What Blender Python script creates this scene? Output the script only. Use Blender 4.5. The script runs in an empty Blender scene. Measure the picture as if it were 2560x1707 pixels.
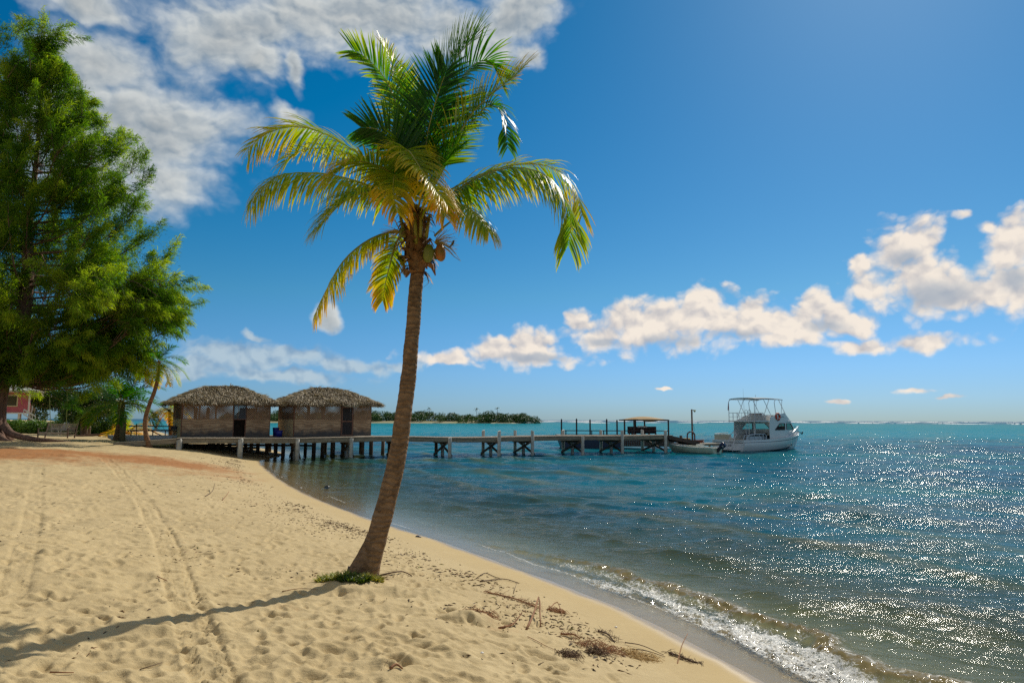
import bpy, math, random
import numpy as np
from mathutils import Vector, Matrix

SC = bpy.context.scene
COL = SC.collection
PI = math.pi
rng = np.random.default_rng(7)
random.seed(7)

# ---------------------------------------------------------------- camera
F = 1707.0
EYE = 2.6
PITCH = math.atan(196.0 / F)
ROLL = 0.0031
_f = Vector((0, math.cos(PITCH), math.sin(PITCH)))
_u = Vector((0, -math.sin(PITCH), math.cos(PITCH)))
_r = Vector((1, 0, 0))
CR = (_r * math.cos(ROLL) + _u * math.sin(ROLL)).normalized()
CU = (_u * math.cos(ROLL) - _r * math.sin(ROLL)).normalized()
cam_d = bpy.data.cameras.new("camera")
cam_d.lens = 24.0
cam_d.sensor_width = 36.0
cam_d.clip_start = 0.05
cam_d.clip_end = 20000
cam = bpy.data.objects.new("camera", cam_d)
COL.objects.link(cam)
cam.matrix_world = Matrix(((CR.x, CU.x, -_f.x, 0), (CR.y, CU.y, -_f.y, 0), (CR.z, CU.z, -_f.z, EYE), (0, 0, 0, 1)))
SC.camera = cam

SUN_AZ = math.radians(31.5)     # clockwise from the viewing direction (+Y)
SUN_EL = math.radians(38.5)
SUN_DIR = Vector((math.sin(SUN_AZ) * math.cos(SUN_EL), math.cos(SUN_AZ) * math.cos(SUN_EL), math.sin(SUN_EL)))
sun_d = bpy.data.lights.new("sun", 'SUN')
sun_d.energy = 3.9
sun_d.angle = math.radians(0.5)
sun_d.color = (1.0, 0.93, 0.80)
sun = bpy.data.objects.new("sun", sun_d)
COL.objects.link(sun)
sun.rotation_euler = (-SUN_DIR).to_track_quat('-Z', 'Y').to_euler()
sun.location = SUN_DIR * 50

SC.view_settings.view_transform = 'Standard'
SC.view_settings.look = 'None'
SC.view_settings.gamma = 1.0
SC.view_settings.exposure = 0.0
SC.render.engine = 'CYCLES'
SC.cycles.use_denoising = False
SC.cycles.max_bounces = 8
SC.cycles.diffuse_bounces = 3
SC.cycles.glossy_bounces = 3
SC.cycles.transmission_bounces = 6
SC.cycles.transparent_max_bounces = 16
SC.cycles.sample_clamp_direct = 60.0
SC.cycles.sample_clamp_indirect = 4.0
SC.cycles.caustics_reflective = False
SC.cycles.caustics_refractive = False


def ray(px, py):
    """direction through a pixel of the 2560x1707 photograph"""
    return _f + CR * ((px - 1280.0) / F) + CU * ((853.5 - py) / F)


def at_z(px, py, z=0.0):
    d = ray(px, py)
    t = (z - EYE) / d.z
    return Vector((d.x * t, d.y * t, z))


def at_y(px, py, Y):
    d = ray(px, py)
    t = Y / d.y
    return Vector((d.x * t, Y, EYE + d.z * t))


def sphdir(px, py):
    d = ray(px, py)
    return math.atan2(d.x, d.y), d.z / math.hypot(d.x, d.y)


# ---------------------------------------------------------------- node helper
class NT:
    def __init__(self, tree):
        self.t = tree
        self.n = tree.nodes
        self.l = tree.links

    def set(self, sock, v):
        if isinstance(v, bpy.types.NodeSocket):
            self.l.new(v, sock)
        else:
            sock.default_value = v

    def m(self, op, a, b=None, c=None, clamp=False):
        n = self.n.new('ShaderNodeMath')
        n.operation = op
        n.use_clamp = clamp
        self.set(n.inputs[0], a)
        if b is not None:
            self.set(n.inputs[1], b)
        if c is not None:
            self.set(n.inputs[2], c)
        return n.outputs[0]

    def v(self, op, a, b=None, c=None, out=0):
        n = self.n.new('ShaderNodeVectorMath')
        n.operation = op
        self.set(n.inputs[0], a)
        if b is not None:
            self.set(n.inputs[3 if op == 'SCALE' else 1], b)
        if c is not None:
            self.set(n.inputs[2], c)
        return n.outputs[out]

    def noise(self, vec, scale, detail=4, rough=0.5, dist=0.0, out=0, lac=2.0):
        n = self.n.new('ShaderNodeTexNoise')
        if vec is not None:
            self.l.new(vec, n.inputs['Vector'])
        self.set(n.inputs['Scale'], scale)
        n.inputs['Detail'].default_value = detail
        n.inputs['Roughness'].default_value = rough
        n.inputs['Distortion'].default_value = dist
        n.inputs['Lacunarity'].default_value = lac
        return n.outputs[out]

    def voro(self, vec, scale, feature='F1', out=0, rand=1.0):
        n = self.n.new('ShaderNodeTexVoronoi')
        n.feature = feature
        if vec is not None:
            self.l.new(vec, n.inputs['Vector'])
        n.inputs['Scale'].default_value = scale
        n.inputs['Randomness'].default_value = rand
        return n.outputs[out]

    def mapr(self, v, a, b, c=0.0, d=1.0, smooth=False):
        n = self.n.new('ShaderNodeMapRange')
        n.interpolation_type = 'SMOOTHSTEP' if smooth else 'LINEAR'
        n.clamp = True
        self.set(n.inputs[0], v)
        for i, x in enumerate((a, b, c, d)):
            self.set(n.inputs[i + 1], x)
        return n.outputs[0]

    def mix(self, f, a, b, mode='MIX'):
        n = self.n.new('ShaderNodeMix')
        n.data_type = 'RGBA'
        n.blend_type = mode
        n.clamp_result = False
        self.set(n.inputs[0], f)
        self.set(n.inputs[6], a if isinstance(a, bpy.types.NodeSocket) else tuple(a) + (1,))
        self.set(n.inputs[7], b if isinstance(b, bpy.types.NodeSocket) else tuple(b) + (1,))
        return n.outputs[2]

    def ramp(self, v, stops):
        n = self.n.new('ShaderNodeValToRGB')
        self.l.new(v, n.inputs[0])
        el = n.color_ramp.elements
        while len(el) < len(stops):
            el.new(0.5)
        for e, (p, c) in zip(el, stops):
            e.position = p
            e.color = tuple(c) + (1,)
        return n.outputs[0]

    def attr(self, name, out='Fac'):
        n = self.n.new('ShaderNodeAttribute')
        n.attribute_name = name
        return n.outputs[out]

    def coord(self, which='Object'):
        return self.n.new('ShaderNodeTexCoord').outputs[which]

    def xyz(self, v):
        n = self.n.new('ShaderNodeSeparateXYZ')
        self.l.new(v, n.inputs[0])
        return n.outputs

    def comb(self, x, y, z):
        n = self.n.new('ShaderNodeCombineXYZ')
        for i, q in enumerate((x, y, z)):
            self.set(n.inputs[i], q)
        return n.outputs[0]

    def bump(self, h, strength=0.5, dist=0.02, normal=None):
        n = self.n.new('ShaderNodeBump')
        n.inputs['Strength'].default_value = strength
        n.inputs['Distance'].default_value = dist
        self.l.new(h, n.inputs['Height'])
        if normal is not None:
            self.l.new(normal, n.inputs['Normal'])
        return n.outputs[0]


# ---------------------------------------------------------------- sky
SKY = (0.052, 0.52, 0.84, 0.18, 0.82, 1.10, 1.66, 1.26)
W = bpy.data.worlds.new("World")
SC.world = W
W.use_nodes = True
W.cycles.sampling_method = 'MANUAL'
W.cycles.sample_map_resolution = 512
wt = NT(W.node_tree)
for n in list(wt.n):
    wt.n.remove(n)
out = wt.n.new('ShaderNodeOutputWorld')
sky = wt.n.new('ShaderNodeTexSky')
sky.sky_type = 'NISHITA'
sky.sun_disc = False
sky.sun_elevation = SUN_EL
sky.sun_rotation = SUN_AZ
sky.altitude = 0
sky.air_density = 1.0
sky.dust_density = 0.2
sky.ozone_density = 2.5
hs = wt.n.new('ShaderNodeHueSaturation')
hs.inputs['Saturation'].default_value = 1.28
hs.inputs['Value'].default_value = 1.0
wt.l.new(sky.outputs[0], hs.inputs['Color'])
gm = wt.n.new('ShaderNodeGamma')
gm.inputs['Gamma'].default_value = 1.0
wt.l.new(hs.outputs[0], gm.inputs[0])
dirv = wt.coord('Generated')
sx, sy, sz = wt.xyz(dirv)
az = wt.m('ARCTAN2', sx, sy)
hyp = wt.m('SQRT', wt.m('ADD', wt.m('MULTIPLY', sx, sx), wt.m('MULTIPLY', sy, sy)))
tel = wt.m('DIVIDE', sz, hyp)
P0 = wt.comb(az, tel, 0.0)
# domain warp
nz = wt.noise(P0, 5.0, 5, 0.55, out=1)
warp = wt.v('SCALE', wt.v('SUBTRACT', nz, (0.5, 0.5, 0.5)), 0.13)
nz2 = wt.noise(P0, 24.0, 5, 0.55, out=1)
warp2 = wt.v('SCALE', wt.v('SUBTRACT', nz2, (0.5, 0.5, 0.5)), 0.020)
P1 = wt.v('ADD', wt.v('ADD', P0, warp), warp2)
P2 = wt.v('ADD', wt.v('ADD', P0, wt.v('SCALE', warp, 0.28)), warp2)


def blobfield(P, blobs, bias=1.0):
    """union of elliptic puffs placed by azimuth and elevation; 1 inside, falling through 0 at the rim"""
    acc = None
    for (cx, cy, rx, ry) in blobs:
        a, e = sphdir(cx, cy)
        a2, e2 = sphdir(cx + rx, cy)
        a3, e3 = sphdir(cx, cy - ry)
        ra = abs(a2 - a) + 1e-4
        re = abs(e3 - e) + 1e-4
        q = wt.v('LENGTH', wt.v('MULTIPLY_ADD', P, (1 / ra, 1 / re, 0), (-a / ra, -e / re, 0)), out=1)
        acc = q if acc is None else wt.m('SMOOTH_MIN', acc, q, 0.35)
    return wt.m('SUBTRACT', bias, acc)


soft = [(330, 400, 200, 110), (430, 300, 150, 110), (150, 270, 120, 90), (300, 300, 230, 150), (420, 350, 170, 130), (200, 190, 110, 80), (400, 455, 150, 55), (250, 130, 130, 60),
        (560, 70, 140, 110), (640, 130, 70, 60), (600, 40, 190, 70), (880, 30, 330, 90), (1130, 50, 110, 60),
        (1260, 25, 120, 60), (1325, 125, 45, 32), (1230, 100, 60, 50), (745, 165, 22, 55), (715, 285, 45, 24),
        (190, -10, 110, 30), (835, 775, 22, 26), (770, 320, 26, 16),
        # a few behind and above the camera
        (-900, 200, 300, 120), (3300, 300, 260, 60), (1600, -1500, 600, 240), (300, -1200, 400, 250)]
cumulus = [(1290, 884, 200, 30), (1230, 862, 70, 34), (1120, 900, 60, 12), (1425, 790, 16, 14), (1460, 815, 60, 22), (1500, 835, 110, 40), (1440, 800, 40, 30), (1620, 810, 140, 52), (1790, 805, 170, 62), (1770, 748, 70, 42),
           (1870, 770, 60, 40), (1950, 805, 160, 50), (2055, 775, 65, 50), (2180, 858, 120, 20), (2290, 848, 160, 22), (2090, 800, 90, 36), (1330, 860, 110, 34), (1120, 895, 80, 18),
           (2230, 630, 70, 62), (2300, 610, 60, 55), (2300, 700, 165, 70), (2380, 745, 150, 48), (2180, 720, 60, 26), (2150, 660, 40, 26),
           (2530, 610, 80, 75), (2560, 720, 90, 60), (2470, 570, 30, 20), (2410, 543, 26, 14),
           (1655, 970, 22, 4), (2290, 968, 50, 9), (2360, 985, 36, 6), (2090, 1004, 28, 5)]
shade = [(1330, 892, 110, 15), (1690, 852, 100, 20), (1830, 842, 70, 16), (2330, 735, 130, 42), (2260, 650, 50, 26), (2545, 700, 60, 40), (2060, 812, 60, 18), (1500, 850, 60, 14)]
lowhaze = [(610, 895, 180, 40), (520, 920, 120, 30), (760, 880, 110, 32), (880, 905, 130, 26), (700, 940, 240, 24), (650, 845, 40, 12), (1040, 905, 60, 16)]
Fs = blobfield(P1, soft, 1.62)
Fc = blobfield(P2, cumulus, 1.2)
Fd = blobfield(P2, shade, 1.25)
Fl = blobfield(P1, lowhaze, 1.2)
Q = wt.v('MULTIPLY', P1, (1.0, 1.35, 1.0))
nA = wt.noise(Q, 9.0, 9, 0.52)
off = 0.016
sdx, sde = math.sin(0.6) * off, off * 0.9
nB = wt.noise(wt.v('ADD', Q, (sdx * 1.0, sde, 0.0)), 9.0, 9, 0.52)
nC = wt.noise(Q, 24.0, 8, 0.52)
nD = wt.noise(wt.v('ADD', Q, (0.005, 0.010, 0.0)), 24.0, 8, 0.52)
def puffs(vec):
    n = wt.n.new('ShaderNodeTexVoronoi')
    n.feature = 'F1'
    wt.l.new(vec, n.inputs['Vector'])
    n.inputs['Scale'].default_value = 26.0
    n.inputs['Detail'].default_value = 2.0
    n.inputs['Roughness'].default_value = 0.5
    return n.outputs[0]


vP = puffs(wt.v('MULTIPLY', P2, (1, 1.2, 1)))
dS = wt.m('ADD', wt.m('MULTIPLY', wt.m('SUBTRACT', 0.62, vP), 0.32), wt.m('ADD', Fs, wt.m('MULTIPLY', wt.m('SUBTRACT', nA, 0.52), 2.0)))
vQ = puffs(wt.v('MULTIPLY', wt.v('ADD', P2, (0.005, 0.009, 0)), (1, 1.2, 1)))
dC = wt.m('ADD', wt.m('MULTIPLY', wt.m('SUBTRACT', 0.93, vP), 1.0), wt.m('ADD', Fc, wt.m('ADD', wt.m('MULTIPLY', wt.m('SUBTRACT', nC, 0.5), 1.0), wt.m('MULTIPLY', wt.m('SUBTRACT', nA, 0.5), 0.8))))
dL = wt.m('ADD', Fl, wt.m('MULTIPLY', wt.m('SUBTRACT', nC, 0.5), 1.8))
aS = wt.mapr(dS, -0.15, 1.0, 0, 0.95, smooth=True)
aC = wt.mapr(dC, -0.08, 0.72, 0, 0.97, smooth=True)
aL = wt.mapr(dL, 0.0, 0.8, 0, 0.8, smooth=True)
shA = wt.m('ADD', wt.m('ADD', 0.6, wt.m('MULTIPLY', wt.m('SUBTRACT', vQ, vP), 0.6)), wt.m('MULTIPLY', wt.m('SUBTRACT', nA, nB), 3.0), clamp=True)
shC = wt.m('ADD', wt.m('ADD', 0.70, wt.m('ADD', wt.m('MULTIPLY', wt.m('SUBTRACT', vQ, vP), 1.3), wt.m('MULTIPLY', wt.m('SUBTRACT', nC, nD), 1.4))), wt.m('MULTIPLY', wt.m('SUBTRACT', nA, nB), 2.2), clamp=True)
dens = wt.mapr(dS, 0.3, 1.6, 1.0, 0.72)
colS = wt.mix(shA, (0.27, 0.35, 0.43), (0.74, 0.77, 0.76))
colS = wt.mix(1.0, colS, wt.comb(dens, dens, dens), 'MULTIPLY')
densC = wt.mapr(dC, 0.5, 1.5, 0.0, 0.28)
colC = wt.mix(shC, (0.55, 0.53, 0.54), (0.93, 0.83, 0.72))
colC = wt.mix(wt.mapr(wt.m('ADD', Fd, wt.m('MULTIPLY', wt.m('SUBTRACT', nC, 0.5), 1.0)), 0.0, 1.0, 0, .75, smooth=True), colC, (0.36, 0.42, 0.50))
colL = wt.mix(shC, (0.24, 0.36, 0.50), (0.50, 0.60, 0.66))
scaled = wt.v('SCALE', gm.outputs[0], 0.060)
bx, by, bz = wt.xyz(scaled)
# deep polarised blue overhead, pale blue-grey towards the sea horizon
base = wt.comb(wt.m('MULTIPLY', wt.m('SUBTRACT', bx, SKY[0]), wt.mapr(tel, 0.0, SKY[3], SKY[1], SKY[2])),
               wt.m('MULTIPLY', by, wt.mapr(tel, 0.0, SKY[3], SKY[4], SKY[5])),
               wt.m('MULTIPLY', bz, wt.mapr(tel, 0.0, SKY[3], SKY[6], SKY[7])))
base = wt.v('MAXIMUM', base, (0.001, 0.001, 0.001))
up = wt.mapr(tel, -0.002, 0.004)
c = wt.mix(aL, base, colL)
c = wt.mix(aS, c, colS)
c = wt.mix(aC, c, colC)
# broken bright cloud, unseen, added overhead and behind the camera to fill shade
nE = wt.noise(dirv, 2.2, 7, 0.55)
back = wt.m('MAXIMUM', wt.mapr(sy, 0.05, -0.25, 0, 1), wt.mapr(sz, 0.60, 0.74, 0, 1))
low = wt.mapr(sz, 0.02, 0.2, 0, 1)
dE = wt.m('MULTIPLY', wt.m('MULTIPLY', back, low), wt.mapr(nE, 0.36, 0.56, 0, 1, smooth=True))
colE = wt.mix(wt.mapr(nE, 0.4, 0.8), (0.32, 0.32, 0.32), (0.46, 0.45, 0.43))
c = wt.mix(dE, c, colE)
bg = wt.n.new('ShaderNodeBackground')
wt.l.new(c, bg.inputs['Color'])
bg.inputs['Strength'].default_value = 1.0
wt.l.new(bg.outputs[0], out.inputs['Surface'])


# ---------------------------------------------------------------- materials
MATS = {}


def newmat(name):
    m = bpy.data.materials.new(name)
    m.use_nodes = True
    t = NT(m.node_tree)
    b = m.node_tree.nodes['Principled BSDF']
    return m, t, b


def pmat(name, col, rough=0.6, var=0.18, scale=6.0, bump=0.0, bscale=40.0, bdist=0.01, metal=0.0, spec=0.4, col2=None,
         stretch=(1, 1, 1), detail=5, coat=0.0):
    if name in MATS:
        return MATS[name]
    m, t, b = newmat(name)
    co = t.v('MULTIPLY', t.coord('Object'), stretch)
    n = t.noise(co, scale, detail, 0.6)
    f = t.mapr(n, 0.3, 0.7)
    lo = tuple(x * (1 - var) for x in col)
    hi = tuple(min(1, x * (1 + var)) for x in (col2 or col))
    if col2:
        lo = col
        hi = col2
    t.l.new(t.mix(f, lo, hi), b.inputs['Base Color'])
    b.inputs['Roughness'].default_value = rough
    b.inputs['Metallic'].default_value = metal
    b.inputs['Specular IOR Level'].default_value = spec
    b.inputs['Coat Weight'].default_value = coat
    if bump > 0:
        n2 = t.noise(co, bscale, 6, 0.6)
        t.l.new(t.bump(n2, bump, bdist), b.inputs['Normal'])
    MATS[name] = m
    return m


def leafmat(name, stops, rough=0.35, trans=0.35, tint=(1.3, 1.25, 0.5), spec=0.5, var=0.0, nscale=3.0):
    """foliage: hue from the 'tone' vertex attribute, light shining through"""
    if name in MATS:
        return MATS[name]
    m, t, b = newmat(name)
    a = t.attr('tone')
    if var > 0:
        a = t.m('ADD', a, t.m('MULTIPLY', t.m('SUBTRACT', t.noise(t.coord('Object'), nscale, 3), 0.5), var), clamp=True)
    c = t.ramp(a, stops)
    t.l.new(c, b.inputs['Base Color'])
    b.inputs['Roughness'].default_value = rough
    b.inputs['Specular IOR Level'].default_value = spec
    tr = t.n.new('ShaderNodeBsdfTranslucent')
    t.l.new(t.mix(1.0, c, tint, 'MULTIPLY'), tr.inputs['Color'])
    mx = t.n.new('ShaderNodeMixShader')
    mx.inputs[0].default_value = trans
    t.l.new(b.outputs[0], mx.inputs[1])
    t.l.new(tr.outputs[0], mx.inputs[2])
    t.l.new(mx.outputs[0], t.n['Material Output'].inputs['Surface'])
    MATS[name] = m
    return m


# ---------------------------------------------------------------- mesh helpers
def link_mesh(name, verts, faces, mat, parent=None, smooth=False, tone=None, attrs=None):
    """verts Nx3, faces list of tuples or an int array Nx4 / Nx3"""
    me = bpy.data.meshes.new(name)
    verts = np.asarray(verts, dtype=np.float32).reshape(-1, 3)
    if isinstance(faces, np.ndarray):
        k = faces.shape[1]
        me.vertices.add(len(verts))
        me.vertices.foreach_set('co', verts.ravel())
        me.loops.add(faces.size)
        me.loops.foreach_set('vertex_index', faces.astype(np.int32).ravel())
        me.polygons.add(len(faces))
        me.polygons.foreach_set('loop_start', np.arange(0, faces.size, k, dtype=np.int32))
        me.polygons.foreach_set('loop_total', np.full(len(faces), k, dtype=np.int32))
        me.update(calc_edges=True)
    else:
        me.from_pydata(verts.tolist(), [], faces)
        me.update()
    at = dict(attrs or {})
    if tone is not None:
        at['tone'] = tone
    for k_, v_ in at.items():
        a = me.attributes.new(k_, 'FLOAT', 'POINT')
        a.data.foreach_set('value', np.asarray(v_, dtype=np.float32).ravel())
    if smooth:
        me.polygons.foreach_set('use_smooth', np.ones(len(me.polygons), dtype=bool))
    if mat is not None:
        me.materials.append(mat)
    o = bpy.data.objects.new(name, me)
    COL.objects.link(o)
    if parent is not None:
        o.parent = parent
    return o


def tag(o, label=None, cat=None, group=None, kind=None):
    if label:
        o['label'] = label
    if cat:
        o['category'] = cat
    if group:
        o['group'] = group
    if kind:
        o['kind'] = kind
    return o


def thing(name, label, cat, loc=(0, 0, 0), rz=0.0, group=None):
    o = bpy.data.objects.new(name, None)
    o.empty_display_size = 0.2
    COL.objects.link(o)
    o.location = loc
    o.rotation_euler = (0, 0, rz)
    return tag(o, label, cat, group)


def copy_tree(o, parent=None):
    c = o.copy()
    COL.objects.link(c)
    if parent is not None:
        c.parent = parent
    for ch in list(o.children):
        copy_tree(ch, c)
    return c


class MB:
    """collects simple solids into one mesh"""

    def __init__(self):
        self.v = []
        self.f = []
        self.t = []

    def add(self, vs, fs, tone=0.0):
        n = len(self.v)
        self.v += [tuple(p) for p in vs]
        self.f += [tuple(i + n for i in f) for f in fs]
        self.t += [tone] * len(vs)
        return self

    def box(self, x0, x1, y0, y1, z0, z1, tone=0.0, M=None):
        vs = [(x, y, z) for z in (z0, z1) for y in (y0, y1) for x in (x0, x1)]
        if M is not None:
            vs = [M @ Vector(p) for p in vs]
        fs = [(0, 2, 3, 1), (4, 5, 7, 6), (0, 1, 5, 4), (2, 6, 7, 3), (0, 4, 6, 2), (1, 3, 7, 5)]
        return self.add(vs, fs, tone)

    def bar(self, p, q, w, h=None, upv=(0, 0, 1), tone=0.0):
        """rectangular bar between two points"""
        p, q = Vector(p), Vector(q)
        h = h or w
        d = (q - p).normalized()
        u = Vector(upv)
        s = d.cross(u)
        if s.length < 1e-4:
            s = d.cross(Vector((1, 0, 0)))
        s.normalize()
        u = s.cross(d)
        vs = []
        for c_ in (p, q):
            for a, b in ((-1, -1), (1, -1), (1, 1), (-1, 1)):
                vs.append(c_ + s * (a * w / 2) + u * (b * h / 2))
        fs = [(3, 2, 1, 0), (4, 5, 6, 7), (0, 1, 5, 4), (1, 2, 6, 5), (2, 3, 7, 6), (3, 0, 4, 7)]
        return self.add(vs, fs, tone)

    def tube(self, pts, radii, seg=8, tone=0.0, closed=False):
        pts = [Vector(p) for p in pts]
        if not hasattr(radii, '__len__'):
            radii = [radii] * len(pts)
        n = len(pts)
        ref = Vector((0.31, 0.17, 0.93)) if n < 2 or abs((pts[1] - pts[0]).normalized().z) < 0.9 else Vector((1, 0.1, 0))
        vs, fs = [], []
        for i, p in enumerate(pts):
            a = pts[(i - 1) % n] if (i > 0 or closed) else pts[i]
            b = pts[(i + 1) % n] if (i < n - 1 or closed) else pts[i]
            d = (b - a).normalized()
            s = d.cross(ref)
            if s.length < 1e-3:
                s = d.cross(Vector((1, 0, 0)))
            s.normalize()
            u = s.cross(d)
            for k in range(seg):
                an = 2 * PI * k / seg
                vs.append(p + (s * math.cos(an) + u * math.sin(an)) * radii[i])
        m_ = n if closed else n - 1
        for i in range(m_):
            j = (i + 1) % n
            for k in range(seg):
                k2 = (k + 1) % seg
                fs.append((i * seg + k, i * seg + k2, j * seg + k2, j * seg + k))
        if not closed:
            fs.append(tuple(range(seg - 1, -1, -1)))
            fs.append(tuple((n - 1) * seg + k for k in range(seg)))
        return self.add(vs, fs, tone)

    def lathe(self, prof, c=(0, 0, 0), seg=16, tone=0.0):
        c = Vector(c)
        vs, fs = [], []
        for r, z in prof:
            for k in range(seg):
                a = 2 * PI * k / seg
                vs.append(c + Vector((r * math.cos(a), r * math.sin(a), z)))
        for i in range(len(prof) - 1):
            for k in range(seg):
                k2 = (k + 1) % seg
                fs.append((i * seg + k, i * seg + k2, (i + 1) * seg + k2, (i + 1) * seg + k))
        fs.append(tuple(range(seg - 1, -1, -1)))
        fs.append(tuple((len(prof) - 1) * seg + k for k in range(seg)))
        return self.add(vs, fs, tone)

    def prism(self, poly, axis, a0, a1, tone=0.0):
        """polygon in the two other axes extruded along axis (0 x, 1 y, 2 z)"""
        n = len(poly)

        def mk(p, a):
            if axis == 0:
                return (a, p[0], p[1])
            if axis == 1:
                return (p[0], a, p[1])
            return (p[0], p[1], a)
        vs = [mk(p, a0) for p in poly] + [mk(p, a1) for p in poly]
        fs = [tuple(range(n)), tuple(range(2 * n - 1, n - 1, -1))]
        for i in range(n):
            j = (i + 1) % n
            fs.append((j, i, n + i, n + j))
        return self.add(vs, fs, tone)

    def build(self, name, mat, parent=None, smooth=False, bevel=0.0):
        o = link_mesh(name, self.v, self.f, mat, parent, smooth, tone=self.t)
        if bevel > 0:
            md = o.modifiers.new('bevel', 'BEVEL')
            md.width = bevel
            md.segments = 2
            md.limit_method = 'ANGLE'
        return o


def catmull(pts, n):
    """n points along a smooth curve through pts (rows of any dimension)"""
    P = np.asarray(pts, dtype=float)
    P = np.vstack([2 * P[0] - P[1], P, 2 * P[-1] - P[-2]])
    seg = len(P) - 3
    dense = []
    for i in range(seg):
        p0, p1, p2, p3 = P[i:i + 4]
        for t in np.linspace(0, 1, 24, endpoint=False):
            dense.append(0.5 * ((2 * p1) + (-p0 + p2) * t + (2 * p0 - 5 * p1 + 4 * p2 - p3) * t * t + (-p0 + 3 * p1 - 3 * p2 + p3) * t ** 3))
    dense.append(P[-2])
    D = np.array(dense)
    s = np.r_[0, np.cumsum(np.linalg.norm(np.diff(D[:, :3], axis=0), axis=1))]
    u = np.linspace(0, s[-1], n)
    return np.stack([np.interp(u, s, D[:, k]) for k in range(D.shape[1])], axis=1)


# smooth pseudo-random field
_PERM = np.random.default_rng(3).random((257, 257))
_PERM[256] = _PERM[0]
_PERM[:, 256] = _PERM[:, 0]


def vnoise(x, y):
    xi = np.floor(x).astype(int)
    yi = np.floor(y).astype(int)
    fx = x - xi
    fy = y - yi
    fx = fx * fx * (3 - 2 * fx)
    fy = fy * fy * (3 - 2 * fy)
    a = xi % 256
    b = yi % 256
    return (_PERM[a, b] * (1 - fx) * (1 - fy) + _PERM[a + 1, b] * fx * (1 - fy) + _PERM[a, b + 1] * (1 - fx) * fy + _PERM[a + 1, b + 1] * fx * fy) * 2 - 1


def fbm(x, y, oct=4, g=0.5):
    s = 0
    a = 1.0
    for i in range(oct):
        s = s + a * vnoise(x * 2 ** i + 17.3 * i, y * 2 ** i + 9.1 * i)
        a *= g
    return s


def smooth01(t):
    t = np.clip(t, 0, 1)
    return t * t * (3 - 2 * t)
# ---------------------------------------------------------------- shoreline and beach
_sh = [(1937, 1707), (1687, 1567), (1415, 1459), (1197, 1382), (1089, 1344), (980, 1312), (871, 1274), (762, 1230), (697, 1192),
       (664, 1165), (652, 1152), (690, 1146), (722, 1138), (700, 1126), (610, 1115), (520, 1106), (430, 1090), (400, 1078), (300, 1070), (100, 1062)]
_sp = [at_z(*p) for p in _sh]
_sp = [(15, -40), (9, -15), (6, -4), (4.2, 2.5)] + [(p.x, p.y) for p in _sp] + [(-420, 640)]
S = np.array(_sp)
for _ in range(2):
    a_ = S[:-1] * 0.75 + S[1:] * 0.25
    b_ = S[:-1] * 0.25 + S[1:] * 0.75
    S = np.vstack([S[:1], np.stack([a_, b_], 1).reshape(-1, 2), S[-1:]])
SL = np.r_[0, np.cumsum(np.linalg.norm(np.diff(S, axis=0), axis=1))]
POLY = np.vstack([S, [(-1500, 800), (-1500, -400), (15, -400)]])


def shore(x, y, want_t=False):
    """signed distance to the waterline, positive on land; optionally the arc length along it"""
    x = np.asarray(x, dtype=float)
    y = np.asarray(y, dtype=float)
    best = np.full(x.shape, 1e18)
    tt = np.zeros(x.shape)
    for i in range(len(S) - 1):
        ax, ay = S[i]
        dx, dy = S[i + 1] - S[i]
        L2 = dx * dx + dy * dy
        u = np.clip(((x - ax) * dx + (y - ay) * dy) / L2, 0, 1)
        d = (x - ax - u * dx) ** 2 + (y - ay - u * dy) ** 2
        m_ = d < best
        best = np.where(m_, d, best)
        if want_t:
            tt = np.where(m_, SL[i] + u * math.sqrt(L2), tt)
    ins = np.zeros(x.shape, dtype=bool)
    n = len(POLY)
    for i in range(n):
        x1, y1 = POLY[i]
        x2, y2 = POLY[(i + 1) % n]
        if y1 == y2:
            continue
        cond = ((y1 > y) != (y2 > y)) & (x < (x2 - x1) * (y - y1) / (y2 - y1) + x1)
        ins ^= cond
    d = np.sqrt(best) * np.where(ins, 1, -1)
    return (d, tt) if want_t else d


_ks = np.array([-2000, -60, -30, -12, -4, -1.5, 0, 1, 2.2, 3.2, 4.5, 6, 8, 10, 20, 40, 100, 2000.0])
_kz = np.array([-3.5, -3.2, -2.2, -1.1, -0.42, -0.15, 0, 0.12, 0.34, 0.52, 0.68, 0.84, 1.04, 1.17, 1.42, 1.55, 1.75, 2.2])


def base_z(s):
    return np.interp(s, _ks, _kz)


def ground_z(x, y):
    s = shore(np.array([x]), np.array([y]))
    return float(base_z(s)[0])


def on_ground(px, py):
    """where the line of sight through a pixel meets the sand"""
    d = ray(px, py)
    lo, hi = 1.0, 400.0
    ts = np.concatenate([np.linspace(2, 60, 500), np.linspace(60, 400, 600)])
    X = d.x * ts
    Y = d.y * ts
    Z = EYE + d.z * ts
    G = base_z(shore(X, Y))
    k = np.argmax(Z < G)
    if Z[k] >= G[k]:
        k = len(ts) - 1
    t0, t1 = ts[k - 1], ts[k]
    for _ in range(20):
        tm = (t0 + t1) / 2
        g = ground_z(d.x * tm, d.y * tm)
        if EYE + d.z * tm < g:
            t1 = tm
        else:
            t0 = tm
    return Vector((d.x * t1, d.y * t1, ground_z(d.x * t1, d.y * t1)))


def fan_grid(rs, azs):
    R, A = np.meshgrid(rs, azs, indexing='ij')
    X = R * np.sin(A)
    Y = R * np.cos(A)
    nr, na = R.shape
    idx = np.arange(nr * na).reshape(nr, na)
    faces = np.stack([idx[:-1, :-1], idx[:-1, 1:], idx[1:, 1:], idx[1:, :-1]], -1).reshape(-1, 4)
    return X, Y, faces, idx


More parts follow.
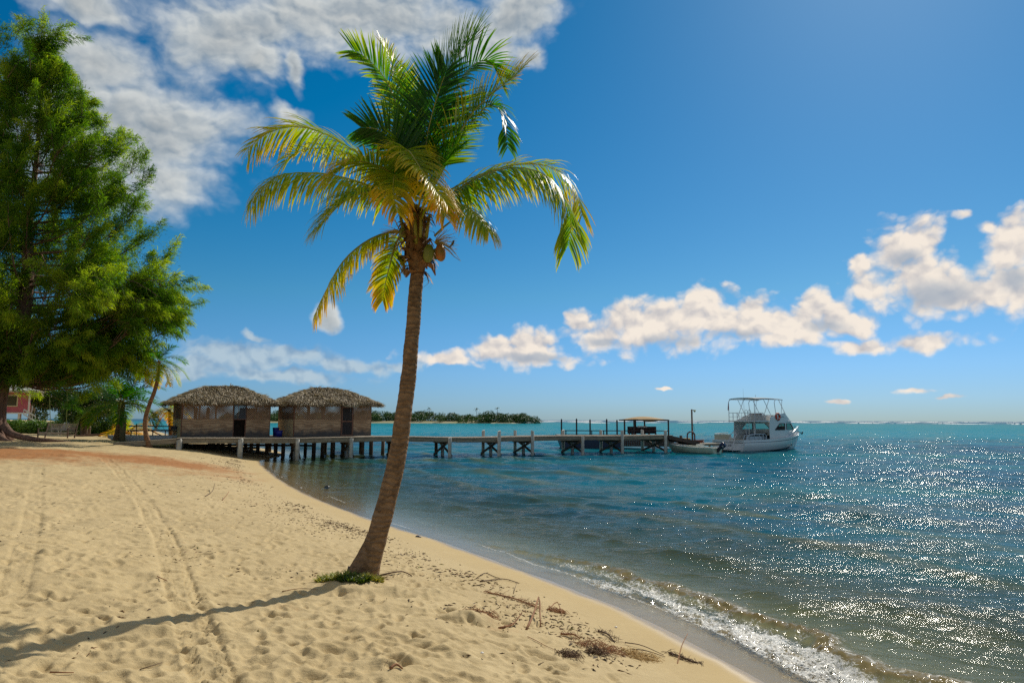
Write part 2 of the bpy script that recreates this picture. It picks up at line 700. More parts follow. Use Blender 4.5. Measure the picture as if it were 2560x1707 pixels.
def az_steps(inner, outer, n_in, n_out):
    a = np.radians(inner)
    b = np.radians(outer)
    return np.r_[np.linspace(-b, -a, n_out, endpoint=False), np.linspace(-a, a, n_in), np.linspace(a, b, n_out + 1)[1:]]


rs = np.r_[np.geomspace(1.2, 3.6, 40, endpoint=False), np.geomspace(3.6, 60, 760, endpoint=False), np.geomspace(60, 700, 110)]
azs = az_steps(40, 150, 1000, 70)
X, Y, faces, idx = fan_grid(rs, azs)
s, tt = shore(X, Y, True)
Z = base_z(s)
RR = np.hypot(X, Y)
land = smooth01((s - 1.5) / 2.5)
near = smooth01((70 - RR) / 40)
# broad mounds and trampled sand
Z += land * (0.06 * fbm(X * 0.35, Y * 0.35, 3) + 0.035 * fbm(X * 1.1 + 5, Y * 1.1, 3)) * np.clip(s / 6, 0.3, 1)
Z += land * near * 0.013 * fbm(X * 5.0, Y * 5.0, 3, 0.6)
rid = 1 - np.abs(fbm(X * 2.3 + 3 * vnoise(X * .7, Y * .7), Y * 2.3, 3))
Z += land * near * 0.020 * (rid - 0.6)
Z += near * smooth01((s - 0.3) / 1.0) * (1 - land) * 0.006 * fbm(X * 1.5, Y * 1.5, 2)
# footprints: pits with a pushed-up rim
dents = np.zeros_like(Z)
prng = np.random.default_rng(11)


def dent(x, y, rx, ry, ang, depth):
    r = math.hypot(x, y)
    a = math.atan2(x, y)
    R0 = max(rx, ry) * 2.2
    i0, i1 = np.searchsorted(rs, [r - R0, r + R0])
    j0, j1 = np.searchsorted(azs, [a - R0 / r, a + R0 / r])
    if i1 - i0 < 2 or j1 - j0 < 2:
        return
    xs = X[i0:i1, j0:j1] - x
    ys = Y[i0:i1, j0:j1] - y
    u = (xs * math.cos(ang) + ys * math.sin(ang)) / rx
    v = (-xs * math.sin(ang) + ys * math.cos(ang)) / ry
    q = u * u + v * v
    dents[i0:i1, j0:j1] += -1.35 * depth * np.exp(-q * 1.6) + depth * 0.45 * np.exp(-(np.sqrt(q) - 1.25) ** 2 * 7)


for k in range(7000):
    r = 3.2 * (45 / 3.2) ** prng.random()
    a = math.radians(prng.uniform(-42, 30))
    x, y = r * math.sin(a), r * math.cos(a)
    if k % 2 == 0 or prng.random() < 0.4:
        dent(x, y, prng.uniform(.09, .15), prng.uniform(.045, .075), prng.uniform(0, PI), prng.uniform(.006, .022))
    else:
        dent(x, y, prng.uniform(.04, .09), prng.uniform(.03, .06), prng.uniform(0, PI), prng.uniform(.006, .016))
# walking lines
for k in range(26):
    x, y = prng.uniform(-9, 0), prng.uniform(3, 16)
    h = prng.uniform(-0.6, 0.5) + PI / 2
    for q in range(40):
        h += prng.normal(0, .06)
        x += .62 * math.cos(h)
        y += .62 * math.sin(h)
        sd = .1 if q % 2 else -.1
        dent(x - sd * math.sin(h), y + sd * math.cos(h), .135, .055, h, prng.uniform(.012, .028))
for (px, py, rx, ry, dp) in ((1520, 1600, .30, .17, .10), (1400, 1560, .16, .1, .05), (1350, 1640, .18, .11, .045), (1570, 1660, .22, .13, .06), (985, 1655, .13, .09, .05), (820, 1620, .15, .08, .035), (1700, 1690, .2, .1, .04)):
    p = on_ground(px, py)
    dent(p.x, p.y, rx, ry, prng.uniform(0, PI), dp)
for (px, py, rx, ry, dp) in ((1490, 1590, .35, .25, -.10), (1180, 1545, .3, .2, -.06), (1050, 1480, .5, .3, -.05), (900, 1460, .5, .5, -.07), (1660, 1650, .3, .2, -.05)):
    p = on_ground(px, py)
    dent(p.x, p.y, rx, ry, 0.4, dp)
Z += dents * smooth01((s - 1.2) / 1.2)


# tyre tracks
def track(pix, halfw, deep):
    P = np.array([tuple(on_ground(*q))[:2] for q in pix])
    C = catmull(np.c_[P, np.zeros(len(P))], 140)[:, :2]
    L = np.r_[0, np.cumsum(np.linalg.norm(np.diff(C, axis=0), axis=1))]
    m_ = (np.abs(X - np.interp(Y, np.sort(C[:, 1]), C[np.argsort(C[:, 1]), 0])) < 1.5) & (Y < C[:, 1].max() + .3) & (Y > 1.0) & (RR < 45)
    xs, ys = X[m_], Y[m_]
    best = np.full(xs.shape, 1e9)
    lat = np.zeros(xs.shape)
    al = np.zeros(xs.shape)
    for i in range(len(C) - 1):
        d = C[i + 1] - C[i]
        l2 = d @ d
        u = np.clip(((xs - C[i, 0]) * d[0] + (ys - C[i, 1]) * d[1]) / l2, 0, 1)
        ex = xs - C[i, 0] - u * d[0]
        ey = ys - C[i, 1] - u * d[1]
        q = ex * ex + ey * ey
        w = q < best
        best = np.where(w, q, best)
        lat = np.where(w, (d[0] * ey - d[1] * ex) / math.sqrt(l2), lat)
        al = np.where(w, L[i] + u * math.sqrt(l2), al)
    prof = np.zeros(xs.shape)
    inside = smooth01((halfw - np.abs(lat)) / .05)
    lugs = np.sin((al + np.abs(lat) * 0.9) * 2 * PI / .11)
    rib = np.cos(lat / halfw * PI * 2.5)
    prof -= deep * inside * (0.55 + 0.6 * (lugs > 0.1) * (np.abs(lat) > halfw * .25) + 0.25 * rib)
    prof += deep * .35 * np.exp(-((np.abs(lat) - halfw - .04) / .04) ** 2)
    fade = .25 + .75 * smooth01((vnoise(al * .8, al * 0 + halfw * 9) + .6) / .9)
    Z[m_] += prof * fade * smooth01((best ** .5 < halfw + .12) * 1.0)


track([(570, 1740), (545, 1700), (505, 1610), (470, 1510), (440, 1430), (405, 1330), (360, 1260), (310, 1190), (265, 1150)], .19, .022)
track([(-10, 1640), (30, 1480), (60, 1380), (80, 1290), (90, 1220), (95, 1170)], .16, .010)

# needle litter under the big tree (real colour of the ground there)
lit = np.zeros_like(Z)
for (px, py, wx, wy) in ((60, 1125, 5.5, 1.8), (260, 1140, 5.0, 2.2), (420, 1158, 3.2, 1.9), (-200, 1130, 9, 3.0), (540, 1185, 2.2, 2.4)):
    p = on_ground(px, py)
    lit = np.maximum(lit, np.exp(-((X - p.x) / wx) ** 2 - ((Y - p.y) / (wy * 1.5)) ** 2) * (1.0 if px < 500 else .45))
verts = np.stack([X, Y, Z], -1).reshape(-1, 3)

m, t, b = newmat('sand')
co = t.coord('Object')
cx, cy, cz = t.xyz(co)
sA = t.attr('shoreward')
grain = t.noise(co, 220.0, 3, 0.7)
patch = t.noise(co, 0.8, 5, 0.6)
mid = t.noise(co, 9.0, 5, 0.65)
col = t.mix(t.mapr(patch, .3, .7), (0.46, 0.34, 0.165), (0.55, 0.42, 0.22))
col = t.mix(t.mapr(mid, .35, .7, 0, .45), col, (0.38, 0.27, 0.12))
col = t.mix(t.mapr(grain, .3, .75, .0, .5), col, (0.68, 0.54, 0.30))
# dark specks of broken weed and needles
spk = t.noise(co, 55.0, 4, 0.75)
spm = t.mapr(t.noise(co, 1.7, 4, .6), .48, .64)
spd = t.m('MULTIPLY', t.mapr(spk, .64, .70), spm)
col = t.mix(t.m('MULTIPLY', spd, .8), col, (0.12, 0.07, 0.03))
spk2 = t.voro(t.v('MULTIPLY', co, (1, 1, .3)), 30.0)
col = t.mix(t.m('MULTIPLY', t.mapr(spk2, .07, .05), t.mapr(t.noise(co, 3.0, 2), .5, .6)), col, (0.14, 0.085, 0.04))
# needle litter
lf = t.m('ADD', t.attr('litter'), t.m('MULTIPLY', t.m('SUBTRACT', t.noise(co, 1.3, 6, .7), .5), 1.4))
col = t.mix(t.mapr(lf, .18, .75, 0, .9), col, t.mix(t.noise(co, 14, 4, .7), (0.26, 0.085, 0.018), (0.46, 0.19, 0.05)))
# wet sand along the water
wetn = t.m('ADD', sA, t.m('MULTIPLY', t.m('SUBTRACT', t.noise(co, .9, 3), .5), .35))
wet = t.mapr(wetn, .12, .42, 1, 0, smooth=True)
damp = t.mapr(wetn, .3, 1.5, 1, 0, smooth=True)
col = t.mix(t.m('MULTIPLY', damp, .35), col, (0.56, 0.395, 0.16))
col = t.mix(t.m('MULTIPLY', wet, .8), col, (0.36, 0.26, 0.155))
t.l.new(col, b.inputs['Base Color'])
b.inputs['Specular IOR Level'].default_value = 0.35
t.l.new(t.mapr(wet, 0, 1, .92, .12), b.inputs['Roughness'])
hgt = t.m('ADD', t.m('MULTIPLY', t.noise(co, 22.0, 6, .65), .012), t.m('MULTIPLY', grain, .0022))
bn = t.n.new('ShaderNodeBump')
t.l.new(t.mapr(damp, 0, 1, .9, .12), bn.inputs['Strength'])
bn.inputs['Distance'].default_value = 1.0
t.l.new(hgt, bn.inputs['Height'])
t.l.new(bn.outputs[0], b.inputs['Normal'])
M_SAND = m
o = link_mesh('beach', verts, faces, M_SAND, None, True, attrs={'shoreward': s.ravel(), 'litter': lit.ravel()})
tag(o, kind='structure')
GX, GY, GZ = X, Y, Z


def surf_z(x, y):
    """height of the modelled sand, footprints included"""
    r = math.hypot(x, y)
    a = math.atan2(x, y)
    i = int(np.clip(np.searchsorted(rs, r), 1, len(rs) - 1))
    j = int(np.clip(np.searchsorted(azs, a), 1, len(azs) - 1))
    return float(GZ[i - 1:i + 1, j - 1:j + 1].mean())


# ---------------------------------------------------------------- water
wr = np.r_[np.geomspace(3.0, 90, 820, endpoint=False), np.geomspace(90, 400, 260, endpoint=False), np.geomspace(400, 15000, 80)]
wa = az_steps(39, 120, 900, 60)
X, Y, faces, idx = fan_grid(wr, wa)
s, tt = shore(X, Y, True)
off = -s
RR = np.hypot(X, Y)
# wind chop: many small trains, finest ones only where the grid can carry them
H = np.zeros_like(X)
wrng = np.random.default_rng(5)
wx = X + .8 * vnoise(X * .21, Y * .21)
wy = Y + .8 * vnoise(X * .21 + 50, Y * .21)
for k in range(64):
    lam = .22 * (6.5 / .22) ** (k / 63)
    ang = -PI / 2 - .45 + wrng.normal(0, .42)
    kk = 2 * PI / lam
    ph = wrng.uniform(0, 2 * PI)
    amp = .0037 * lam ** .80 * (1 + .7 * min(1, max(0, lam - .5)))
    fade = np.clip((lam / (RR * .0085) - 1.5) / 1.5, 0, 1)
    env = .7 + .6 * vnoise(X / (lam * 3.1) + k * 7, Y / (lam * 3.1))
    w_ = np.sin(kk * (wx * math.cos(ang) + wy * math.sin(ang)) + ph)
    H += amp * fade * env * (w_ - .25 * np.cos(2 * (kk * (wx * math.cos(ang) + wy * math.sin(ang)) + ph)))
H *= smooth01(off / 4 + .05) * .85 + .08
# low swell lines parallel to the beach
swl = off + 1.1 * vnoise(tt * .06, off * .05)
swell = smooth01((off - 1.5) / 3) * smooth01((30 - off) / 14) * np.maximum(0, np.sin(swl * 2 * PI / 3.1 + 1.0)) ** 3 * np.clip(.45 + .75 * vnoise(tt * .23, off * .2), 0, 1)
H += .06 * swell
# the little breaker
T0 = float(shore(np.array([2.04]), np.array([8.56]), True)[1][0])
along = tt - T0
power = smooth01((9.5 - along) / 9)          # strongest near the camera, dying out along the beach
ridge_at = .52 + .62 * power + .16 * vnoise(tt * .9, tt * 0) + .10 * vnoise(tt * 2.7, tt * 0 + 5)
d_ = off - ridge_at
R1 = np.where(d_ < 0, np.exp(-(d_ / .13) ** 2), np.exp(-(d_ / .42) ** 2))
lump = .75 + .35 * vnoise(tt * 3.1, off * 2) + .25 * vnoise(tt * 7.7, off * 6)
H += .105 * power * R1 * lump
r2 = .55 + ridge_at
H += .03 * power * np.exp(-((off - r2 - .6) / .3) ** 2)
churn = power * smooth01((off - .36 - .08 * vnoise(tt * 1.7, tt * 0 + 2)) / .10) * smooth01((ridge_at + .55 - off) / .6)
H += churn * (.026 * fbm(X * 9, Y * 9, 3, .6) + .012)
# a thin film laps up over the sand
edge = .10 * vnoise(tt * .8, tt * 0 + 9) + .05 * vnoise(tt * 2.9, tt * 0)
H += .012 * smooth01((.5 - np.abs(off)) / .4)
foam = churn * smooth01((ridge_at - off) / .22 + .35) * np.clip(.72 + .55 * vnoise(tt * 1.6, off * 5.5) + .3 * vnoise(tt * 5, off * 13), 0, 1)
back = power * smooth01((off - ridge_at - .02) / .15) * smooth01((ridge_at + .75 - off) / .6)
front = np.exp(-((off - (.40 + .08 * vnoise(tt * 1.7, tt * 0 + 2))) / .045) ** 2) * smooth01(power * 3)
lap = np.exp(-((off - (.05 + .6 * vnoise(tt * .35, tt * 0 + 3) ** 2)) / .07) ** 2) * smooth01((along - 5) / 6) * np.clip(.35 + .8 * vnoise(tt * 1.1, tt * 0 + 31), 0, .75)
for kq in range(3):
    cq = .9 + 1.1 * kq + .5 * vnoise(tt * .3, tt * 0 + 60 + kq)
    lap = np.maximum(lap, np.exp(-((off - cq) / .05) ** 2) * smooth01((along - 4) / 5) * smooth01((40 - along) / 8) * np.clip(vnoise(tt * .8, tt * 0 + 80 + kq) - .1, 0, .6))
ridge = power * R1
H = H + 0.004
verts = np.stack([X, Y, H], -1).reshape(-1, 3)
keep = (off[:-1, :-1] > -1.2).ravel()
m, t, b = newmat('sea_water')
co = t.coord('Object')
OF = t.attr('offshore')
R_ = t.attr('dist')
FO = t.attr('foam')
BK = t.attr('back')
RG = t.attr('ridge')
# body colour by depth and bottom type
n1 = t.noise(t.v('MULTIPLY', co, (.03, .11, 1)), 1.0, 5, .6)
n2 = t.noise(t.v('MULTIPLY', co, (.25, .6, 1)), 1.0, 4, .6)
teal = (0.006, 0.090, 0.150)
turq = (0.002, 0.225, 0.275)
c1 = t.mix(t.mapr(n1, .4, .62), (0.001, 0.080, 0.140), (0.003, 0.155, 0.180))
green = t.m('MULTIPLY', t.mapr(OF, 1.0, 26, 1, 0), t.mapr(n2, .42, .66))
c1 = t.mix(t.m('MULTIPLY', green, .9), c1, (0.085, 0.085, 0.018))
c1 = t.mix(t.mapr(OF, 1.0, 8, .75, 0, smooth=True), c1, (0.10, 0.115, 0.03))
c1 = t.mix(t.m('MULTIPLY', t.attr('swell'), .9), c1, (0.11, 0.12, 0.018))
far = t.m('ADD', R_, t.m('MULTIPLY', t.m('SUBTRACT', n1, .5), 60))
c1 = t.mix(t.mapr(far, 75, 150, 0, 1, smooth=True), c1, turq)
c1 = t.mix(t.mapr(far, 500, 1200, 0, 1), c1, (0.02, 0.10, 0.18))
c1 = t.mix(t.mapr(RG, .25, .8, 0, .75), c1, (0.30, 0.20, 0.08))
dif = t.n.new('ShaderNodeBsdfDiffuse')
t.l.new(c1, dif.inputs['Color'])
# clear shallows let the sand through
tr = t.n.new('ShaderNodeBsdfTransparent')
t.l.new(t.mix(t.mapr(OF, 0, 3), (0.93, 0.93, 0.88), (0.62, 0.72, 0.50)), tr.inputs['Color'])
op = t.mapr(OF, .5, 10.0, .02, 1, smooth=False)
op = t.m('MAXIMUM', op, t.mapr(RG, .1, .8, 0, .75))
body = t.n.new('ShaderNodeMixShader')
t.l.new(op, body.inputs[0])
t.l.new(tr.outputs[0], body.inputs[1])
t.l.new(dif.outputs[0], body.inputs[2])
# ripples
s1 = t.noise(t.v('MULTIPLY', co, (1.0, 1.7, 1)), 3.2, 6, .62, .6)
s2 = t.noise(t.v('MULTIPLY', co, (.55, 1.0, 1)), .55, 5, .6, .4)
h = t.m('ADD', t.m('MULTIPLY', s1, .036), t.m('MULTIPLY', t.m('MULTIPLY', s2, t.mapr(R_, 20, 140, 0, 1)), .22))
fn = t.voro(t.v('ADD', co, t.v('SCALE', t.noise(co, 5, 3, out=1), .25)), 15.0, 'DISTANCE_TO_EDGE')
fn2 = t.noise(co, 26.0, 6, .7, .8)
bn = t.n.new('ShaderNodeBump')
t.l.new(t.mapr(OF, .2, 3.5, .18, 1.0), bn.inputs['Strength'])
bn.inputs['Distance'].default_value = 1.0
t.l.new(h, bn.inputs['Height'])
gl = t.n.new('ShaderNodeBsdfGlossy')
gl.inputs['Roughness'].default_value = 0.065
t.l.new(bn.outputs[0], gl.inputs['Normal'])
fr = t.n.new('ShaderNodeLayerWeight')
fr.inputs['Blend'].default_value = 0.5
t.l.new(bn.outputs[0], fr.inputs['Normal'])
frs = t.m('MULTIPLY', t.m('MULTIPLY_ADD', t.m('POWER', fr.outputs['Facing'], 5.0), .98, .02), t.mapr(R_, 10, 250, .62, .38))
surf = t.n.new('ShaderNodeMixShader')
t.l.new(frs, surf.inputs[0])
t.l.new(body.outputs[0], surf.inputs[1])
t.l.new(gl.outputs[0], surf.inputs[2])
# foam
fm = t.n.new('ShaderNodeBsdfPrincipled')
fm.inputs['Base Color'].default_value = (0.80, 0.79, 0.74, 1)
fm.inputs['Roughness'].default_value = 0.45
fb = t.bump(fn2, .8, .03)
t.l.new(fb, fm.inputs['Normal'])
lace = t.mapr(fn, .02, .16, 1, 0)
ff = t.m('ADD', t.m('MULTIPLY', FO, 1.15), t.m('MULTIPLY', t.m('SUBTRACT', fn2, .5), 2.4))
ff = t.m('ADD', ff, t.m('MULTIPLY', lace, t.m('MULTIPLY', t.mapr(FO, .05, .5), .35)))
bk = t.m('ADD', BK, t.m('MULTIPLY', t.m('SUBTRACT', t.noise(co, 16, 5, .7), .5), 2.2))
fmask = t.m('MAXIMUM', t.mapr(ff, .88, 1.3, 0, .9), t.m('MULTIPLY', t.mapr(bk, .9, 1.25, 0, .7), t.mapr(BK, .05, .3)))
fin = t.n.new('ShaderNodeMixShader')
t.l.new(fmask, fin.inputs[0])
t.l.new(surf.outputs[0], fin.inputs[1])
t.l.new(fm.outputs[0], fin.inputs[2])
t.l.new(fin.outputs[0], t.n['Material Output'].inputs['Surface'])
o = link_mesh('sea_water', verts, faces[keep], m, None, True,
              attrs={'offshore': off.ravel(), 'dist': RR.ravel(), 'foam': np.clip(np.maximum(np.maximum(foam, front * .8), lap), 0, 1).ravel(),
                     'back': back.ravel(), 'ridge': ridge.ravel(), 'swell': swell.ravel()})
tag(o, kind='structure')
# seabed far out
mb = MB()
mb.box(-9000, 9000, -9000, 15000, -6.0, -5.0)
tag(mb.build('seabed', pmat('seabed_sand', (0.3, 0.28, 0.2), .9)), kind='structure')
# ---------------------------------------------------------------- palms
def bark_mat(name, c1, c2, ring=26.0, bump=.6):
    m, t, b = newmat(name)
    co = t.coord('Object')
    x, y, z = t.xyz(co)
    wob = t.m('MULTIPLY', t.noise(co, 3.0, 4), .35)
    rg = t.m('SINE', t.m('MULTIPLY', t.m('ADD', z, wob), ring * 6.28 / 2))
    rg = t.m('MULTIPLY_ADD', rg, .5, .5)
    fib = t.noise(t.v('MULTIPLY', co, (9, 9, 22)), 1.0, 6, .7, .6)
    blot = t.noise(co, 6.0, 6, .7)
    c = t.mix(t.mapr(fib, .3, .7), c1, c2)
    c = t.mix(t.mapr(blot, .48, .62, 0, .6), c, tuple(q * .5 for q in c1))
    c = t.mix(t.m('MULTIPLY', t.mapr(rg, .75, 1), .35), c, tuple(q * .35 for q in c1))
    t.l.new(c, b.inputs['Base Color'])
    b.inputs['Roughness'].default_value = .85
    b.inputs['Specular IOR Level'].default_value = .2
    h = t.m('ADD', t.m('MULTIPLY', fib, .6), t.m('MULTIPLY', rg, .7))
    t.l.new(t.bump(h, bump, .03), b.inputs['Normal'])
    return m


M_BARK = bark_mat('palm_bark', (0.15, 0.088, 0.046), (0.33, 0.21, 0.12))
M_LEAF = leafmat('palm_leaf', [(0.0, (0.010, 0.075, 0.006)), (0.28, (0.045, 0.170, 0.006)), (0.5, (0.23, 0.31, 0.010)), (0.78, (0.52, 0.38, 0.015)), (1.0, (0.60, 0.28, 0.02))],
                 rough=.36, trans=.55, tint=(1.9, 1.8, .3), spec=.45)
M_RACHIS = pmat('palm_midrib', (0.22, 0.24, 0.04), .4, col2=(0.42, 0.33, 0.06), scale=3)
M_HUSK = pmat('palm_fibre', (0.15, 0.065, 0.025), .9, col2=(0.36, 0.19, 0.08), scale=14, bump=.6, stretch=(1, 1, .3))


def frond_arrays(C, length, width, age, rs_, droop=1.0, n=95, steps=5, fold=True, roll=0.0, spread=1.0, wind=(0, 0, 0), t0=.13, dih=(.05, .40)):
    """leaflets along the rachis curve C (m x 3); returns vertices, quads, tone"""
    m_ = len(C)
    T = np.gradient(C, axis=0)
    T /= np.linalg.norm(T, axis=1)[:, None]
    n = int(n * .84)
    ts = np.linspace(t0, .995, n)
    ts = ts + rs_.normal(0, .2 / n, n)
    k = np.clip(ts, 0, 1) * (m_ - 1)
    P = np.stack([np.interp(k, np.arange(m_), C[:, j]) for j in range(3)], 1)
    D = np.stack([np.interp(k, np.arange(m_), T[:, j]) for j in range(3)], 1)
    D /= np.linalg.norm(D, axis=1)[:, None]
    U = np.array([0, 0, 1.0]) - D * D[:, 2:3]
    nn = np.linalg.norm(U, axis=1)
    bad = nn < .25
    U[bad] = U[bad] + np.array([0.0, -0.8, 0.2])
    U -= D * (U * D).sum(1)[:, None]
    U /= np.linalg.norm(U, axis=1)[:, None]
    Sd = np.cross(D, U)
    if roll:
        c_, s_ = math.cos(roll), math.sin(roll)
        U, Sd = U * c_ + Sd * s_, Sd * c_ - U * s_
    vs, fs, tn = [], [], []
    g = np.array([0, 0, -1.0])
    wind = np.array(wind, dtype=float)
    base = 0
    for sgn in (-1, 1):
        prof = np.sin(PI * np.clip(.22 + .62 * ts, 0, 1)) ** .8
        L = 1.18 * length * prof * rs_.uniform(.88, 1.08, n)
        ang = np.radians(18 + 40 * ts ** 1.6) + rs_.normal(0, .05, n)
        d = (Sd * sgn * np.cos(ang)[:, None] * spread + D * np.sin(ang)[:, None] + U * rs_.uniform(dih[0], dih[1], n)[:, None])
        d /= np.linalg.norm(d, axis=1)[:, None]
        p = P.copy()
        dr = droop * rs_.uniform(.6, 1.35, n)[:, None]
        wv = np.cross(d, U)
        wv /= np.linalg.norm(wv, axis=1)[:, None] + 1e-6
        rows = []
        ws = np.interp(np.arange(steps + 1) / steps, [0, .12, .45, .8, 1], [.45, .9, 1.0, .6, .04]) * width / 2
        for q in range(steps + 1):
            nv = np.cross(wv, d)
            W_ = wv * ws[q] * np.minimum(1, L / length + .35)[:, None]
            if fold:
                rows.append(np.stack([p - W_, p + nv * ws[q] * .38, p + W_], 1))
            else:
                rows.append(np.stack([p - W_, p + W_], 1))
            if q < steps:
                p = p + d * (L / steps)[:, None]
                d = d + (g * .34 * dr + wind) * (5.0 / steps) * (.35 + q / steps)
                d /= np.linalg.norm(d, axis=1)[:, None]
                wv = wv - d * (wv * d).sum(1)[:, None]
                wv /= np.linalg.norm(wv, axis=1)[:, None] + 1e-6
        c = 3 if fold else 2
        A = np.stack(rows, 1)                      # n, steps+1, c, 3
        vs.append(A.reshape(-1, 3))
        idx_ = base + np.arange(n * (steps + 1) * c).reshape(n, steps + 1, c)
        for j in range(c - 1):
            fs.append(np.stack([idx_[:, :-1, j], idx_[:, :-1, j + 1], idx_[:, 1:, j + 1], idx_[:, 1:, j]], -1).reshape(-1, 4))
        along = np.linspace(0, 1, steps + 1)[None, :, None]
        tone = age + (.45 * age + .18) * along ** 1.6 + rs_.normal(0, .05, n)[:, None, None] + .22 * age * (ts[:, None, None] > .7)
        tn.append(np.clip(np.broadcast_to(tone, (n, steps + 1, c)), 0, 1).reshape(-1))
        base += A.reshape(-1, 3).shape[0]
    return np.vstack(vs), np.vstack(fs), np.concatenate(tn)


def add_frond(parent, C, length, width, age, seed, rad=.019, name='frond', **kw):
    r_ = np.random.default_rng(seed)
    v, f, tn = frond_arrays(C, length, width, age, r_, **kw)
    o = link_mesh(name, v, f, M_LEAF, parent, True, tone=tn)
    mb = MB()
    sub = C[::max(1, len(C) // 14)]
    mb.tube(sub, list(np.linspace(rad, rad * .18, len(sub))), 5)
    mb.build('midrib', M_RACHIS, o, True)
    return o


palm_base = on_ground(903, 1441)
PY = palm_base.y
PBASE = Vector((palm_base.x, PY, surf_z(palm_base.x, PY)))
palm = thing('coconut_palm', 'tall leaning coconut palm alone on the open sand, its base ringed with green weeds', 'palm tree', PBASE)
path = [(900, 1462), (912, 1425), (926, 1385), (944, 1335), (972, 1230), (993, 1132), (1006, 1034), (1020, 925), (1030, 815), (1039, 707), (1044, 660), (1049, 575), (1052, 520)]
wid = [92, 72, 58, 50, 46, 44, 41, 38, 36, 34, 33, 32, 24]
pts = np.array([tuple(at_y(px, py, PY)) for px, py in path])
# the trunk sways a little in depth too
pts[:, 1] += np.array([0, 0, .0, .01, .04, .07, .09, .1, .1, .08, .07, .05, .04])
rad = np.array(wid) / F * PY / 2
Cc = catmull(np.c_[pts - np.array(PBASE), rad], 190)
mb = MB()
rr_ = random.Random(4)
rings = []
for i, (x, y, z, r) in enumerate(Cc):
    k = 1.0 + rr_.uniform(-.02, .025) * (1.3 if i > 70 else .7)
    rings.append(r * k)
mb.tube(Cc[:, :3], rings, 28)
for k, (x, y, z) in enumerate(mb.v):
    q = vnoise(np.array([x * 9.0]), np.array([z * 5.0]))[0] * .006
    mb.v[k] = (x + q, y + q * .7, z)
mb.build('trunk', M_BARK, palm, True)
# root flare
mb = MB()
for k in range(46):
    a = rr_.uniform(0, 2 * PI)
    r0 = .15 + rr_.uniform(-.02, .03)
    r1 = r0 + rr_.uniform(.02, .14)
    o_ = Vector((.0, 0, 0))
    mb.tube([o_ + Vector((r0 * math.cos(a), r0 * math.sin(a), rr_.uniform(.06, .17))), o_ + Vector(((r0 + r1) / 2 * math.cos(a), (r0 + r1) / 2 * math.sin(a), rr_.uniform(.03, .07))),
             o_ + Vector((r1 * math.cos(a + rr_.uniform(-.2, .2)), r1 * math.sin(a), -.05))], [.014, .011, .006], 6)
mb.build('roots', pmat('root_grey', (0.09, 0.06, 0.045), .9, col2=(.28, .22, .18), scale=9), palm, True)


def crop(cx, cy):
    return 560 + cx / 2.0104, 40 + cy / 2.0104


def pfrond(cr, depth, length, age, seed, **kw):
    """rachis given by points of the photograph and how far each lies in front of (-) or behind (+) the trunk"""
    q = []
    for (cx, cy), dz in zip(cr, depth):
        px, py = crop(cx, cy)
        q.append(tuple(at_y(px, py, PY + dz) - PBASE))
    C = catmull(q, 60)
    return add_frond(palm, C, length, kw.pop('width', .026), age, seed, **kw)


# right-hand arch
pfrond([(985, 1000), (1130, 900), (1290, 805), (1450, 762), (1600, 790), (1700, 890), (1745, 1020), (1730, 1150)], [.1, 0, -.15, -.25, -.3, -.3, -.25, -.2], .66, .28, 1, droop=1.1, n=125, roll=.25, dih=(-.55, -.05))
pfrond([(1000, 980), (1180, 850), (1350, 775), (1500, 745), (1640, 760), (1760, 860), (1800, 1000)], [.2, .3, .45, .5, .5, .45, .4], .60, .42, 2, droop=.8, n=105, roll=-.2, dih=(-.55, -.05))
pfrond([(985, 990), (1090, 935), (1190, 945), (1270, 1000), (1330, 1070)], [-.05, -.3, -.6, -.8, -.95], .5, .35, 3, droop=1.4, n=80, dih=(-.4, .0))
# left pair
pfrond([(930, 990), (760, 870), (600, 812), (450, 790), (310, 795), (200, 850), (125, 935)], [.0, -.1, -.15, -.2, -.2, -.2, -.2], .60, .36, 4, droop=1.5, n=115, roll=-.15, dih=(-.55, -.05))
pfrond([(925, 930), (730, 735), (570, 625), (430, 565), (310, 560), (200, 600), (120, 670)], [.1, .25, .35, .4, .4, .35, .3], .58, .40, 5, droop=.8, n=115, roll=.25, dih=(-.55, -.05))
pfrond([(920, 900), (760, 770), (610, 690), (470, 665), (360, 690), (300, 745)], [.15, .5, .8, .95, 1.0, 1.0], .42, .35, 6, droop=.9, n=85)
pfrond([(930, 960), (820, 890), (690, 890), (570, 960), (490, 1060)], [-.1, -.5, -.9, -1.1, -1.2], .55, 0.32, 7, droop=1.3, n=95)
pfrond([(940, 950), (850, 800), (750, 745), (650, 735), (560, 790)], [-.1, -.45, -.7, -.9, -1.0], .52, .40, 8, droop=1.0, n=85)
# upright left group
pfrond([(975, 900), (930, 690), (880, 500), (830, 350), (765, 260), (700, 200), (650, 175)], [.1, .1, .1, .05, 0, -.1, -.15], .50, .22, 9, droop=.3, n=110, roll=.5, wind=(.02, 0, 0))
pfrond([(975, 900), (945, 690), (905, 480), (870, 320), (835, 215), (800, 150)], [.2, .35, .45, .5, .5, .5], .42, .38, 10, droop=.3, n=95, roll=-.4)
pfrond([(970, 900), (920, 740), (850, 620), (770, 570), (690, 560)], [-.05, -.1, -.15, -.2, -.2], .50, .10, 11, droop=.35, n=90, roll=.9, wind=(-.02, 0, .03))

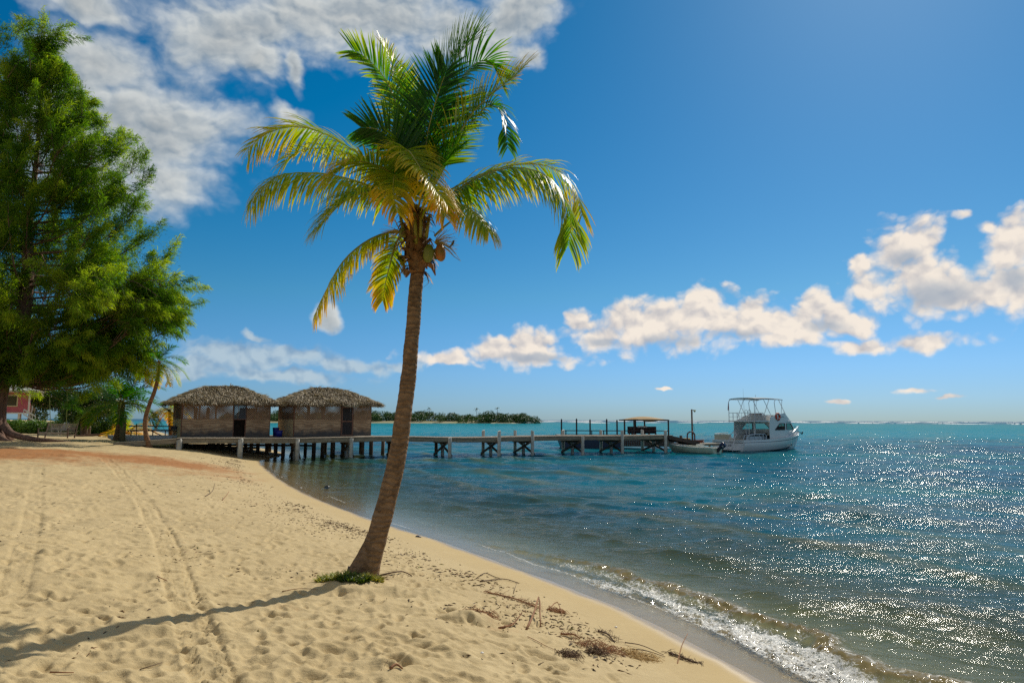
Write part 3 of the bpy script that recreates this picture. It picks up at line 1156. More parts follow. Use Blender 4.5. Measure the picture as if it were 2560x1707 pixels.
# upright right group
pfrond([(1000, 880), (1025, 650), (1070, 440), (1125, 290), (1190, 180), (1260, 110)], [.05, .1, .1, .05, 0, -.05], .74, .22, 13, droop=.25, n=125, roll=.35, wind=(.03, 0, 0))
pfrond([(1000, 890), (1050, 650), (1120, 460), (1190, 320), (1260, 240), (1330, 225), (1385, 300)], [.15, .3, .4, .45, .45, .4, .4], .64, .15, 14, droop=.45, n=115, roll=-.3, wind=(.03, 0, 0))
pfrond([(995, 900), (1010, 700), (1040, 520), (1080, 380), (1120, 270)], [-.05, -.12, -.2, -.25, -.3], .62, .05, 15, droop=.25, n=100, roll=-.6)
pfrond([(1005, 940), (1120, 700), (1240, 500), (1350, 390), (1440, 320), (1500, 270)], [0, -.05, -.1, -.1, -.1, -.05], .56, .42, 16, droop=.4, n=105, roll=.1, wind=(.02, 0, 0))
pfrond([(1005, 950), (1130, 720), (1240, 545), (1320, 450), (1380, 465), (1415, 560), (1425, 660)], [.2, .3, .3, .25, .2, .15, .1], .42, .12, 17, droop=.9, n=100)
pfrond([(1000, 960), (1050, 840), (1110, 740), (1170, 670)], [-.1, -.3, -.45, -.55], .62, .16, 18, droop=.3, n=70, roll=1.0, wind=(.03, 0, .02))

# towards the camera, older and yellow
pfrond([(965, 930), (925, 780), (905, 690), (930, 680), (990, 770), (1060, 870), (1120, 950)], [-.1, -.4, -.7, -.95, -1.25, -1.45, -1.6], .42, .42, 20, droop=1.0, n=95)
pfrond([(965, 960), (890, 850), (860, 800), (850, 880), (870, 990)], [-.15, -.5, -.8, -1.1, -1.25],   .44, .46, 21, droop=1.5, n=85)
pfrond([(975, 970), (1000, 880), (1040, 870), (1080, 930), (1110, 1010)], [-.15, -.5, -.8, -1.0, -1.1], .40, .50, 22, droop=1.4, n=80)

# low hanging old ones
pfrond([(915, 1085), (800, 1095), (690, 1150), (590, 1245), (510, 1385), (450, 1510)], [0, -.1, -.15, -.15, -.1, -.1], .40, .46, 24, droop=1.3, n=100, roll=-.3, dih=(-.6, -.1))
pfrond([(920, 1090), (870, 1130), (840, 1230), (815, 1330), (798, 1430)], [0, .1, .1, .1, .1], .34, .45, 25, droop=1.3, n=75)




def pc(cx, cy, dz=0.0):
    px, py = 780 + cx / 4.9, 480 + cy / 4.9
    return at_y(px, py, PY + dz) - PBASE


# fibrous boots and dead sheaths under the crown
mb = MB()
cen = [pc(1290, 980), pc(1290, 820), pc(1280, 650), pc(1280, 500), pc(1275, 330), pc(1275, 200)]
mb.tube(cen, [.10, .135, .15, .14, .12, .08], 16)
for k in range(120):
    c0 = cen[0].lerp(cen[-1], rr_.random())
    a = rr_.uniform(0, 2 * PI)
    r0 = .10
    L = rr_.uniform(.10, .26)
    up = rr_.uniform(-.4, 1.1)
    d = Vector((math.cos(a), math.sin(a), up)).normalized()
    p0 = c0 + Vector((math.cos(a), math.sin(a), 0)) * r0
    p1 = p0 + d * L * .6
    p2 = p1 + Vector((d.x * .5, d.y * .5, d.z - 1.0)).normalized() * L * .5
    s = Vector((-math.sin(a), math.cos(a), rr_.uniform(-.3, .3))) * rr_.uniform(.02, .055)
    mb.add([p0 - s, p0 + s, p1 + s * 1.1, p1 - s * 1.1, p2 + s * .25, p2 - s * .25], [(0, 1, 2, 3), (3, 2, 4, 5)])
mb.build('leaf_boots', M_HUSK, palm)
for q in ([pc(1375, 980), pc(1430, 1020), pc(1460, 1090), pc(1400, 1140)], [pc(1150, 800), pc(1080, 810), pc(1040, 860)], [pc(1180, 930), pc(1110, 960), pc(1080, 1010)], [pc(1440, 830), pc(1510, 870), pc(1530, 930)], [pc(1180, 700), pc(1080, 690), pc(1030, 740)]):
    mb = MB()
    for w in range(7):
        j = Vector((rr_.uniform(-.02, .02), rr_.uniform(-.03, .03), rr_.uniform(-.02, .02)))
        pts_ = [Vector(p) + j * (i + 1) * .8 for i, p in enumerate(q)]
        for i in range(len(pts_) - 1):
            s = Vector((0.0, .03, .012)) * (1 - i * .2)
            mb.add([pts_[i] - s, pts_[i] + s, pts_[i + 1] + s * .8, pts_[i + 1] - s * .8], [(0, 1, 2, 3)])
    mb.build('dead_sheath', pmat('dead_sheath', (0.22, 0.12, 0.07), .85, col2=(.48, .33, .24), scale=12), palm)
# stalks (petioles) in front of the heart
mb = MB()
for q, r in (([pc(1270, 640, -.14), pc(1268, 450, -.16), pc(1255, 250, -.2)], .03), ([pc(1325, 560, -.14), pc(1335, 400, -.16), pc(1330, 230, -.2)], .026), ([pc(1500, 540, -.05), pc(1600, 440, -.1), pc(1690, 370, -.1)], .016), ([pc(1130, 560, -.1), pc(1110, 420, -.1), pc(1080, 290, -.1)], .028), ([pc(1400, 560, -.1), pc(1420, 420, -.1), pc(1440, 290, -.12)], .026)):
    mb.tube(q, [r, r * .9, r * .7], 8)
mb.build('leaf_stalk', M_RACHIS, palm, True)
# dry flower stalks
mb = MB()
mb2 = MB()
for k in range(55):
    if k < 32:
        s0 = pc(1500, 620, -.12)
        a = rr_.uniform(-.9, .9)
        e = s0 + Vector((math.cos(a) * rr_.uniform(.18, .36), rr_.uniform(-.15, .1), math.sin(a) * .26))
    else:
        s0 = pc(1080, 480, -.12)
        a = rr_.uniform(2.2, 4.6)
        e = s0 + Vector((math.cos(a) * rr_.uniform(.15, .3), rr_.uniform(-.15, .1), math.sin(a) * .3))
    mid = s0.lerp(e, .5) + Vector((0, 0, rr_.uniform(-.01, .05)))
    (mb if k < 32 else mb2).tube([s0, mid, e], [.005, .004, .002], 4)
mb2.build('flower_stalk', pmat('dry_stalk', (0.30, 0.20, 0.05), .7, col2=(.55, .42, .12), scale=8), palm)
mb.build('flower_stalk', pmat('dry_stalk', (0.30, 0.20, 0.05), .7, col2=(.55, .42, .12), scale=8), palm)
# one bleached dead leaflet sticking out, with the small bird on it
mb = MB()
for q in ([pc(1560, 620, -.12), pc(1690, 680, -.14), pc(1760, 760, -.15), pc(1825, 850, -.15)], [pc(1560, 640, -.12), pc(1670, 710, -.14), pc(1740, 790, -.15), pc(1810, 840, -.15)]):
    for i in range(3):
        s = Vector((.004, .012, .014)) * (1.2 - i * .4)
        mb.add([q[i] - s, q[i] + s, q[i + 1] + s * .6, q[i + 1] - s * .6], [(0, 1, 2, 3)])
mb.build('dead_leaflet', pmat('bleached_leaf', (0.45, 0.36, 0.26), .6), palm)


def nut(p, L, tilt, mat_, lab=None):
    mb = MB()
    prof = [(.01, 0), (.032, .012), (.05, .05), (.056, .09), (.05, .135), (.035, .165), (.012, .18)]
    prof = [(r * L / .18, -z * L / .18) for r, z in prof]
    mb.lathe(prof, (0, 0, 0), 16)
    o = mb.build('coconut', mat_, palm, True)
    o.location = p
    o.rotation_euler = (0.15, tilt, 0)
    if lab:
        o['label'] = lab
    return o


g1 = pmat('coconut_green', (0.10, 0.14, 0.02), .45, col2=(.24, .24, .05), scale=16)
g2 = pmat('coconut_ripe', (0.16, 0.13, 0.02), .5, col2=(.50, .13, .03), scale=9)
nut(pc(1440, 640, -.2), .25, .12, g1, 'green coconut')
nut(pc(1560, 640, -.16), .235, -.12, g2, 'orange-patched coconut')
nut(pc(1120, 440, -.16), .13, .3, g1)
nut(pc(1510, 690, .05), .16, -.1, g1)

# small bird
bp = PBASE + pc(1725, 672, -.14)
bird = MB()
sect = [(-.055, .0, .003), (-.03, .006, .009), (-.005, .014, .016), (.015, .026, .017), (.028, .04, .012), (.036, .05, .012), (.046, .052, .008), (.058, .05, .0015)]
pts_ = [Vector((x, 0, z)) for x, z, r in sect]
bird.tube(pts_, [r for x, z, r in sect], 10)
bird.bar((-.05, 0, .0), (-.10, 0, -.02), .014, .003)
bird.bar((0, .004, .004), (.004, .004, -.022), .002)
bird.bar((0, -.004, .004), (.004, -.004, -.022), .002)
bo = bird.build('bird', pmat('bird_dark', (0.03, 0.025, 0.03), .6, col2=(.07, .06, .06)), None, True)
bo.location = bp + Vector((0, 0, .02))
bo.rotation_euler = (0, -.5, 0.2)
tag(bo, 'tiny dark bird perched on a dead leaflet beside the coconuts', 'bird')

# weeds round the palm's foot
M_WEED = leafmat('weed_leaf', [(0, (.03, .07, .008)), (.45, (.13, .18, .012)), (.8, (.36, .36, .03)), (1, (.48, .38, .12))], rough=.5, trans=.3)


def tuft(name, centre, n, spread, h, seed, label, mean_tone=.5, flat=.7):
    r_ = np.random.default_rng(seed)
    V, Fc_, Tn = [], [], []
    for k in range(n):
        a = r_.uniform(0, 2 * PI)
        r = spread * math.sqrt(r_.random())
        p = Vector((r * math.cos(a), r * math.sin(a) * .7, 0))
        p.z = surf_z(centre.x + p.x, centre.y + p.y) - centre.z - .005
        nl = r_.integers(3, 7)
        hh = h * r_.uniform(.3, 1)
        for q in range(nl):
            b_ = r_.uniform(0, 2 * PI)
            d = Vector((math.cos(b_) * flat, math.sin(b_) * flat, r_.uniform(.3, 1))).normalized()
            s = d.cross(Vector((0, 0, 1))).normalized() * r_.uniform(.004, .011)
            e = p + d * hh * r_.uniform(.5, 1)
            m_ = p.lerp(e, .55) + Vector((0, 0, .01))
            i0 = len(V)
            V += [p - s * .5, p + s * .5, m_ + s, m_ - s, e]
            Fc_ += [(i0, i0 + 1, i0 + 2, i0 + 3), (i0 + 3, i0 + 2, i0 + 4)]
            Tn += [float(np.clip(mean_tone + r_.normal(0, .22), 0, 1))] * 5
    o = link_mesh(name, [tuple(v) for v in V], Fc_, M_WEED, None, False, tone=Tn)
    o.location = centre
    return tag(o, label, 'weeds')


def tuft_at(px, py, *a, **k):
    p = on_ground(px, py)
    return tuft('weed_tuft', Vector((p.x, p.y, surf_z(p.x, p.y))), *a, **k)


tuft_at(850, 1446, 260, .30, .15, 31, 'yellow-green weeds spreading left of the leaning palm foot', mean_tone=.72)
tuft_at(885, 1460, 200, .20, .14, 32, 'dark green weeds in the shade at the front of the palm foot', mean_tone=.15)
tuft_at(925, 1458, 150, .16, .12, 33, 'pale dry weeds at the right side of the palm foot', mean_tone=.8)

# another coconut palm just outside the frame: one frond tip hangs in at the top
def generic_palm(base, top, r0, r1, nf, fl, ll, lw, label, seed, bend=(0, 0), age=(.1, .6), n=46, steps=3, group=None, elev=(-.7, 1.3), fold=False, az=None, name='palm_tree', droopk=1.0, barkmat=None):
    r_ = np.random.default_rng(seed)
    root = thing(name, label, 'palm tree', base, 0, group)
    base, top = Vector(base), Vector(top)
    v = top - base
    mids = []
    for t_ in np.linspace(0, 1, 7):
        w = math.sin(PI * t_)
        w2 = math.sin(2 * PI * t_)
        mids.append((v.x * t_ + bend[0] * w + bend[1] * w2, v.y * t_, v.z * t_, r0 + (r1 - r0) * t_ ** .6))
    mids[0] = (mids[0][0], mids[0][1], -.1, r0 * 1.3)
    C = catmull(mids, 40)
    mb = MB()
    rad_ = [r * (1.04 if i % 2 else .97) for i, r in enumerate(C[:, 3])]
    mb.tube(C[:, :3], rad_, 12)
    mb.build('trunk', barkmat or M_BARK, root, True)
    mb = MB()
    hub = Vector(tuple(C[-1, :3]))
    for k in range(26):
        a = r_.uniform(0, 2 * PI)
        d = Vector((math.cos(a), math.sin(a), r_.uniform(-.3, 1.2))).normalized()
        p0 = hub + Vector((0, 0, r_.uniform(-.25, .1)))
        s = d.cross(Vector((0, 0, 1))).normalized() * .035
        e = p0 + d * r_.uniform(.15, .35) * fl / 3
        mb.add([p0 - s, p0 + s, e + s * .4, e - s * .4], [(0, 1, 2, 3)])
    mb.build('leaf_boots', M_HUSK, root)
    for k in range(nf):
        u = (k + .5) / nf
        el = elev[1] + (elev[0] - elev[1]) * u ** .8 + r_.normal(0, .08)
        a = az[k] if az else k * 2.39996 + r_.normal(0, .15)
        L = fl * r_.uniform(.85, 1.1) * (.8 + .2 * math.sin(PI * u))
        p = hub.copy()
        d = Vector((math.cos(a) * math.cos(el), math.sin(a) * math.cos(el), math.sin(el)))
        q = [tuple(p)]
        for i in range(7):
            p = p + d * (L / 7)
            d = (d + Vector((0, 0, -.17 * droopk * (1 + i * .12)))).normalized()
            q.append(tuple(p))
        add_frond(root, catmull(q, 26), ll, lw, age[0] + (age[1] - age[0]) * u ** 1.5, seed * 100 + k, rad=.02 * fl / 2, n=n, steps=steps, fold=fold, droop=1.0, roll=r_.uniform(-.4, .4))
    return root
# ---------------------------------------------------------------- casuarina
tb = on_ground(22, 1103)
TB = Vector((tb.x, tb.y, tb.z))
TD = TB.y
M_NEEDLE = leafmat('casuarina_needles', [(0, (.025, .065, .008)), (.35, (.075, .155, .012)), (.7, (.19, .26, .02)), (1, (.32, .34, .035))], rough=.6, trans=.6, tint=(1.7, 2.0, .4), spec=.2)
M_TBARK = pmat('casuarina_bark', (0.10, 0.055, 0.04), .9, col2=(.30, .18, .13), scale=5, bump=.9, bscale=9, bdist=.08, stretch=(2.2, 2.2, .35))
tree = thing('casuarina_tree', 'huge wispy casuarina with a fluted brown trunk, the largest tree, cut by the photo edge', 'tree', TB)
tr_ = np.random.default_rng(21)


def tp(px, py, dz=0.0):
    return at_y(px, py, TD + dz) - TB


mb = MB()
# fluted trunk made of strands that spread into roots
for k, (ax, spread_, r) in enumerate([(-.45, -.5, .42), (-.1, .1, .46), (.28, .5, .36), (-.75, -1.1, .3), (.45, .8, .26), (.0, .2, .4)]):
    yy = (-.25, -.35, -.15, .1, .15, .3)[k]
    ax, r = ax * .85, r * .85
    pl = [(ax * 1.1 + spread_ * .35 - .7, yy * 1.5, -.15, r * 1.35), (ax - .85, yy, .5, r), (ax * .9 - .95, yy * .8, 2.0, r * .85), (ax * .8 - .7, yy * .6, 4.0, r * .75), (ax * .6 - .3, yy * .4, 6.5, r * .55)]
    C = catmull(pl, 20)
    mb.tube(C[:, :3], C[:, 3], 12)
for q in ([(-.25, -.2, .95, .22), (.35, -.25, .42, .2), (1.7, -.25, .13, .14), (2.6, -.1, .05, .09), (3.5, .1, -.03, .04)], [(-.4, -.4, .5, .2), (.3, -.9, .16, .15), (1.2, -1.3, -.03, .07)],
          [(-.9, -.4, .5, .2), (-.8, -1.1, .1, .14), (-.6, -1.7, -.05, .06)], [(-.9, -.2, .5, .2), (-1.6, -.5, .1, .14), (-2.6, -.8, -.05, .06)]):
    C = catmull(q, 14)
    mb.tube(C[:, :3], C[:, 3], 9)
mb.build('trunk', M_TBARK, tree, True)

# outline of the crown: height above the base against reach
prof_px = [(60, 30), (85, 62), (140, 98), (165, 150), (200, 190), (270, 205), (310, 262), (360, 322), (430, 352), (520, 388), (570, 425), (640, 470), (720, 470), (790, 445), (850, 410), (905, 350), (945, 270), (975, 180)]
hz = np.array([tp(x, y).z for y, x in prof_px])[::-1]
rz_ = np.array([tp(x, y).x for y, x in prof_px])[::-1] * np.interp(hz, [3, 10, 18, 25], [1.0, 1.0, 1.1, 1.0])
limbs = []
mb = MB()
leader = catmull([(0, 0, 5, .5), (.2, .1, 9, .36), (-.1, .2, 13, .24), (.2, 0, 17, .13), (.1, 0, hz.max() - 1.0, .03)], 30)
mb.tube(leader[:, :3], leader[:, 3], 10)
plumes = []
for k in range(200):
    h = hz.min() + .5 + (hz.max() - hz.min() - 1.4) * ((k + tr_.random()) / 200) ** 1.15
    R = np.interp(h, hz, rz_) * tr_.uniform(.62, 1.0)
    a = k * 2.39996 + tr_.normal(0, .2)
    h0 = max(3.4, h - R * tr_.uniform(.25, .5))
    p0 = np.array([np.interp(h0, leader[:, 2], leader[:, 0]), np.interp(h0, leader[:, 2], leader[:, 1]), h0])
    end = np.array([R * math.cos(a), R * math.sin(a) * (.42 if math.sin(a) < 0 else .6), h])
    r0 = .02 + .009 * R
    midp = p0 * .45 + end * .55 + np.array([0, 0, -.12 * R])
    C = catmull([tuple(p0) + (r0,), tuple(midp) + (r0 * .55,), tuple(end) + (.012,)], 14)
    mb.tube(C[:, :3], C[:, 3], 5)
    nsub = int(3 + R * 1.25)
    for q in range(nsub):
        t_ = 1 - .8 * tr_.random() ** 1.3
        i = int(t_ * 13)
        s0 = C[i, :3]
        dd = (C[-1, :3] - C[max(0, i - 3), :3])
        dd = dd / (np.linalg.norm(dd) + 1e-6)
        dd = dd + tr_.normal(0, .5, 3) + np.array([0, 0, .5])
        dd /= np.linalg.norm(dd)
        ln = tr_.uniform(.9, 2.6)
        e = s0 + dd * ln
        e[1] *= .9
        rr = np.interp(e[2], hz, rz_, left=rz_[0], right=.3) * tr_.uniform(.95, 1.16)
        k_ = math.hypot(e[0], e[1])
        if k_ > rr:
            e[0] *= rr / k_
            e[1] *= rr / k_
        mb.tube([s0, s0 * .5 + e * .5 + np.array([0, 0, -.05]), e], [.018, .012, .005], 4)
        if fbm(np.array([e[0] * .42 + 3]), np.array([e[2] * .5 + e[1] * .3]), 2)[0] < -.42 and e[0] > 1.5:
            continue
        plumes.append((s0, e, tr_.uniform(.0, 1.0)))
# the rounded top on the landward side
for k in range(170):
    e = np.array([tr_.uniform(-5.5, .6), tr_.uniform(-2, 2), tr_.uniform(9, 25.3)])
    s0 = e - np.array([tr_.uniform(-.8, .8), tr_.uniform(-.6, .6), tr_.uniform(.8, 1.8)])
    mb.tube([s0, (s0 + e) / 2, e], [.02, .012, .005], 4)
    plumes.append((s0, e, tr_.uniform(0, 1)))
# low skirts on the seaward side, hanging over the young palms
for k in range(75):
    h = tr_.uniform(4.3, 9.5)
    R = np.interp(h, hz, rz_) * tr_.uniform(.55, 1.0)
    a = tr_.uniform(-1.5, 1.1)
    e0 = np.array([R * math.cos(a), R * math.sin(a) * .5, h])
    s0 = e0 * np.array([.72, .72, 1]) + np.array([0, 0, tr_.uniform(.3, 1.2)])
    mb.tube([s0, (s0 + e0) / 2 + np.array([0, 0, .15]), e0], [.03, .02, .008], 4)
    for q in range(4):
        dd = (e0 - s0) / np.linalg.norm(e0 - s0) + tr_.normal(0, .5, 3) + np.array([0, 0, .05])
        dd /= np.linalg.norm(dd)
        c0 = s0 + (e0 - s0) * tr_.uniform(.4, 1)
        e = c0 + dd * tr_.uniform(.8, 1.8)
        mb.tube([c0, (c0 + e) / 2, e], [.015, .01, .005], 4)
        plumes.append((c0, e, tr_.uniform(.2, 1.0)))
mb.build('branches', M_TBARK, tree, True)
# needle sprays: thin hanging strands along every twig
V, Tn = [], []
for s0, e, tone0 in plumes:
    n = 250
    u = tr_.beta(2.2, 1.3, n)
    ax = e - s0
    L = np.linalg.norm(ax) + 1e-6
    ax = ax / L
    P = s0 + ax * (u * (L + .25))[:, None] + tr_.normal(0, 1, (n, 3)) * (np.array([.27, .27, .22]) * (1.35 - 1.05 * u)[:, None])
    d = ax[None] * .8 + tr_.normal(0, .45, (n, 3)) + np.array([0.05, 0, -.25])
    d /= np.linalg.norm(d, axis=1)[:, None]
    ln = tr_.uniform(.14, .36, n)[:, None]
    w = np.cross(d, tr_.normal(0, 1, (n, 3)))
    w /= np.linalg.norm(w, axis=1)[:, None]
    w *= tr_.uniform(.009, .02, n)[:, None]
    Q = P + d * ln * .55
    E = P + d * ln + np.array([0, 0, -.06])
    V.append(np.stack([P - w, P + w, Q + w * .8, Q - w * .8, E + w * .3, E - w * .3], 1).reshape(-1, 3))
    tn = np.clip(-.05 + .8 * tone0 + .4 * (u - .3) + tr_.normal(0, .12, n), 0, 1)
    Tn.append(np.repeat(tn, 6))
V = np.vstack(V)
nn = len(V) // 6
b_ = np.arange(nn)[:, None] * 6
F4 = np.vstack([b_ + np.array([0, 1, 2, 3]), b_ + np.array([3, 2, 4, 5])])
link_mesh('crown', V, F4, M_NEEDLE, tree, False, tone=np.concatenate(Tn))
print('needles', nn)

# ---------------------------------------------------------------- smaller palms
g = on_ground(375, 1119)
top = at_y(396, 905, g.y) 
generic_palm(g, top, .15, .10, 17, 1.95, .50, .035, 'slender young palm with a twice-bent orange-brown trunk in front of the ramp', 41, bend=(-.29, -.23), age=(.1, .55), barkmat=bark_mat('palm_bark_orange', (0.17, 0.085, 0.045), (0.34, 0.19, 0.10), 14), elev=(-.9, 1.2))
g = on_ground(293, 1104)
g2_ = at_y(293, 1104, g.y + 1.2)
gp = Vector((g2_.x, g.y + 1.2, ground_z(g2_.x, g.y + 1.2)))
generic_palm(gp, at_y(304, 1008, gp.y), .26, .2, 17, 3.4, .8, .055, 'stocky green palm whose fronds reach behind the slender palm, beside the round post', 42, bend=(.05, 0), age=(.0, .3), elev=(-.25, 1.35), n=60)
p = on_ground(268, 1098)
p = Vector((p.x - .8, p.y + 4, ground_z(p.x - .8, p.y + 4)))
generic_palm(p, Vector((p.x, p.y, p.z + .35)), .2, .14, 11, 2.3, .6, .05, 'low trunkless yellow-orange palm between the flowering tree and the post', 43, age=(.55, .9), elev=(-.3, 1.1))
p = at_y(428, 1074, 50)
p = Vector((p.x, 50, ground_z(p.x, 50)))
generic_palm(p, Vector((p.x - .2, p.y, p.z + 2.2)), .16, .1, 9, 2.0, .6, .05, 'small palm half hidden behind the thatched hut corner with brown drooping fronds', 44, age=(.4, .9), elev=(-.9, .8))
for (px, py, topx, topy, seed, lab) in ((68, 1066, 90, 985, 45, 'leaning grey palm trunk near the pink house, left of a crossing pair'), (75, 1071, 96, 992, 46, 'paler palm trunk near the pink house, right of a crossing pair')):
    g = on_ground(px, py)
    generic_palm(g, at_y(topx, topy - 25, g.y), .2, .14, 9, 2.8, .8, .07, lab, seed, age=(.5, .85), elev=(-1.0, .6), barkmat=bark_mat('palm_bark_grey%d' % seed, (0.16, 0.12, 0.09), (0.33, 0.26, 0.2), 14))

# ---------------------------------------------------------------- leafy shrubs and trees
M_BROAD = leafmat('broad_leaf', [(0, (.014, .05, .008)), (.4, (.045, .12, .015)), (.8, (.12, .19, .02)), (1, (.24, .25, .03))], rough=.3, trans=.35, spec=.7)
M_WOOD = pmat('shrub_wood', (0.12, 0.07, 0.045), .85, col2=(.25, .16, .1), scale=6, bump=.5)
M_PETAL = pmat('white_petal', (0.75, 0.74, 0.62), .5)


def leaf_cloud(centres, radii, n, size, seed, shell=.55):
    """n leaf blades spread through a set of lumps"""
    r_ = np.random.default_rng(seed)
    c = np.array(centres, dtype=float)
    R = np.array(radii, dtype=float)
    if R.ndim == 1:
        R = np.repeat(R[:, None], 3, 1)
    w = (R.prod(1)) ** .7
    i = r_.choice(len(c), n, p=w / w.sum())
    d = r_.normal(0, 1, (n, 3))
    d /= np.linalg.norm(d, axis=1)[:, None]
    rad_ = shell + (1.05 - shell) * r_.random(n) ** .6
    P = c[i] + d * R[i] * rad_[:, None]
    a = r_.normal(0, 1, (n, 3)) + d * .4
    a[:, 2] -= .25
    a /= np.linalg.norm(a, axis=1)[:, None]
    w_ = np.cross(a, d + r_.normal(0, .4, (n, 3)))
    w_ /= np.linalg.norm(w_, axis=1)[:, None] + 1e-6
    L = size * r_.uniform(.6, 1.2, n)[:, None]
    V = np.stack([P, P + a * L * .5 + w_ * L * .26, P + a * L, P + a * L * .5 - w_ * L * .26], 1).reshape(-1, 3)
    Fq = np.arange(n * 4).reshape(n, 4)
    ct = r_.uniform(-.2, .2, len(c))[i]
    tn = np.clip(.4 + ct + r_.normal(0, .2, n), 0, 1)
    return V, Fq, np.repeat(tn, 4)


def shrub(name, label, cat, base, centres, radii, n, size, seed, stems=(), mat=None, group=None, flowers=0):
    root = thing(name, label, cat, base, 0, group)
    V, Fq, tn = leaf_cloud(centres, radii, n, size, seed)
    link_mesh('crown', V, Fq, mat or M_BROAD, root, False, tone=tn)
    if stems:
        mb = MB()
        for q, r in stems:
            C = catmull([tuple(p) + (r * (1 - .14 * i),) for i, p in enumerate(q)], 10)
            mb.tube(C[:, :3], C[:, 3], 8)
        mb.build('trunk', M_WOOD, root, True)
    if flowers:
        V, Fq, tn = leaf_cloud(centres, radii, flowers * 2, size * .8, seed + 1, shell=1.02)
        link_mesh('blossoms', V, Fq, M_PETAL, root, False, tone=tn)
    return root


g = on_ground(212, 1088)
cr_, ra_ = [], []
r5 = np.random.default_rng(51)
for k in range(26):
    px = r5.uniform(172, 282)
    py = r5.uniform(985, 1045)
    if py > 1030 and px > 240:
        py -= 20
    q = at_y(px, py, g.y + r5.uniform(-1, 1)) - g
    cr_.append(tuple(q))
    ra_.append(r5.uniform(.5, .95))
shrub('flowering_tree', 'small broad-leaved tree with white flowers and several stems, right of the hanging bench', 'tree', g, cr_, ra_, 16000, .2, 52,
      stems=[([(-.15, 0, -.1), (-.3, 0, .7), (-.5, 0, 1.4), (-.9, .1, 2.1)], .13), ([(.05, 0, -.1), (0, .1, .7), (.1, 0, 1.5), (.2, 0, 2.3)], .14), ([(.3, 0, -.1), (.35, 0, .7), (.5, -.1, 1.4), (1.1, 0, 2.0)], .12), ([(-.3, 0, -.1), (-.45, .2, .8), (-.35, .2, 1.5)], .09)], flowers=260)
g = on_ground(120, 1080)
g = Vector((g.x, g.y + 2, ground_z(g.x, g.y + 2)))
cr_, ra_ = [], []
for k in range(22):
    q = at_y(r5.uniform(92, 178), r5.uniform(985, 1045), g.y + r5.uniform(-1, 1)) - g
    cr_.append(tuple(q))
    ra_.append(r5.uniform(.5, .95))
shrub('flowering_bush', 'dense dark bush with scattered white blooms behind the hanging bench', 'bush', g, cr_, ra_, 15000, .2, 53, stems=[([(0, 0, -.1), (.1, 0, .8), (.2, 0, 1.6)], .12)], flowers=90)
M_HEDGE = leafmat('hedge_leaf', [(0, (.05, .13, .012)), (.5, (.13, .26, .025)), (1, (.24, .33, .04))], rough=.45, trans=.25)
for (x0, x1, y0, y1, lab, sd) in ((18, 56, 1037, 1056, 'rounded light green hedge below the pink house, nearest the big trunk', 54), (60, 100, 1036, 1056, 'light green hedge behind the two leaning palm trunks', 55), (100, 150, 1036, 1056, 'green hedge seen behind the hanging bench backrest', 56), (150, 200, 1030, 1056, 'light green bush between the hanging bench and the flowering tree', 59), (196, 240, 1030, 1056, 'green bush seen through the stems of the flowering tree', 60), (262, 302, 1028, 1056, 'green bush behind the low yellow palm and the round post', 57), (232, 262, 1040, 1062, 'yellow-green bush behind the flowering tree and low yellow palm', 58)):
    g = on_ground((x0 + x1) / 2, 1060)
    Y0 = min(g.y, 58)
    g = Vector((at_y((x0 + x1) / 2, 1060, Y0).x, Y0, 0))
    g.z = ground_z(g.x, g.y)
    w = (x1 - x0) / F * Y0
    tall = 1.0 if sd in (54, 55, 56, 58) else 1.7
    cr_ = [(u * w / 2, r5.uniform(-.3, .3), .45 * tall * r5.uniform(.8, 1.2)) for u in np.linspace(-1, 1, 7)]
    shrub('hedge_bush', lab, 'hedge', g, cr_, [(.5, .6, .62 * tall)] * 7, 4500, .15, sd, mat=M_HEDGE)
# ---------------------------------------------------------------- pier
M_DECK = pmat('weathered_deck', (0.20, 0.165, 0.12), .85, col2=(.40, .34, .26), scale=5, bump=.4, stretch=(1, 1, 3))
M_BEAM = pmat('weathered_beam', (0.15, 0.125, 0.09), .85, col2=(.34, .29, .21), scale=4, bump=.4, stretch=(.5, 3, 3))
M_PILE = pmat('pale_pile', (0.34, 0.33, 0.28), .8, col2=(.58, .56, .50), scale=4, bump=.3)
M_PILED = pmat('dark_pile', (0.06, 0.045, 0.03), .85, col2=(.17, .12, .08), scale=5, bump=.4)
M_ROPE = pmat('rope', (0.42, 0.38, 0.27), .8)

PO = Vector((0, 50.3, 0))
PD = Vector((1, .417, 0)).normalized()
PN = Vector((-PD.y, PD.x, 0))
PANG = math.atan2(PD.y, PD.x)
PW = 3.0


def pier_t(px):
    """distance along the pier's near edge where the line of sight at px crosses it"""
    d = ray(px, 1120)
    k = d.x / d.y
    y = PO.y / (1 - .417 * k)
    return k * y / PD.x


DZ = 1.42
pier = thing('pier', 'long weathered wooden pier on piles running from the sand out over the water', 'pier', PO, PANG)
tL = pier_t(440)
tR = pier_t(1668)
wob = lambda t: .03 * math.sin(t * .5) - .05 * smooth01(np.array([(t + 9) / 6]))[0] * smooth01(np.array([(9 - t) / 8]))[0]
mb = MB()
x = tL
pr = random.Random(9)
while x < tR:
    w = .145
    z = DZ + wob(x) + pr.uniform(-.006, .006)
    mb.box(x, x + w - .012, -.06 + pr.uniform(-.03, .03), PW + .06 + pr.uniform(-.03, .03), z - .045, z)
    x += w
o = mb.build('deck', M_DECK, pier)
mb = MB()
n = 22
for yy in (-.02, PW * .5, PW - .05):
    for i in range(n):
        a = tL + (tR - tL) * i / n
        b = tL + (tR - tL) * (i + 1) / n
        jz = pr.uniform(-.012, .012)
        mb.bar((a, yy, DZ + wob(a) - .19 + jz), (b - .012, yy, DZ + wob(b) - .19 + jz), .07, .27)
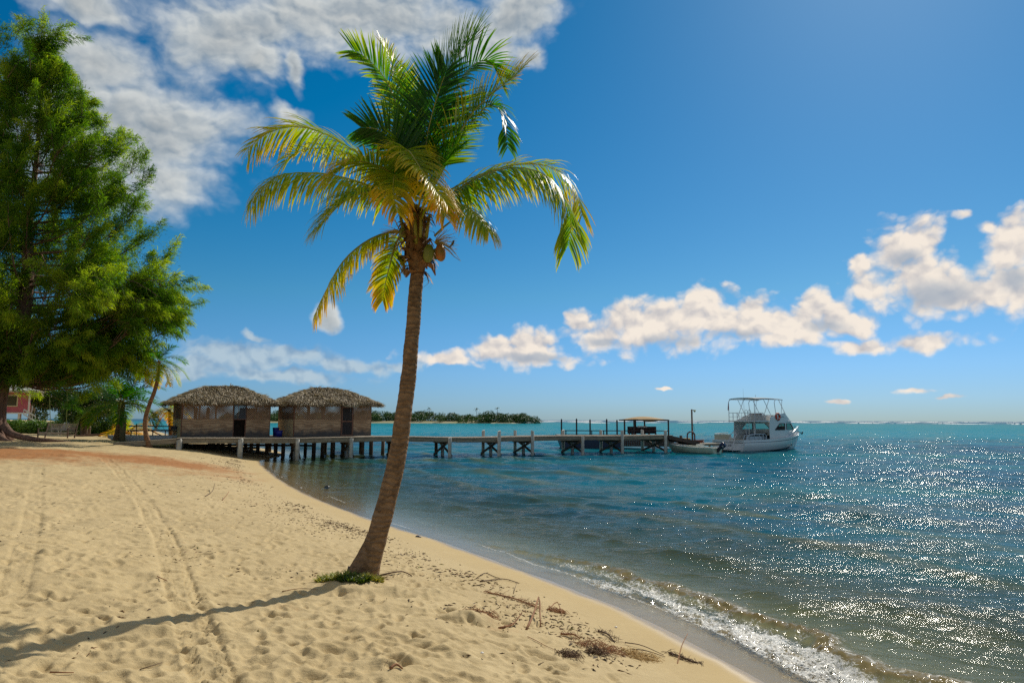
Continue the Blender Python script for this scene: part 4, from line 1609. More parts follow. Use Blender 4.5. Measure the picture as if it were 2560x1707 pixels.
mb.build('side_beam', M_BEAM, pier)
bents = [(447, 0, 0), (600, 0, 0), (743, 0, 1), (877, 0, 1), (998, 0, 1), (1122, 0, 1), (1245, 1, 1), (1329, 1, 1), (1454, 2, 1), (1553, 3, 1), (1661, 3, 1)]
for (px, tall, brace) in bents:
    t_ = pier_t(px)
    w0 = PO + PD * t_
    for j, yy in enumerate((-.02, PW * .5, PW)):
        q = w0 + PN * yy
        s_ = float(shore(np.array([q.x]), np.array([q.y]))[0])
        zb = float(base_z(s_)) - .5
        top = DZ - .06
        mb = MB()
        r = .125 if px > 700 else .15
        if j != 1:
            if tall == 1 or (tall == 2 and j == 2) or (tall == 3):
                top = DZ + .38
        yo = -.16 if j == 0 else (.12 if j == 2 else 0)
        mb.tube([(t_, yy + yo, zb), (t_ + pr.uniform(-.02, .02), yy + yo, top - .03), (t_, yy + yo, top)], [r * 1.03, r, r * .85], 14)
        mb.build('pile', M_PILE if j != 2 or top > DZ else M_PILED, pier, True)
    mb = MB()
    mb.box(t_ - .22, t_ - .13, -.22, PW + .18, DZ - .52, DZ - .335)
    mb.build('cross_beam', M_PILED, pier)
    if brace:
        mb = MB()
        mb.bar((t_ - .2, -.1, DZ - .45), (t_ - .2, PW + .05, .05), .06, .16)
        mb.bar((t_ + .2, PW, DZ - .45), (t_ + .2, -.1, .08), .06, .16)
        mb.build('cross_brace', M_PILED, pier)
# dark slender piles of the far side, seen through the near ones
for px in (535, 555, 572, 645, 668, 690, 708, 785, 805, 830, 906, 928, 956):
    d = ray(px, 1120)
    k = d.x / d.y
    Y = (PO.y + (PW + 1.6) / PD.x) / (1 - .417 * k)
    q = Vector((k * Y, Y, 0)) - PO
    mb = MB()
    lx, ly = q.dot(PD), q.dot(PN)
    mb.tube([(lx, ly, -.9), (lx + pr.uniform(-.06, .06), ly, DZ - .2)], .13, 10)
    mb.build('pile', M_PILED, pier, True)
mb = MB()
a_, b_ = pier_t(462), pier_t(735)
mb.bar((a_, PW + 1.4, .78), (b_ - 2, PW + 1.4, .62), .2, .14)
mb.bar((a_, PW + 4.0, .8), (b_ + 2, PW + 4.0, .65), .2, .14)
mb.build('sub_beam', M_PILED, pier)
# rope strung along the side
mb = MB()
ts = np.linspace(pier_t(462), tR - .1, 150)
pts_ = [(t_, -.08 + .0, DZ + wob(t_) - .16 - .10 * abs(math.sin(t_ * .55 + .6))) for t_ in ts]
mb.tube(pts_, .014, 5)
mb.tube([(tR - .05, -.1, DZ - .25), (tR + .02, -.12, DZ - .45), (tR + .02, -.12, DZ - .95)], .016, 5)
mb.build('rope', M_ROPE, pier)
# landward ramp
mb = MB()
t0, t1 = pier_t(440), pier_t(283)
k = 30
for i in range(k):
    a = t0 + (t1 - t0) * i / k
    b = t0 + (t1 - t0) * (i + 1) / k
    za = DZ - .22 * (i / k) ** 1.0 + .0
    zb = DZ - .22 * ((i + 1) / k)
    mb.bar((a, 1.25, za - .03), (b + .01, 1.25, zb - .03), 2.5, .04)
mb.bar((t0, -.02, DZ - .16), (t1, -.02, DZ - .36), .07, .27)
mb.bar((t0, 2.5, DZ - .16), (t1, 2.5, DZ - .36), .07, .27)
mb.build('ramp', M_BEAM, pier)

# huts' platform
UX = Vector((math.cos(math.radians(33)), math.sin(math.radians(33)), 0))
HA = Vector((-21.5, 44.75, DZ))
HB = Vector((-15.0, 47.35, DZ))
plat = thing('hut_platform', 'low wooden platform under the two thatched huts, joined to the pier', 'deck', HA + Vector((0, 0, 0)), math.radians(30))
mb = MB()
y = -.3
while y < 5.0:
    mb.box(-.4, 13.3, y, y + .14, -.07, -.02)
    y += .15
mb.build('deck', M_DECK, plat)
mb = MB()
mb.box(-.4, 13.3, -.36, -.3, -.3, -.03)
mb.box(-.4, -.33, -.3, 5.0, -.3, -.08)
mb.box(-.4, 13.3, 4.98, 5.05, -.3, -.03)
mb.build('side_beam', M_BEAM, plat)
for i in range(7):
    for yy in (.1, 2.5, 4.8):
        mb = MB()
        mb.tube([(i * 2.1 + .2, yy, -2.6), (i * 2.1 + .2, yy, -.08)], .12, 10)
        mb.build('pile', M_PILED, plat, True)


# ---------------------------------------------------------------- thatched huts
def plymat(name, c1, c2):
    m, t, b = newmat(name)
    co = t.v('MULTIPLY', t.coord('Object'), (.7, 1, 2.2))
    w = t.n.new('ShaderNodeTexWave')
    w.wave_type = 'BANDS'
    w.bands_direction = 'Z'
    t.l.new(co, w.inputs['Vector'])
    w.inputs['Scale'].default_value = .55
    w.inputs['Distortion'].default_value = 16
    w.inputs['Detail'].default_value = 3
    w.inputs['Detail Scale'].default_value = 1.6
    x, y, z = t.xyz(t.coord('Object'))
    c = t.mix(w.outputs['Fac'], c1, c2)
    # grey mould creeping up from the deck
    rise = t.m('ADD', z, t.m('MULTIPLY', t.m('SUBTRACT', t.noise(t.coord('Object'), 2.2, 5, .6), .5), .9))
    c = t.mix(t.mapr(rise, .12, .62, .85, 0, smooth=True), c, (.045, .055, .065))
    t.l.new(c, b.inputs['Base Color'])
    b.inputs['Roughness'].default_value = .8
    return m


M_PLY = plymat('plywood', (0.33, 0.20, 0.11), (0.56, 0.37, 0.215))
M_PLYS = pmat('plywood_side', (0.52, 0.38, 0.20), .8, col2=(.64, .49, .28), scale=3, stretch=(1, 1, .4))
M_LATT = pmat('lattice_wood', (0.32, 0.19, 0.11), .8, col2=(.52, .33, .20), scale=5)
M_SLAT = pmat('side_slats', (0.16, 0.09, 0.05), .85, col2=(.26, .15, .09), scale=10, stretch=(1, 1, 6))
M_INSHADE = pmat('inside_shade', (0.035, 0.025, 0.02), .9, col2=(.07, .05, .04))  # near-black colour stands in for the shade inside the huts
M_THATCH = leafmat('thatch', [(0, (.15, .11, .07)), (.35, (.33, .26, .165)), (.7, (.53, .44, .31)), (1, (.72, .65, .52))], rough=.6, trans=.08, spec=.3, var=.5, nscale=2.0)
M_FRAME = pmat('reddish_frame', (0.17, 0.08, 0.05), .8, col2=(.30, .15, .10), scale=6)


def lattice(name, x0, x1, z0, z1, yy, parent, pitch=.15, w=.045, along='x', mat_=None):
    """two layers of diagonal laths clipped to a rectangle"""
    mb = MB()
    Wd, Hh = x1 - x0, z1 - z0
    for layer, sg in ((0, 1), (1, -1)):
        c = -Hh if sg > 0 else 0
        c += pitch * .3
        while c < Wd + (0 if sg > 0 else Hh):
            # line x = c + sg*z
            if sg > 0:
                za, zb = max(0, -c), min(Hh, Wd - c)
                pa, pb = (c + za, za), (c + zb, zb)
            else:
                za, zb = max(0, c - Wd), min(Hh, c)
                pa, pb = (c - za, za), (c - zb, zb)
            if zb - za > .03:
                yo = yy + layer * .011
                if along == 'x':
                    mb.bar((x0 + pa[0], yo, z0 + pa[1]), (x0 + pb[0], yo, z0 + pb[1]), .010, w, upv=(0, 1, 0)) if False else mb.bar((x0 + pa[0], yo, z0 + pa[1]), (x0 + pb[0], yo, z0 + pb[1]), w, .010, upv=(0, 1, 0))
                else:
                    mb.bar((yo, x0 + pa[0], z0 + pa[1]), (yo, x0 + pb[0], z0 + pb[1]), w, .010, upv=(1, 0, 0))
            c += pitch
    return mb.build(name, mat_ or M_LATT, parent)


def hip_roof(parent, Wd, Dp, ze, zr, over, seed, ridge_frac=.26):
    r_ = np.random.default_rng(seed)
    x0, x1, y0, y1 = -over, Wd + over, -over, Dp + over
    xm0, xm1 = Wd * (.5 - ridge_frac / 2), Wd * (.5 + ridge_frac / 2)
    ym = Dp / 2

    def height(x, y):
        """sagging hip surface"""
        ux = np.where(x < xm0, (x - x0) / (xm0 - x0), np.where(x > xm1, (x1 - x) / (x1 - xm1), 1.0))
        uy = np.where(y < ym, (y - y0) / (ym - y0), (y1 - y) / (y1 - ym))
        u = np.minimum(ux, uy)
        u = np.clip(u, 0, 1)
        return ze + (zr - ze) * (1.06 * u - .06 - .30 * np.clip(u - .62, 0, 1) ** 2 / .38 + .10 * np.sin(PI * np.clip(u * 1.2, 0, 1)) * 0 + .06 * (1 - u)) * 1.02 + .05 * vnoise(x * 1.3 + seed, y * 1.3)
    gx = np.linspace(x0, x1, 44)
    gy = np.linspace(y0, y1, 34)
    A, B = np.meshgrid(gx, gy, indexing='ij')
    Hh = height(A, B)
    Vt = np.stack([A, B, Hh], -1).reshape(-1, 3)
    Vb = Vt - np.array([0, 0, .16])
    id_ = np.arange(A.size).reshape(A.shape)
    fq = np.stack([id_[:-1, :-1], id_[1:, :-1], id_[1:, 1:], id_[:-1, 1:]], -1).reshape(-1, 4)
    fb = fq[:, ::-1] + A.size
    edge = np.r_[id_[:, 0], id_[-1, 1:], id_[::-1, -1][1:], id_[0, ::-1][1:-1]]
    e2 = np.roll(edge, -1)
    fe = np.stack([e2, edge, edge + A.size, e2 + A.size], -1)
    base_n = A.size * 2
    # blades of dry leaf laid down the slope
    n = 19000
    x = r_.uniform(x0, x1, n)
    y = r_.uniform(y0, y1, n)
    ne = 3600
    side = r_.integers(0, 4, ne)
    u = r_.random(ne)
    xe = np.where(side == 0, x0 + u * (x1 - x0), np.where(side == 1, x0 + u * (x1 - x0), np.where(side == 2, x0, x1)))
    ye = np.where(side == 0, y0, np.where(side == 1, y1, y0 + u * (y1 - y0)))
    x = np.r_[x, xe]
    y = np.r_[y, ye]
    isE = np.r_[np.zeros(n, bool), np.ones(ne, bool)]
    h = height(x, y)
    e = .05
    gx_ = (height(x + e, y) - height(x - e, y)) / (2 * e)
    gy_ = (height(x, y + e) - height(x, y - e)) / (2 * e)
    dn = np.stack([-gx_, -gy_, -(gx_ ** 2 + gy_ ** 2)], -1)
    dn /= np.linalg.norm(dn, axis=1)[:, None] + 1e-6
    # at the rim the blades hang over
    outx = np.where(x <= x0 + .02, -1, np.where(x >= x1 - .02, 1, 0.0))
    outy = np.where(y <= y0 + .02, -1, np.where(y >= y1 - .02, 1, 0.0))
    dn[isE] = np.stack([outx[isE] * .55, outy[isE] * .55, -np.ones(isE.sum())], -1)
    dn += r_.normal(0, .17, dn.shape)
    dn /= np.linalg.norm(dn, axis=1)[:, None]
    L = r_.uniform(.25, .60, len(x))[:, None] * np.where(isE, .55, 1)[:, None]
    nrm = np.stack([-gx_, -gy_, np.ones_like(gx_)], -1)
    nrm /= np.linalg.norm(nrm, axis=1)[:, None]
    w = np.cross(dn, nrm + r_.normal(0, .5, nrm.shape))
    w /= np.linalg.norm(w, axis=1)[:, None] + 1e-6
    w *= r_.uniform(.012, .032, len(x))[:, None]
    P = np.stack([x, y, h + r_.uniform(-.02, .05, len(x))], -1)
    lift = nrm * r_.uniform(.0, .06, len(x))[:, None]
    Q = P + dn * L * .6 + lift * .7
    E = P + dn * L + lift * .5
    Vn = np.stack([P - w, P + w, Q + w * .8, Q - w * .8, E], 1).reshape(-1, 3)
    bb = base_n + np.arange(len(x))[:, None] * 5
    fs = [tuple(q) for q in np.vstack([fq, fb, fe]).tolist()] + [tuple(q) for q in (bb + np.array([0, 1, 2, 3])).tolist()] + [tuple(q) for q in (bb + np.array([3, 2, 4])).tolist()]
    tone = np.r_[np.full(base_n, .18), np.repeat(np.clip(r_.normal(.5, .28, len(x)), 0, 1), 5)]
    return link_mesh('thatch_roof', np.vstack([Vt, Vb, Vn]), fs, M_THATCH, parent, False, tone=tone)


def hut(loc, label, seed, doorx, door_kind, sign):
    Wd, Dp, Hw = 5.6, 4.2, 2.32
    root = thing('thatched_hut', label, 'hut', loc, math.radians(33), 'twin thatched huts on the pier')
    lo, hi = 1.17, 2.28
    dx0, dx1 = doorx
    # front
    mb = MB()
    mb.box(.04, dx0 - .04, -.012, .012, 0, lo)
    mb.box(dx1 + .04, Wd - .04, -.012, .012, 0, lo)
    mb.build('front_panel', M_PLY, root)
    lattice('lattice', .06, dx0 - .05, lo, hi, -.03, root)
    lattice('lattice', dx1 + .05, Wd - .06, lo, hi, -.03, root)
    # frame posts and rails
    for xx in (.03, Wd * .19, Wd * .37, dx0 - .02, dx1 + .02, Wd - .03):
        mb = MB()
        mb.box(xx - .045, xx + .045, .022, .112, 0, Hw)
        mb.build('post', M_FRAME, root)
    mb = MB()
    mb.box(-.02, Wd + .02, .016, .10, Hw - .02, Hw + .09)
    mb.box(.04, dx0 - .04, .0145, .055, lo - .04, lo + .03)
    mb.box(dx1 + .04, Wd - .04, .0145, .055, lo - .04, lo + .03)
    mb.box(-.02, Wd + .02, Dp - .10, Dp - .02, Hw - .02, Hw + .09)
    mb.build('wall_plate', M_FRAME, root)
    if door_kind == 'open':
        lattice('lattice', dx0, dx1, lo, hi - .1, -.03, root, mat_=pmat('grey_lattice', (0.10, 0.11, 0.13), .7))
        mb = MB()
        mb.box(dx0, dx1, -.045, -.02, lo - .03, lo + .01)
        mb.box(dx0 + .24, dx0 + .28, -.045, -.043, lo, hi)
        mb.build('door_rail', M_FRAME, root)
        # door leaf folded inwards
        mb = MB()
        mb.box(dx0 + .01, dx0 + .05, .12, .85, 0.02, lo)
        mb.build('door', M_INSHADE, root)
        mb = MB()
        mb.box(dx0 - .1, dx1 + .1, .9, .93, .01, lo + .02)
        mb.build('doorway_shade', M_INSHADE, root)  # dark sheet added to carry the shade within the open doorway
    else:
        d = MB()
        for (a, b, c_, e_) in ((dx0, dx0 + .07, 0.02, 2.08), (dx1 - .07, dx1, 0.02, 2.08), (dx0 + .07, dx1 - .07, .02, .1), (dx0 + .07, dx1 - .07, 2.0, 2.08), (dx0 + .07, dx1 - .07, 1.0, 1.08)):
            d.box(a, b, -.05, -.015, c_, e_)
        do = d.build('door', M_FRAME, root)
        lattice('door_lattice', dx0 + .06, dx1 - .06, .1, 2.0, -.012, do, pitch=.11, w=.03, mat_=pmat('dark_lattice', (0.07, 0.06, 0.06), .8))
    # left side: slats over tan plywood, right side, back
    for xs, nm in ((0.0, 'side_panel'), (Wd, 'side_panel')):
        mb = MB()
        mb.box(xs - .012, xs + .012, .03, Dp - .03, 0, lo)
        mb.build(nm, M_PLYS, root)
    mb = MB()
    z = lo + .01
    while z < Hw:
        mb.box(-.02, .01, .03, Dp - .03, z, z + .058)
        z += .066
    mb.build('side_slats', M_SLAT, root)
    lattice('lattice', .05, Dp - .05, lo, hi, Wd + .02, root, along='y')
    mb = MB()
    mb.box(.03, Wd - .03, Dp - .012, Dp + .012, 0, lo)
    for (a, b) in (((0.04, .5), (1.3, 1.55), (2.15, 2.35), (4.4, 5.5)) if seed == 1 else ((.04, .2), (1.05, 1.2), (2.1, 2.25), (3.2, 3.5), (4.75, 5.5))):
        mb.box(a, b, Dp - .012, Dp + .012, lo, hi - (.28 if seed == 1 else 0))
    mb.build('back_panel', M_INSHADE, root)
    lattice('lattice', .05, Wd - .05, lo, hi, Dp + .03, root)
    for xx in (.03, Wd - .03):
        mb = MB()
        mb.box(xx - .045, xx + .045, Dp - .1, Dp - .014, 0, Hw)
        mb.build('post', M_FRAME, root)
    mb = MB()
    mb.box(0, Wd, 0.13, Dp - .02, .002, .03)
    mb.build('floor', M_INSHADE, root)
    hip_roof(root, Wd, Dp, Hw + .0, Hw + 1.27, .55, seed)
    if sign:
        mb = MB()
        mb.box(dx0 - .02, dx1 + .18, -.64, -.60, 2.07, 2.24)
        so = mb.build('sign_board', pmat('sign_board', (0.40, 0.38, 0.27), .7, col2=(.5, .48, .36)), root)
        r_ = random.Random(3)
        mb = MB()
        # the lettering is too small and worn to read: strokes of the same rhythm
        xx = dx0 + .06
        while xx < dx1 + .1:
            k = r_.choice([0, 1, 2, 3])
            h = .09
            z0 = 2.11
            mb.box(xx, xx + .014, -.644, -.6405, z0, z0 + h)
            if k != 0:
                mb.box(xx + .016, xx + .05, -.644, -.6405, z0 + h - .014, z0 + h)
            if k == 2:
                mb.box(xx + .016, xx + .045, -.644, -.6405, z0 + .036, z0 + .05)
            if k == 3:
                mb.box(xx + .05, xx + .064, -.644, -.6405, z0, z0 + h)
            xx += .085 if r_.random() > .15 else .15
        mb.build('lettering', pmat('faded_green_paint', (0.09, 0.11, 0.07), .7), so)
    return root


hut(HA, 'thatched hut with an open dark doorway under a bright lattice, nearer the trees', 1, (3.2, 3.98), 'open', False)
hut(HB, 'thatched hut with a lattice door and a small signboard, farther out on the pier', 2, (3.35, 4.2), 'lattice', True)

# blue bins between the huts
M_BLUE = pmat('blue_plastic', (0.010, 0.016, 0.20), .4, col2=(.015, .03, .30))
for (px, py0, w, h, yy, lab) in ((689, 1089, .46, .62, 48.6, 'dark blue bin standing behind the other, against the gap between the huts'), (697, 1090, .52, .44, 47.6, 'lower bright blue tub in front of the other bin between the huts')):
    q = at_y(px, py0, yy)
    bt = thing('plastic_bin', lab, 'bin', (q.x, yy, DZ - .02), .5)
    mb = MB()
    mb.lathe([(w * .40, 0), (w * .44, h * .5), (w * .49, h * .96)], (0, 0, 0), 18)
    mb.build('body', M_BLUE, bt, True)
    mb = MB()
    mb.lathe([(w * .50, h * .93), (w * .53, h * .95), (w * .53, h), (w * .46, h)], (0, 0, 0), 18)
    mb.build('rim', M_BLUE, bt)

# round post by the ramp
g = on_ground(305, 1103)
pt = thing('wooden_post', 'thick round greenish post with a weathered top standing by the foot of the ramp', 'post', g)
hp = at_y(305, 1042, g.y).z - g.z
mb = MB()
mb.tube([(0, 0, -.3), (0.01, 0, hp * .5), (0, 0, hp - .04)], [.175, .17, .165], 18)
mb.build('shaft', pmat('greenish_post', (0.08, 0.075, 0.035), .85, col2=(.18, .15, .08), scale=5, bump=.5, stretch=(3, 3, .5)), pt, True)
mb = MB()
mb.lathe([(.168, hp - .05), (.166, hp - .01), (.13, hp + .02), (.02, hp + .0)], (0, 0, 0), 18)
mb.build('cap', pmat('post_top', (0.30, 0.28, 0.24), .8), pt)

# ---------------------------------------------------------------- hanging bench
g = on_ground(140, 1096)
M_BENCH = pmat('bench_wood', (0.30, 0.24, 0.20), .8, col2=(.55, .46, .39), scale=5, bump=.3)
M_BENCHD = pmat('bench_wood_dark', (0.07, 0.04, 0.03), .8, col2=(.14, .09, .07), scale=5)
bq = Vector((g.x, g.y, g.z + .16))
bench = thing('hanging_bench', 'slatted wooden garden bench hanging from the big tree on two green ropes', 'bench', bq, -.22)
bw = 1.18
mb = MB()
for i in range(6):
    mb.box(-bw, bw, -.26 + i * .09, -.19 + i * .09, .24, .265)
mb.box(-bw, bw, -.30, -.27, .13, .26)
mb.build('seat', M_BENCH, bench)
mb = MB()
for i in range(6):
    z = .34 + i * .085
    yo = .28 + i * .028
    mb.box(-bw + .05, bw - .05, yo, yo + .022, z, z + .062)
mb.build('backrest', M_BENCH, bench)
for sx in (-1, 1):
    mb = MB()
    x = sx * bw
    mb.bar((x, -.28, -.12), (x, -.28, .5), .06)
    mb.bar((x, .26, -.12), (x, .46, .88), .06)
    mb.bar((x, -.32, .5), (x, .36, .52), .08, .03)
    mb.bar((x, -.28, .12), (x, .3, .12), .05)
    mb.build('arm', M_BENCHD, bench)
for sx, topx in ((-1, 115), (1, 172)):
    mb = MB()
    tpnt = at_y(topx, 945, bq.y) - bq
    a = Vector((sx * .62, .1, .55))
    mb.tube([a, a.lerp(tpnt, .5) + Vector((.01, 0, 0)), tpnt], .022, 6)
    mb.build('rope', pmat('green_rope', (0.16, 0.18, 0.03), .7), bench)

# blue and white garden chairs, small white box
def adirondack(loc, rz, mat_, label, s=1.0, marks=None, grp=None):
    root = thing('garden_chair', label, 'chair', loc, rz, grp)
    mb = MB()
    for i in range(5):
        mb.box(-.26 * s, .26 * s, (-.3 + i * .11) * s, (-.21 + i * .11) * s, (.36 - i * .03) * s, (.38 - i * .03) * s)
    mb.build('seat', mat_, root)
    mb = MB()
    for i in range(5):
        x = (-.24 + i * .105) * s
        h = (.95 + .08 * (1 - abs(i - 2) / 2)) * s
        mb.bar((x + .04 * s, .2 * s, .25 * s), (x + .04 * s, .5 * s, h), .09 * s, .02 * s, upv=(0, 1, 0))
    mb.build('backrest', mat_, root)
    for sx in (-1, 1):
        mb = MB()
        mb.box(sx * .3 * s - .05 * s, sx * .3 * s + .05 * s, -.32 * s, .35 * s, .54 * s, .565 * s)
        mb.build('armrest', mat_, root)
        for yy in (-.28, .28):
            mb = MB()
            mb.box(sx * .3 * s - .02, sx * .3 * s + .02, yy * s - .035, yy * s + .035, -.03, .54 * s)
            mb.build('leg', mat_, root)
    if marks:
        mb = MB()
        mb.box(-.12 * s, -.04 * s, -.326 * s, -.312 * s, .26 * s, .35 * s)
        mb.box(.05 * s, .13 * s, -.326 * s, -.312 * s, .26 * s, .35 * s)
        mb.build('yellow_mark', marks, root)
    return root


q = on_ground(191, 1081)
adirondack(q, .4, pmat('blue_paint', (0.01, 0.06, 0.22), .5), 'blue wooden chair with yellow marks between the hanging bench and the flowering tree', 1.0, pmat('yellow_paint', (.6, .5, .03), .5))
q = at_y(150, 1066, 56)
adirondack(Vector((q.x, 56, ground_z(q.x, 56))), -.4, pmat('white_paint', (0.62, 0.62, 0.58), .5), 'white garden chair seen behind the backrest of the hanging bench', 1.35)
q = on_ground(61, 1064)
lo_ = thing('low_table', 'small white low table on the sand below the hedge', 'table', q, .1)
mb = MB()
mb.box(-.28, .28, -.2, .2, .26, .31)
mb.build('table_top', pmat('white_paint', (0.62, 0.62, 0.58), .5), lo_)
for sx in (-1, 1):
    for sy_ in (-1, 1):
        mb = MB()
        mb.box(sx * .24 - .02, sx * .24 + .02, sy_ * .16 - .02, sy_ * .16 + .02, -.02, .26)
        mb.build('leg', pmat('white_paint', (0.62, 0.62, 0.58), .5), lo_)
# driftwood log
g = on_ground(225, 1091)
mb = MB()
mb.tube([(-1.2, 0, .03), (-.4, .05, .08), (.6, 0, .13), (1.6, -.1, .16)], [.07, .09, .08, .06], 10)
mb.tube([(.55, .0, .1), (.75, .02, .0), (.8, .03, -.06)], [.05, .05, .05], 8)
lg = mb.build('driftwood_log', pmat('driftwood', (0.11, 0.05, 0.03), .85, col2=(.22, .12, .08), scale=6, bump=.5), None, True)
lg.location = g
tag(lg, 'brown fallen log lying on the sand at the foot of the flowering tree', 'log')

# ---------------------------------------------------------------- pink house
hx = at_y(72, 1030, 62)
hz0 = ground_z(hx.x, 62)
house = thing('pink_house', 'pink beach house with white trim half hidden behind the big trunk', 'house', (hx.x, 62, hz0), .60)
M_PINK = pmat('pink_render', (0.42, 0.09, 0.12), .8, col2=(.55, .15, .18), scale=1.5)
M_WHITE = pmat('white_trim', (0.72, 0.70, 0.66), .6)
zb = at_y(50, 1031, 62).z - hz0
zt = at_y(50, 981, 62).z - hz0
mb = MB()
mb.box(-9, 0, 0, 7, zb, zt)
mb.build('wall', M_PINK, house)
mb = MB()
mb.box(-.11, .03, -.05, -.003, zb, zt)
mb.box(-9.1, .03, -.06, -.002, zb - .12, zb)
mb.box(-9.1, 1.1, -.9, 0, zt, zt + .16)
mb.box(.03, 1.0, .3, .4, zt - .35, zt)
mb.build('trim', M_WHITE, house)
mb = MB()
mb.add([(-9.4, -1.0, zt + .165), (1.2, -1.0, zt + .165), (1.2, 8, zt + .165), (-9.4, 8, zt + .165), (-7, 3.5, zt + 1.2), (-1.0, 3.5, zt + 1.2)], [(0, 1, 5, 4), (1, 2, 5), (2, 3, 4, 5), (3, 0, 4), (3, 2, 1, 0)])
mb.build('roof', pmat('pale_roof', (0.55, 0.54, 0.50), .7), house)
mb = MB()
for i in range(5):
    for j in range(2):
        mb.box(-8.8 + i * 2, -8.65 + i * 2, .3 + j * 6, .45 + j * 6, 0, zb)
mb.build('stilts', M_WHITE, house)
wx0 = at_y(22, 1030, 62).x - hx.x
wx1 = at_y(48, 1030, 62).x - hx.x
wz0 = at_y(30, 1014, 62).z - hz0
wz1 = at_y(30, 990, 62).z - hz0
mb = MB()
for a, b, c_, e_ in ((wx0, wx1, wz0 - .09, wz0), (wx0, wx1, wz1, wz1 + .09), (wx0, wx0 + .09, wz0, wz1), (wx1 - .09, wx1, wz0, wz1)):
    mb.box(a, b, -.05, -.004, c_, e_)
wf = mb.build('window', pmat('cream_frame', (.6, .5, .3), .6), house)
mb = MB()
mb.box(wx0 + .09, wx1 - .09, -.02, -.005, wz0, wz1)
mb.build('pane', pmat('window_glass', (0.08, 0.07, 0.04), .15), wf)
mb = MB()
s0 = at_y(22, 1023, 60) - Vector((hx.x, 62, hz0))
s1 = at_y(46, 1040, 60) - Vector((hx.x, 62, hz0))
mb.bar(s0, s1, .07, .12)
mb.bar(s0 + Vector((0, 0, -.42)), s1 + Vector((0, 0, -.42)), .07, .1)
for k in range(5):
    p_ = s0.lerp(s1, k / 4)
    mb.bar(p_, p_ + Vector((0, 0, -.42)), .05)
mb.build('stair_rail', M_WHITE, house)

# ---------------------------------------------------------------- beach catamaran
g = at_y(385, 1092, 47)
g = Vector((g.x, 47, ground_z(g.x, 47)))
cat = thing('beach_catamaran', 'unrigged beach catamaran with pale hulls and a dark trampoline frame behind the ramp', 'catamaran', g, .06)


def hull_loft(mb, st, seg=7):
    """stations (x, half beam, keel z, deck z)"""
    rows = []
    for x, b, zk, zd in st:
        row = []
        for k in range(-seg, seg + 1):
            u = k / seg
            yy = b * math.sin(u * PI / 2) ** 1 if abs(u) < 1 else b * u
            yy = b * (abs(math.sin(u * PI / 2)) ** .8) * (1 if u > 0 else -1)
            zz = zk + (zd - zk) * (abs(u) ** 2.2)
            row.append((x, yy, zz))
        rows.append(row)
    n = 2 * seg + 1
    vs = [p for r in rows for p in r]
    fs = []
    for i in range(len(rows) - 1):
        for k in range(n - 1):
            fs.append((i * n + k, i * n + k + 1, (i + 1) * n + k + 1, (i + 1) * n + k))
        fs.append(((i + 1) * n, (i + 1) * n + n - 1, i * n + n - 1, i * n))
    fs.append(tuple(range(n)))
    fs.append(tuple((len(rows) - 1) * n + n - 1 - k for k in range(n)))
    mb.add(vs, fs)


for yy in (-.9, 1.0):
    mb = MB()
    hull_loft(mb, [(-2.6, .03, .25, .45), (-2.2, .11, .06, .42), (-1, .18, 0, .40), (.5, .19, 0, .40), (1.6, .15, .03, .42), (2.3, .08, .12, .45), (2.6, .01, .3, .48)])
    o = mb.build('hull', pmat('catamaran_hull', (0.5, 0.52, 0.62), .35, col2=(.6, .62, .70)), cat, True)
    o.location = (0, yy, 0)
mb = MB()
mb.box(-1.1, 1.9, -.85, 1.0, .72, .735)
for yy in (-.85, 1.0):
    mb.bar((-1.9, yy, .74), (2.0, yy, .74), .06)
    if False: pass
for xx in (-1.1, 1.9):
    mb.bar((xx, -.95, .72), (xx, 1.1, .72), .08)
mb.build('trampoline', pmat('dark_mesh', (0.02, 0.025, 0.04), .7), cat)
mb = MB()
SP = pmat('dark_spar', (0.03, 0.03, 0.045), .4)
for xx in (-1.1, .3, 1.9):
    for yy in (-.9, 1.0):
        mb = MB()
        mb.bar((xx, yy, .34), (xx, yy, .72), .05)
        mb.build('support', SP, cat)
mb = MB()
mb.bar((-1.6, -.9, .42), (-.75, -.9, 1.15), .03)
mb.bar((-.75, -.9, .4), (-.8, -.9, 1.2), .04)
mb.build('strut', SP, cat)
mb = MB()
mb.bar((-.2, -.9, .9), (1.0, -.9, .36), .12, .04)
mb.build('rudder', SP, cat)
mb = MB()
mb.bar((-1.3, -.9, 1.06), (1.9, -.9, 1.02), .09, .07)
mb.bar((1.5, -.9, .9), (1.85, -.9, .9), .2, .18)
mb.build('boom', SP, cat)
# ---------------------------------------------------------------- outer dock with canopy
M_NAVY = pmat('navy_side', (0.008, 0.022, 0.055), .45, col2=(.015, .035, .08))
M_DARKT = pmat('dark_timber', (0.035, 0.025, 0.022), .8, col2=(.085, .06, .05), scale=5)
dk0 = at_y(1399, 1087, 64)
DKZ = dk0.z
dock = thing('floating_dock', 'dark railed dock platform moored beyond the pier, with a tan canopy over one end', 'dock', (dk0.x, 64, 0), .03)
lx = lambda px, Y=64: at_y(px, 1087, Y).x - dk0.x
Ld = lx(1683)
mb = MB()
mb.prism([(-.1, DKZ - .12), (.35, .0), (.6, -.3), (lx(1560), -.3), (lx(1560), DKZ - .12)], 1, 0, 3.0)
mb.build('hull', M_NAVY, dock)
mb = MB()
x = lx(1560) + .01
while x < Ld:
    mb.box(x, x + .16, .0, .05, .18, DKZ - .1)
    x += .175
mb.build('skirt_planks', M_DARKT, dock)
mb = MB()
mb.box(-.12, Ld + .05, -.05, 3.1, DKZ - .11, DKZ)
mb.build('deck', pmat('dock_deck', (0.14, 0.12, 0.10), .8, col2=(.24, .21, .18)), dock)
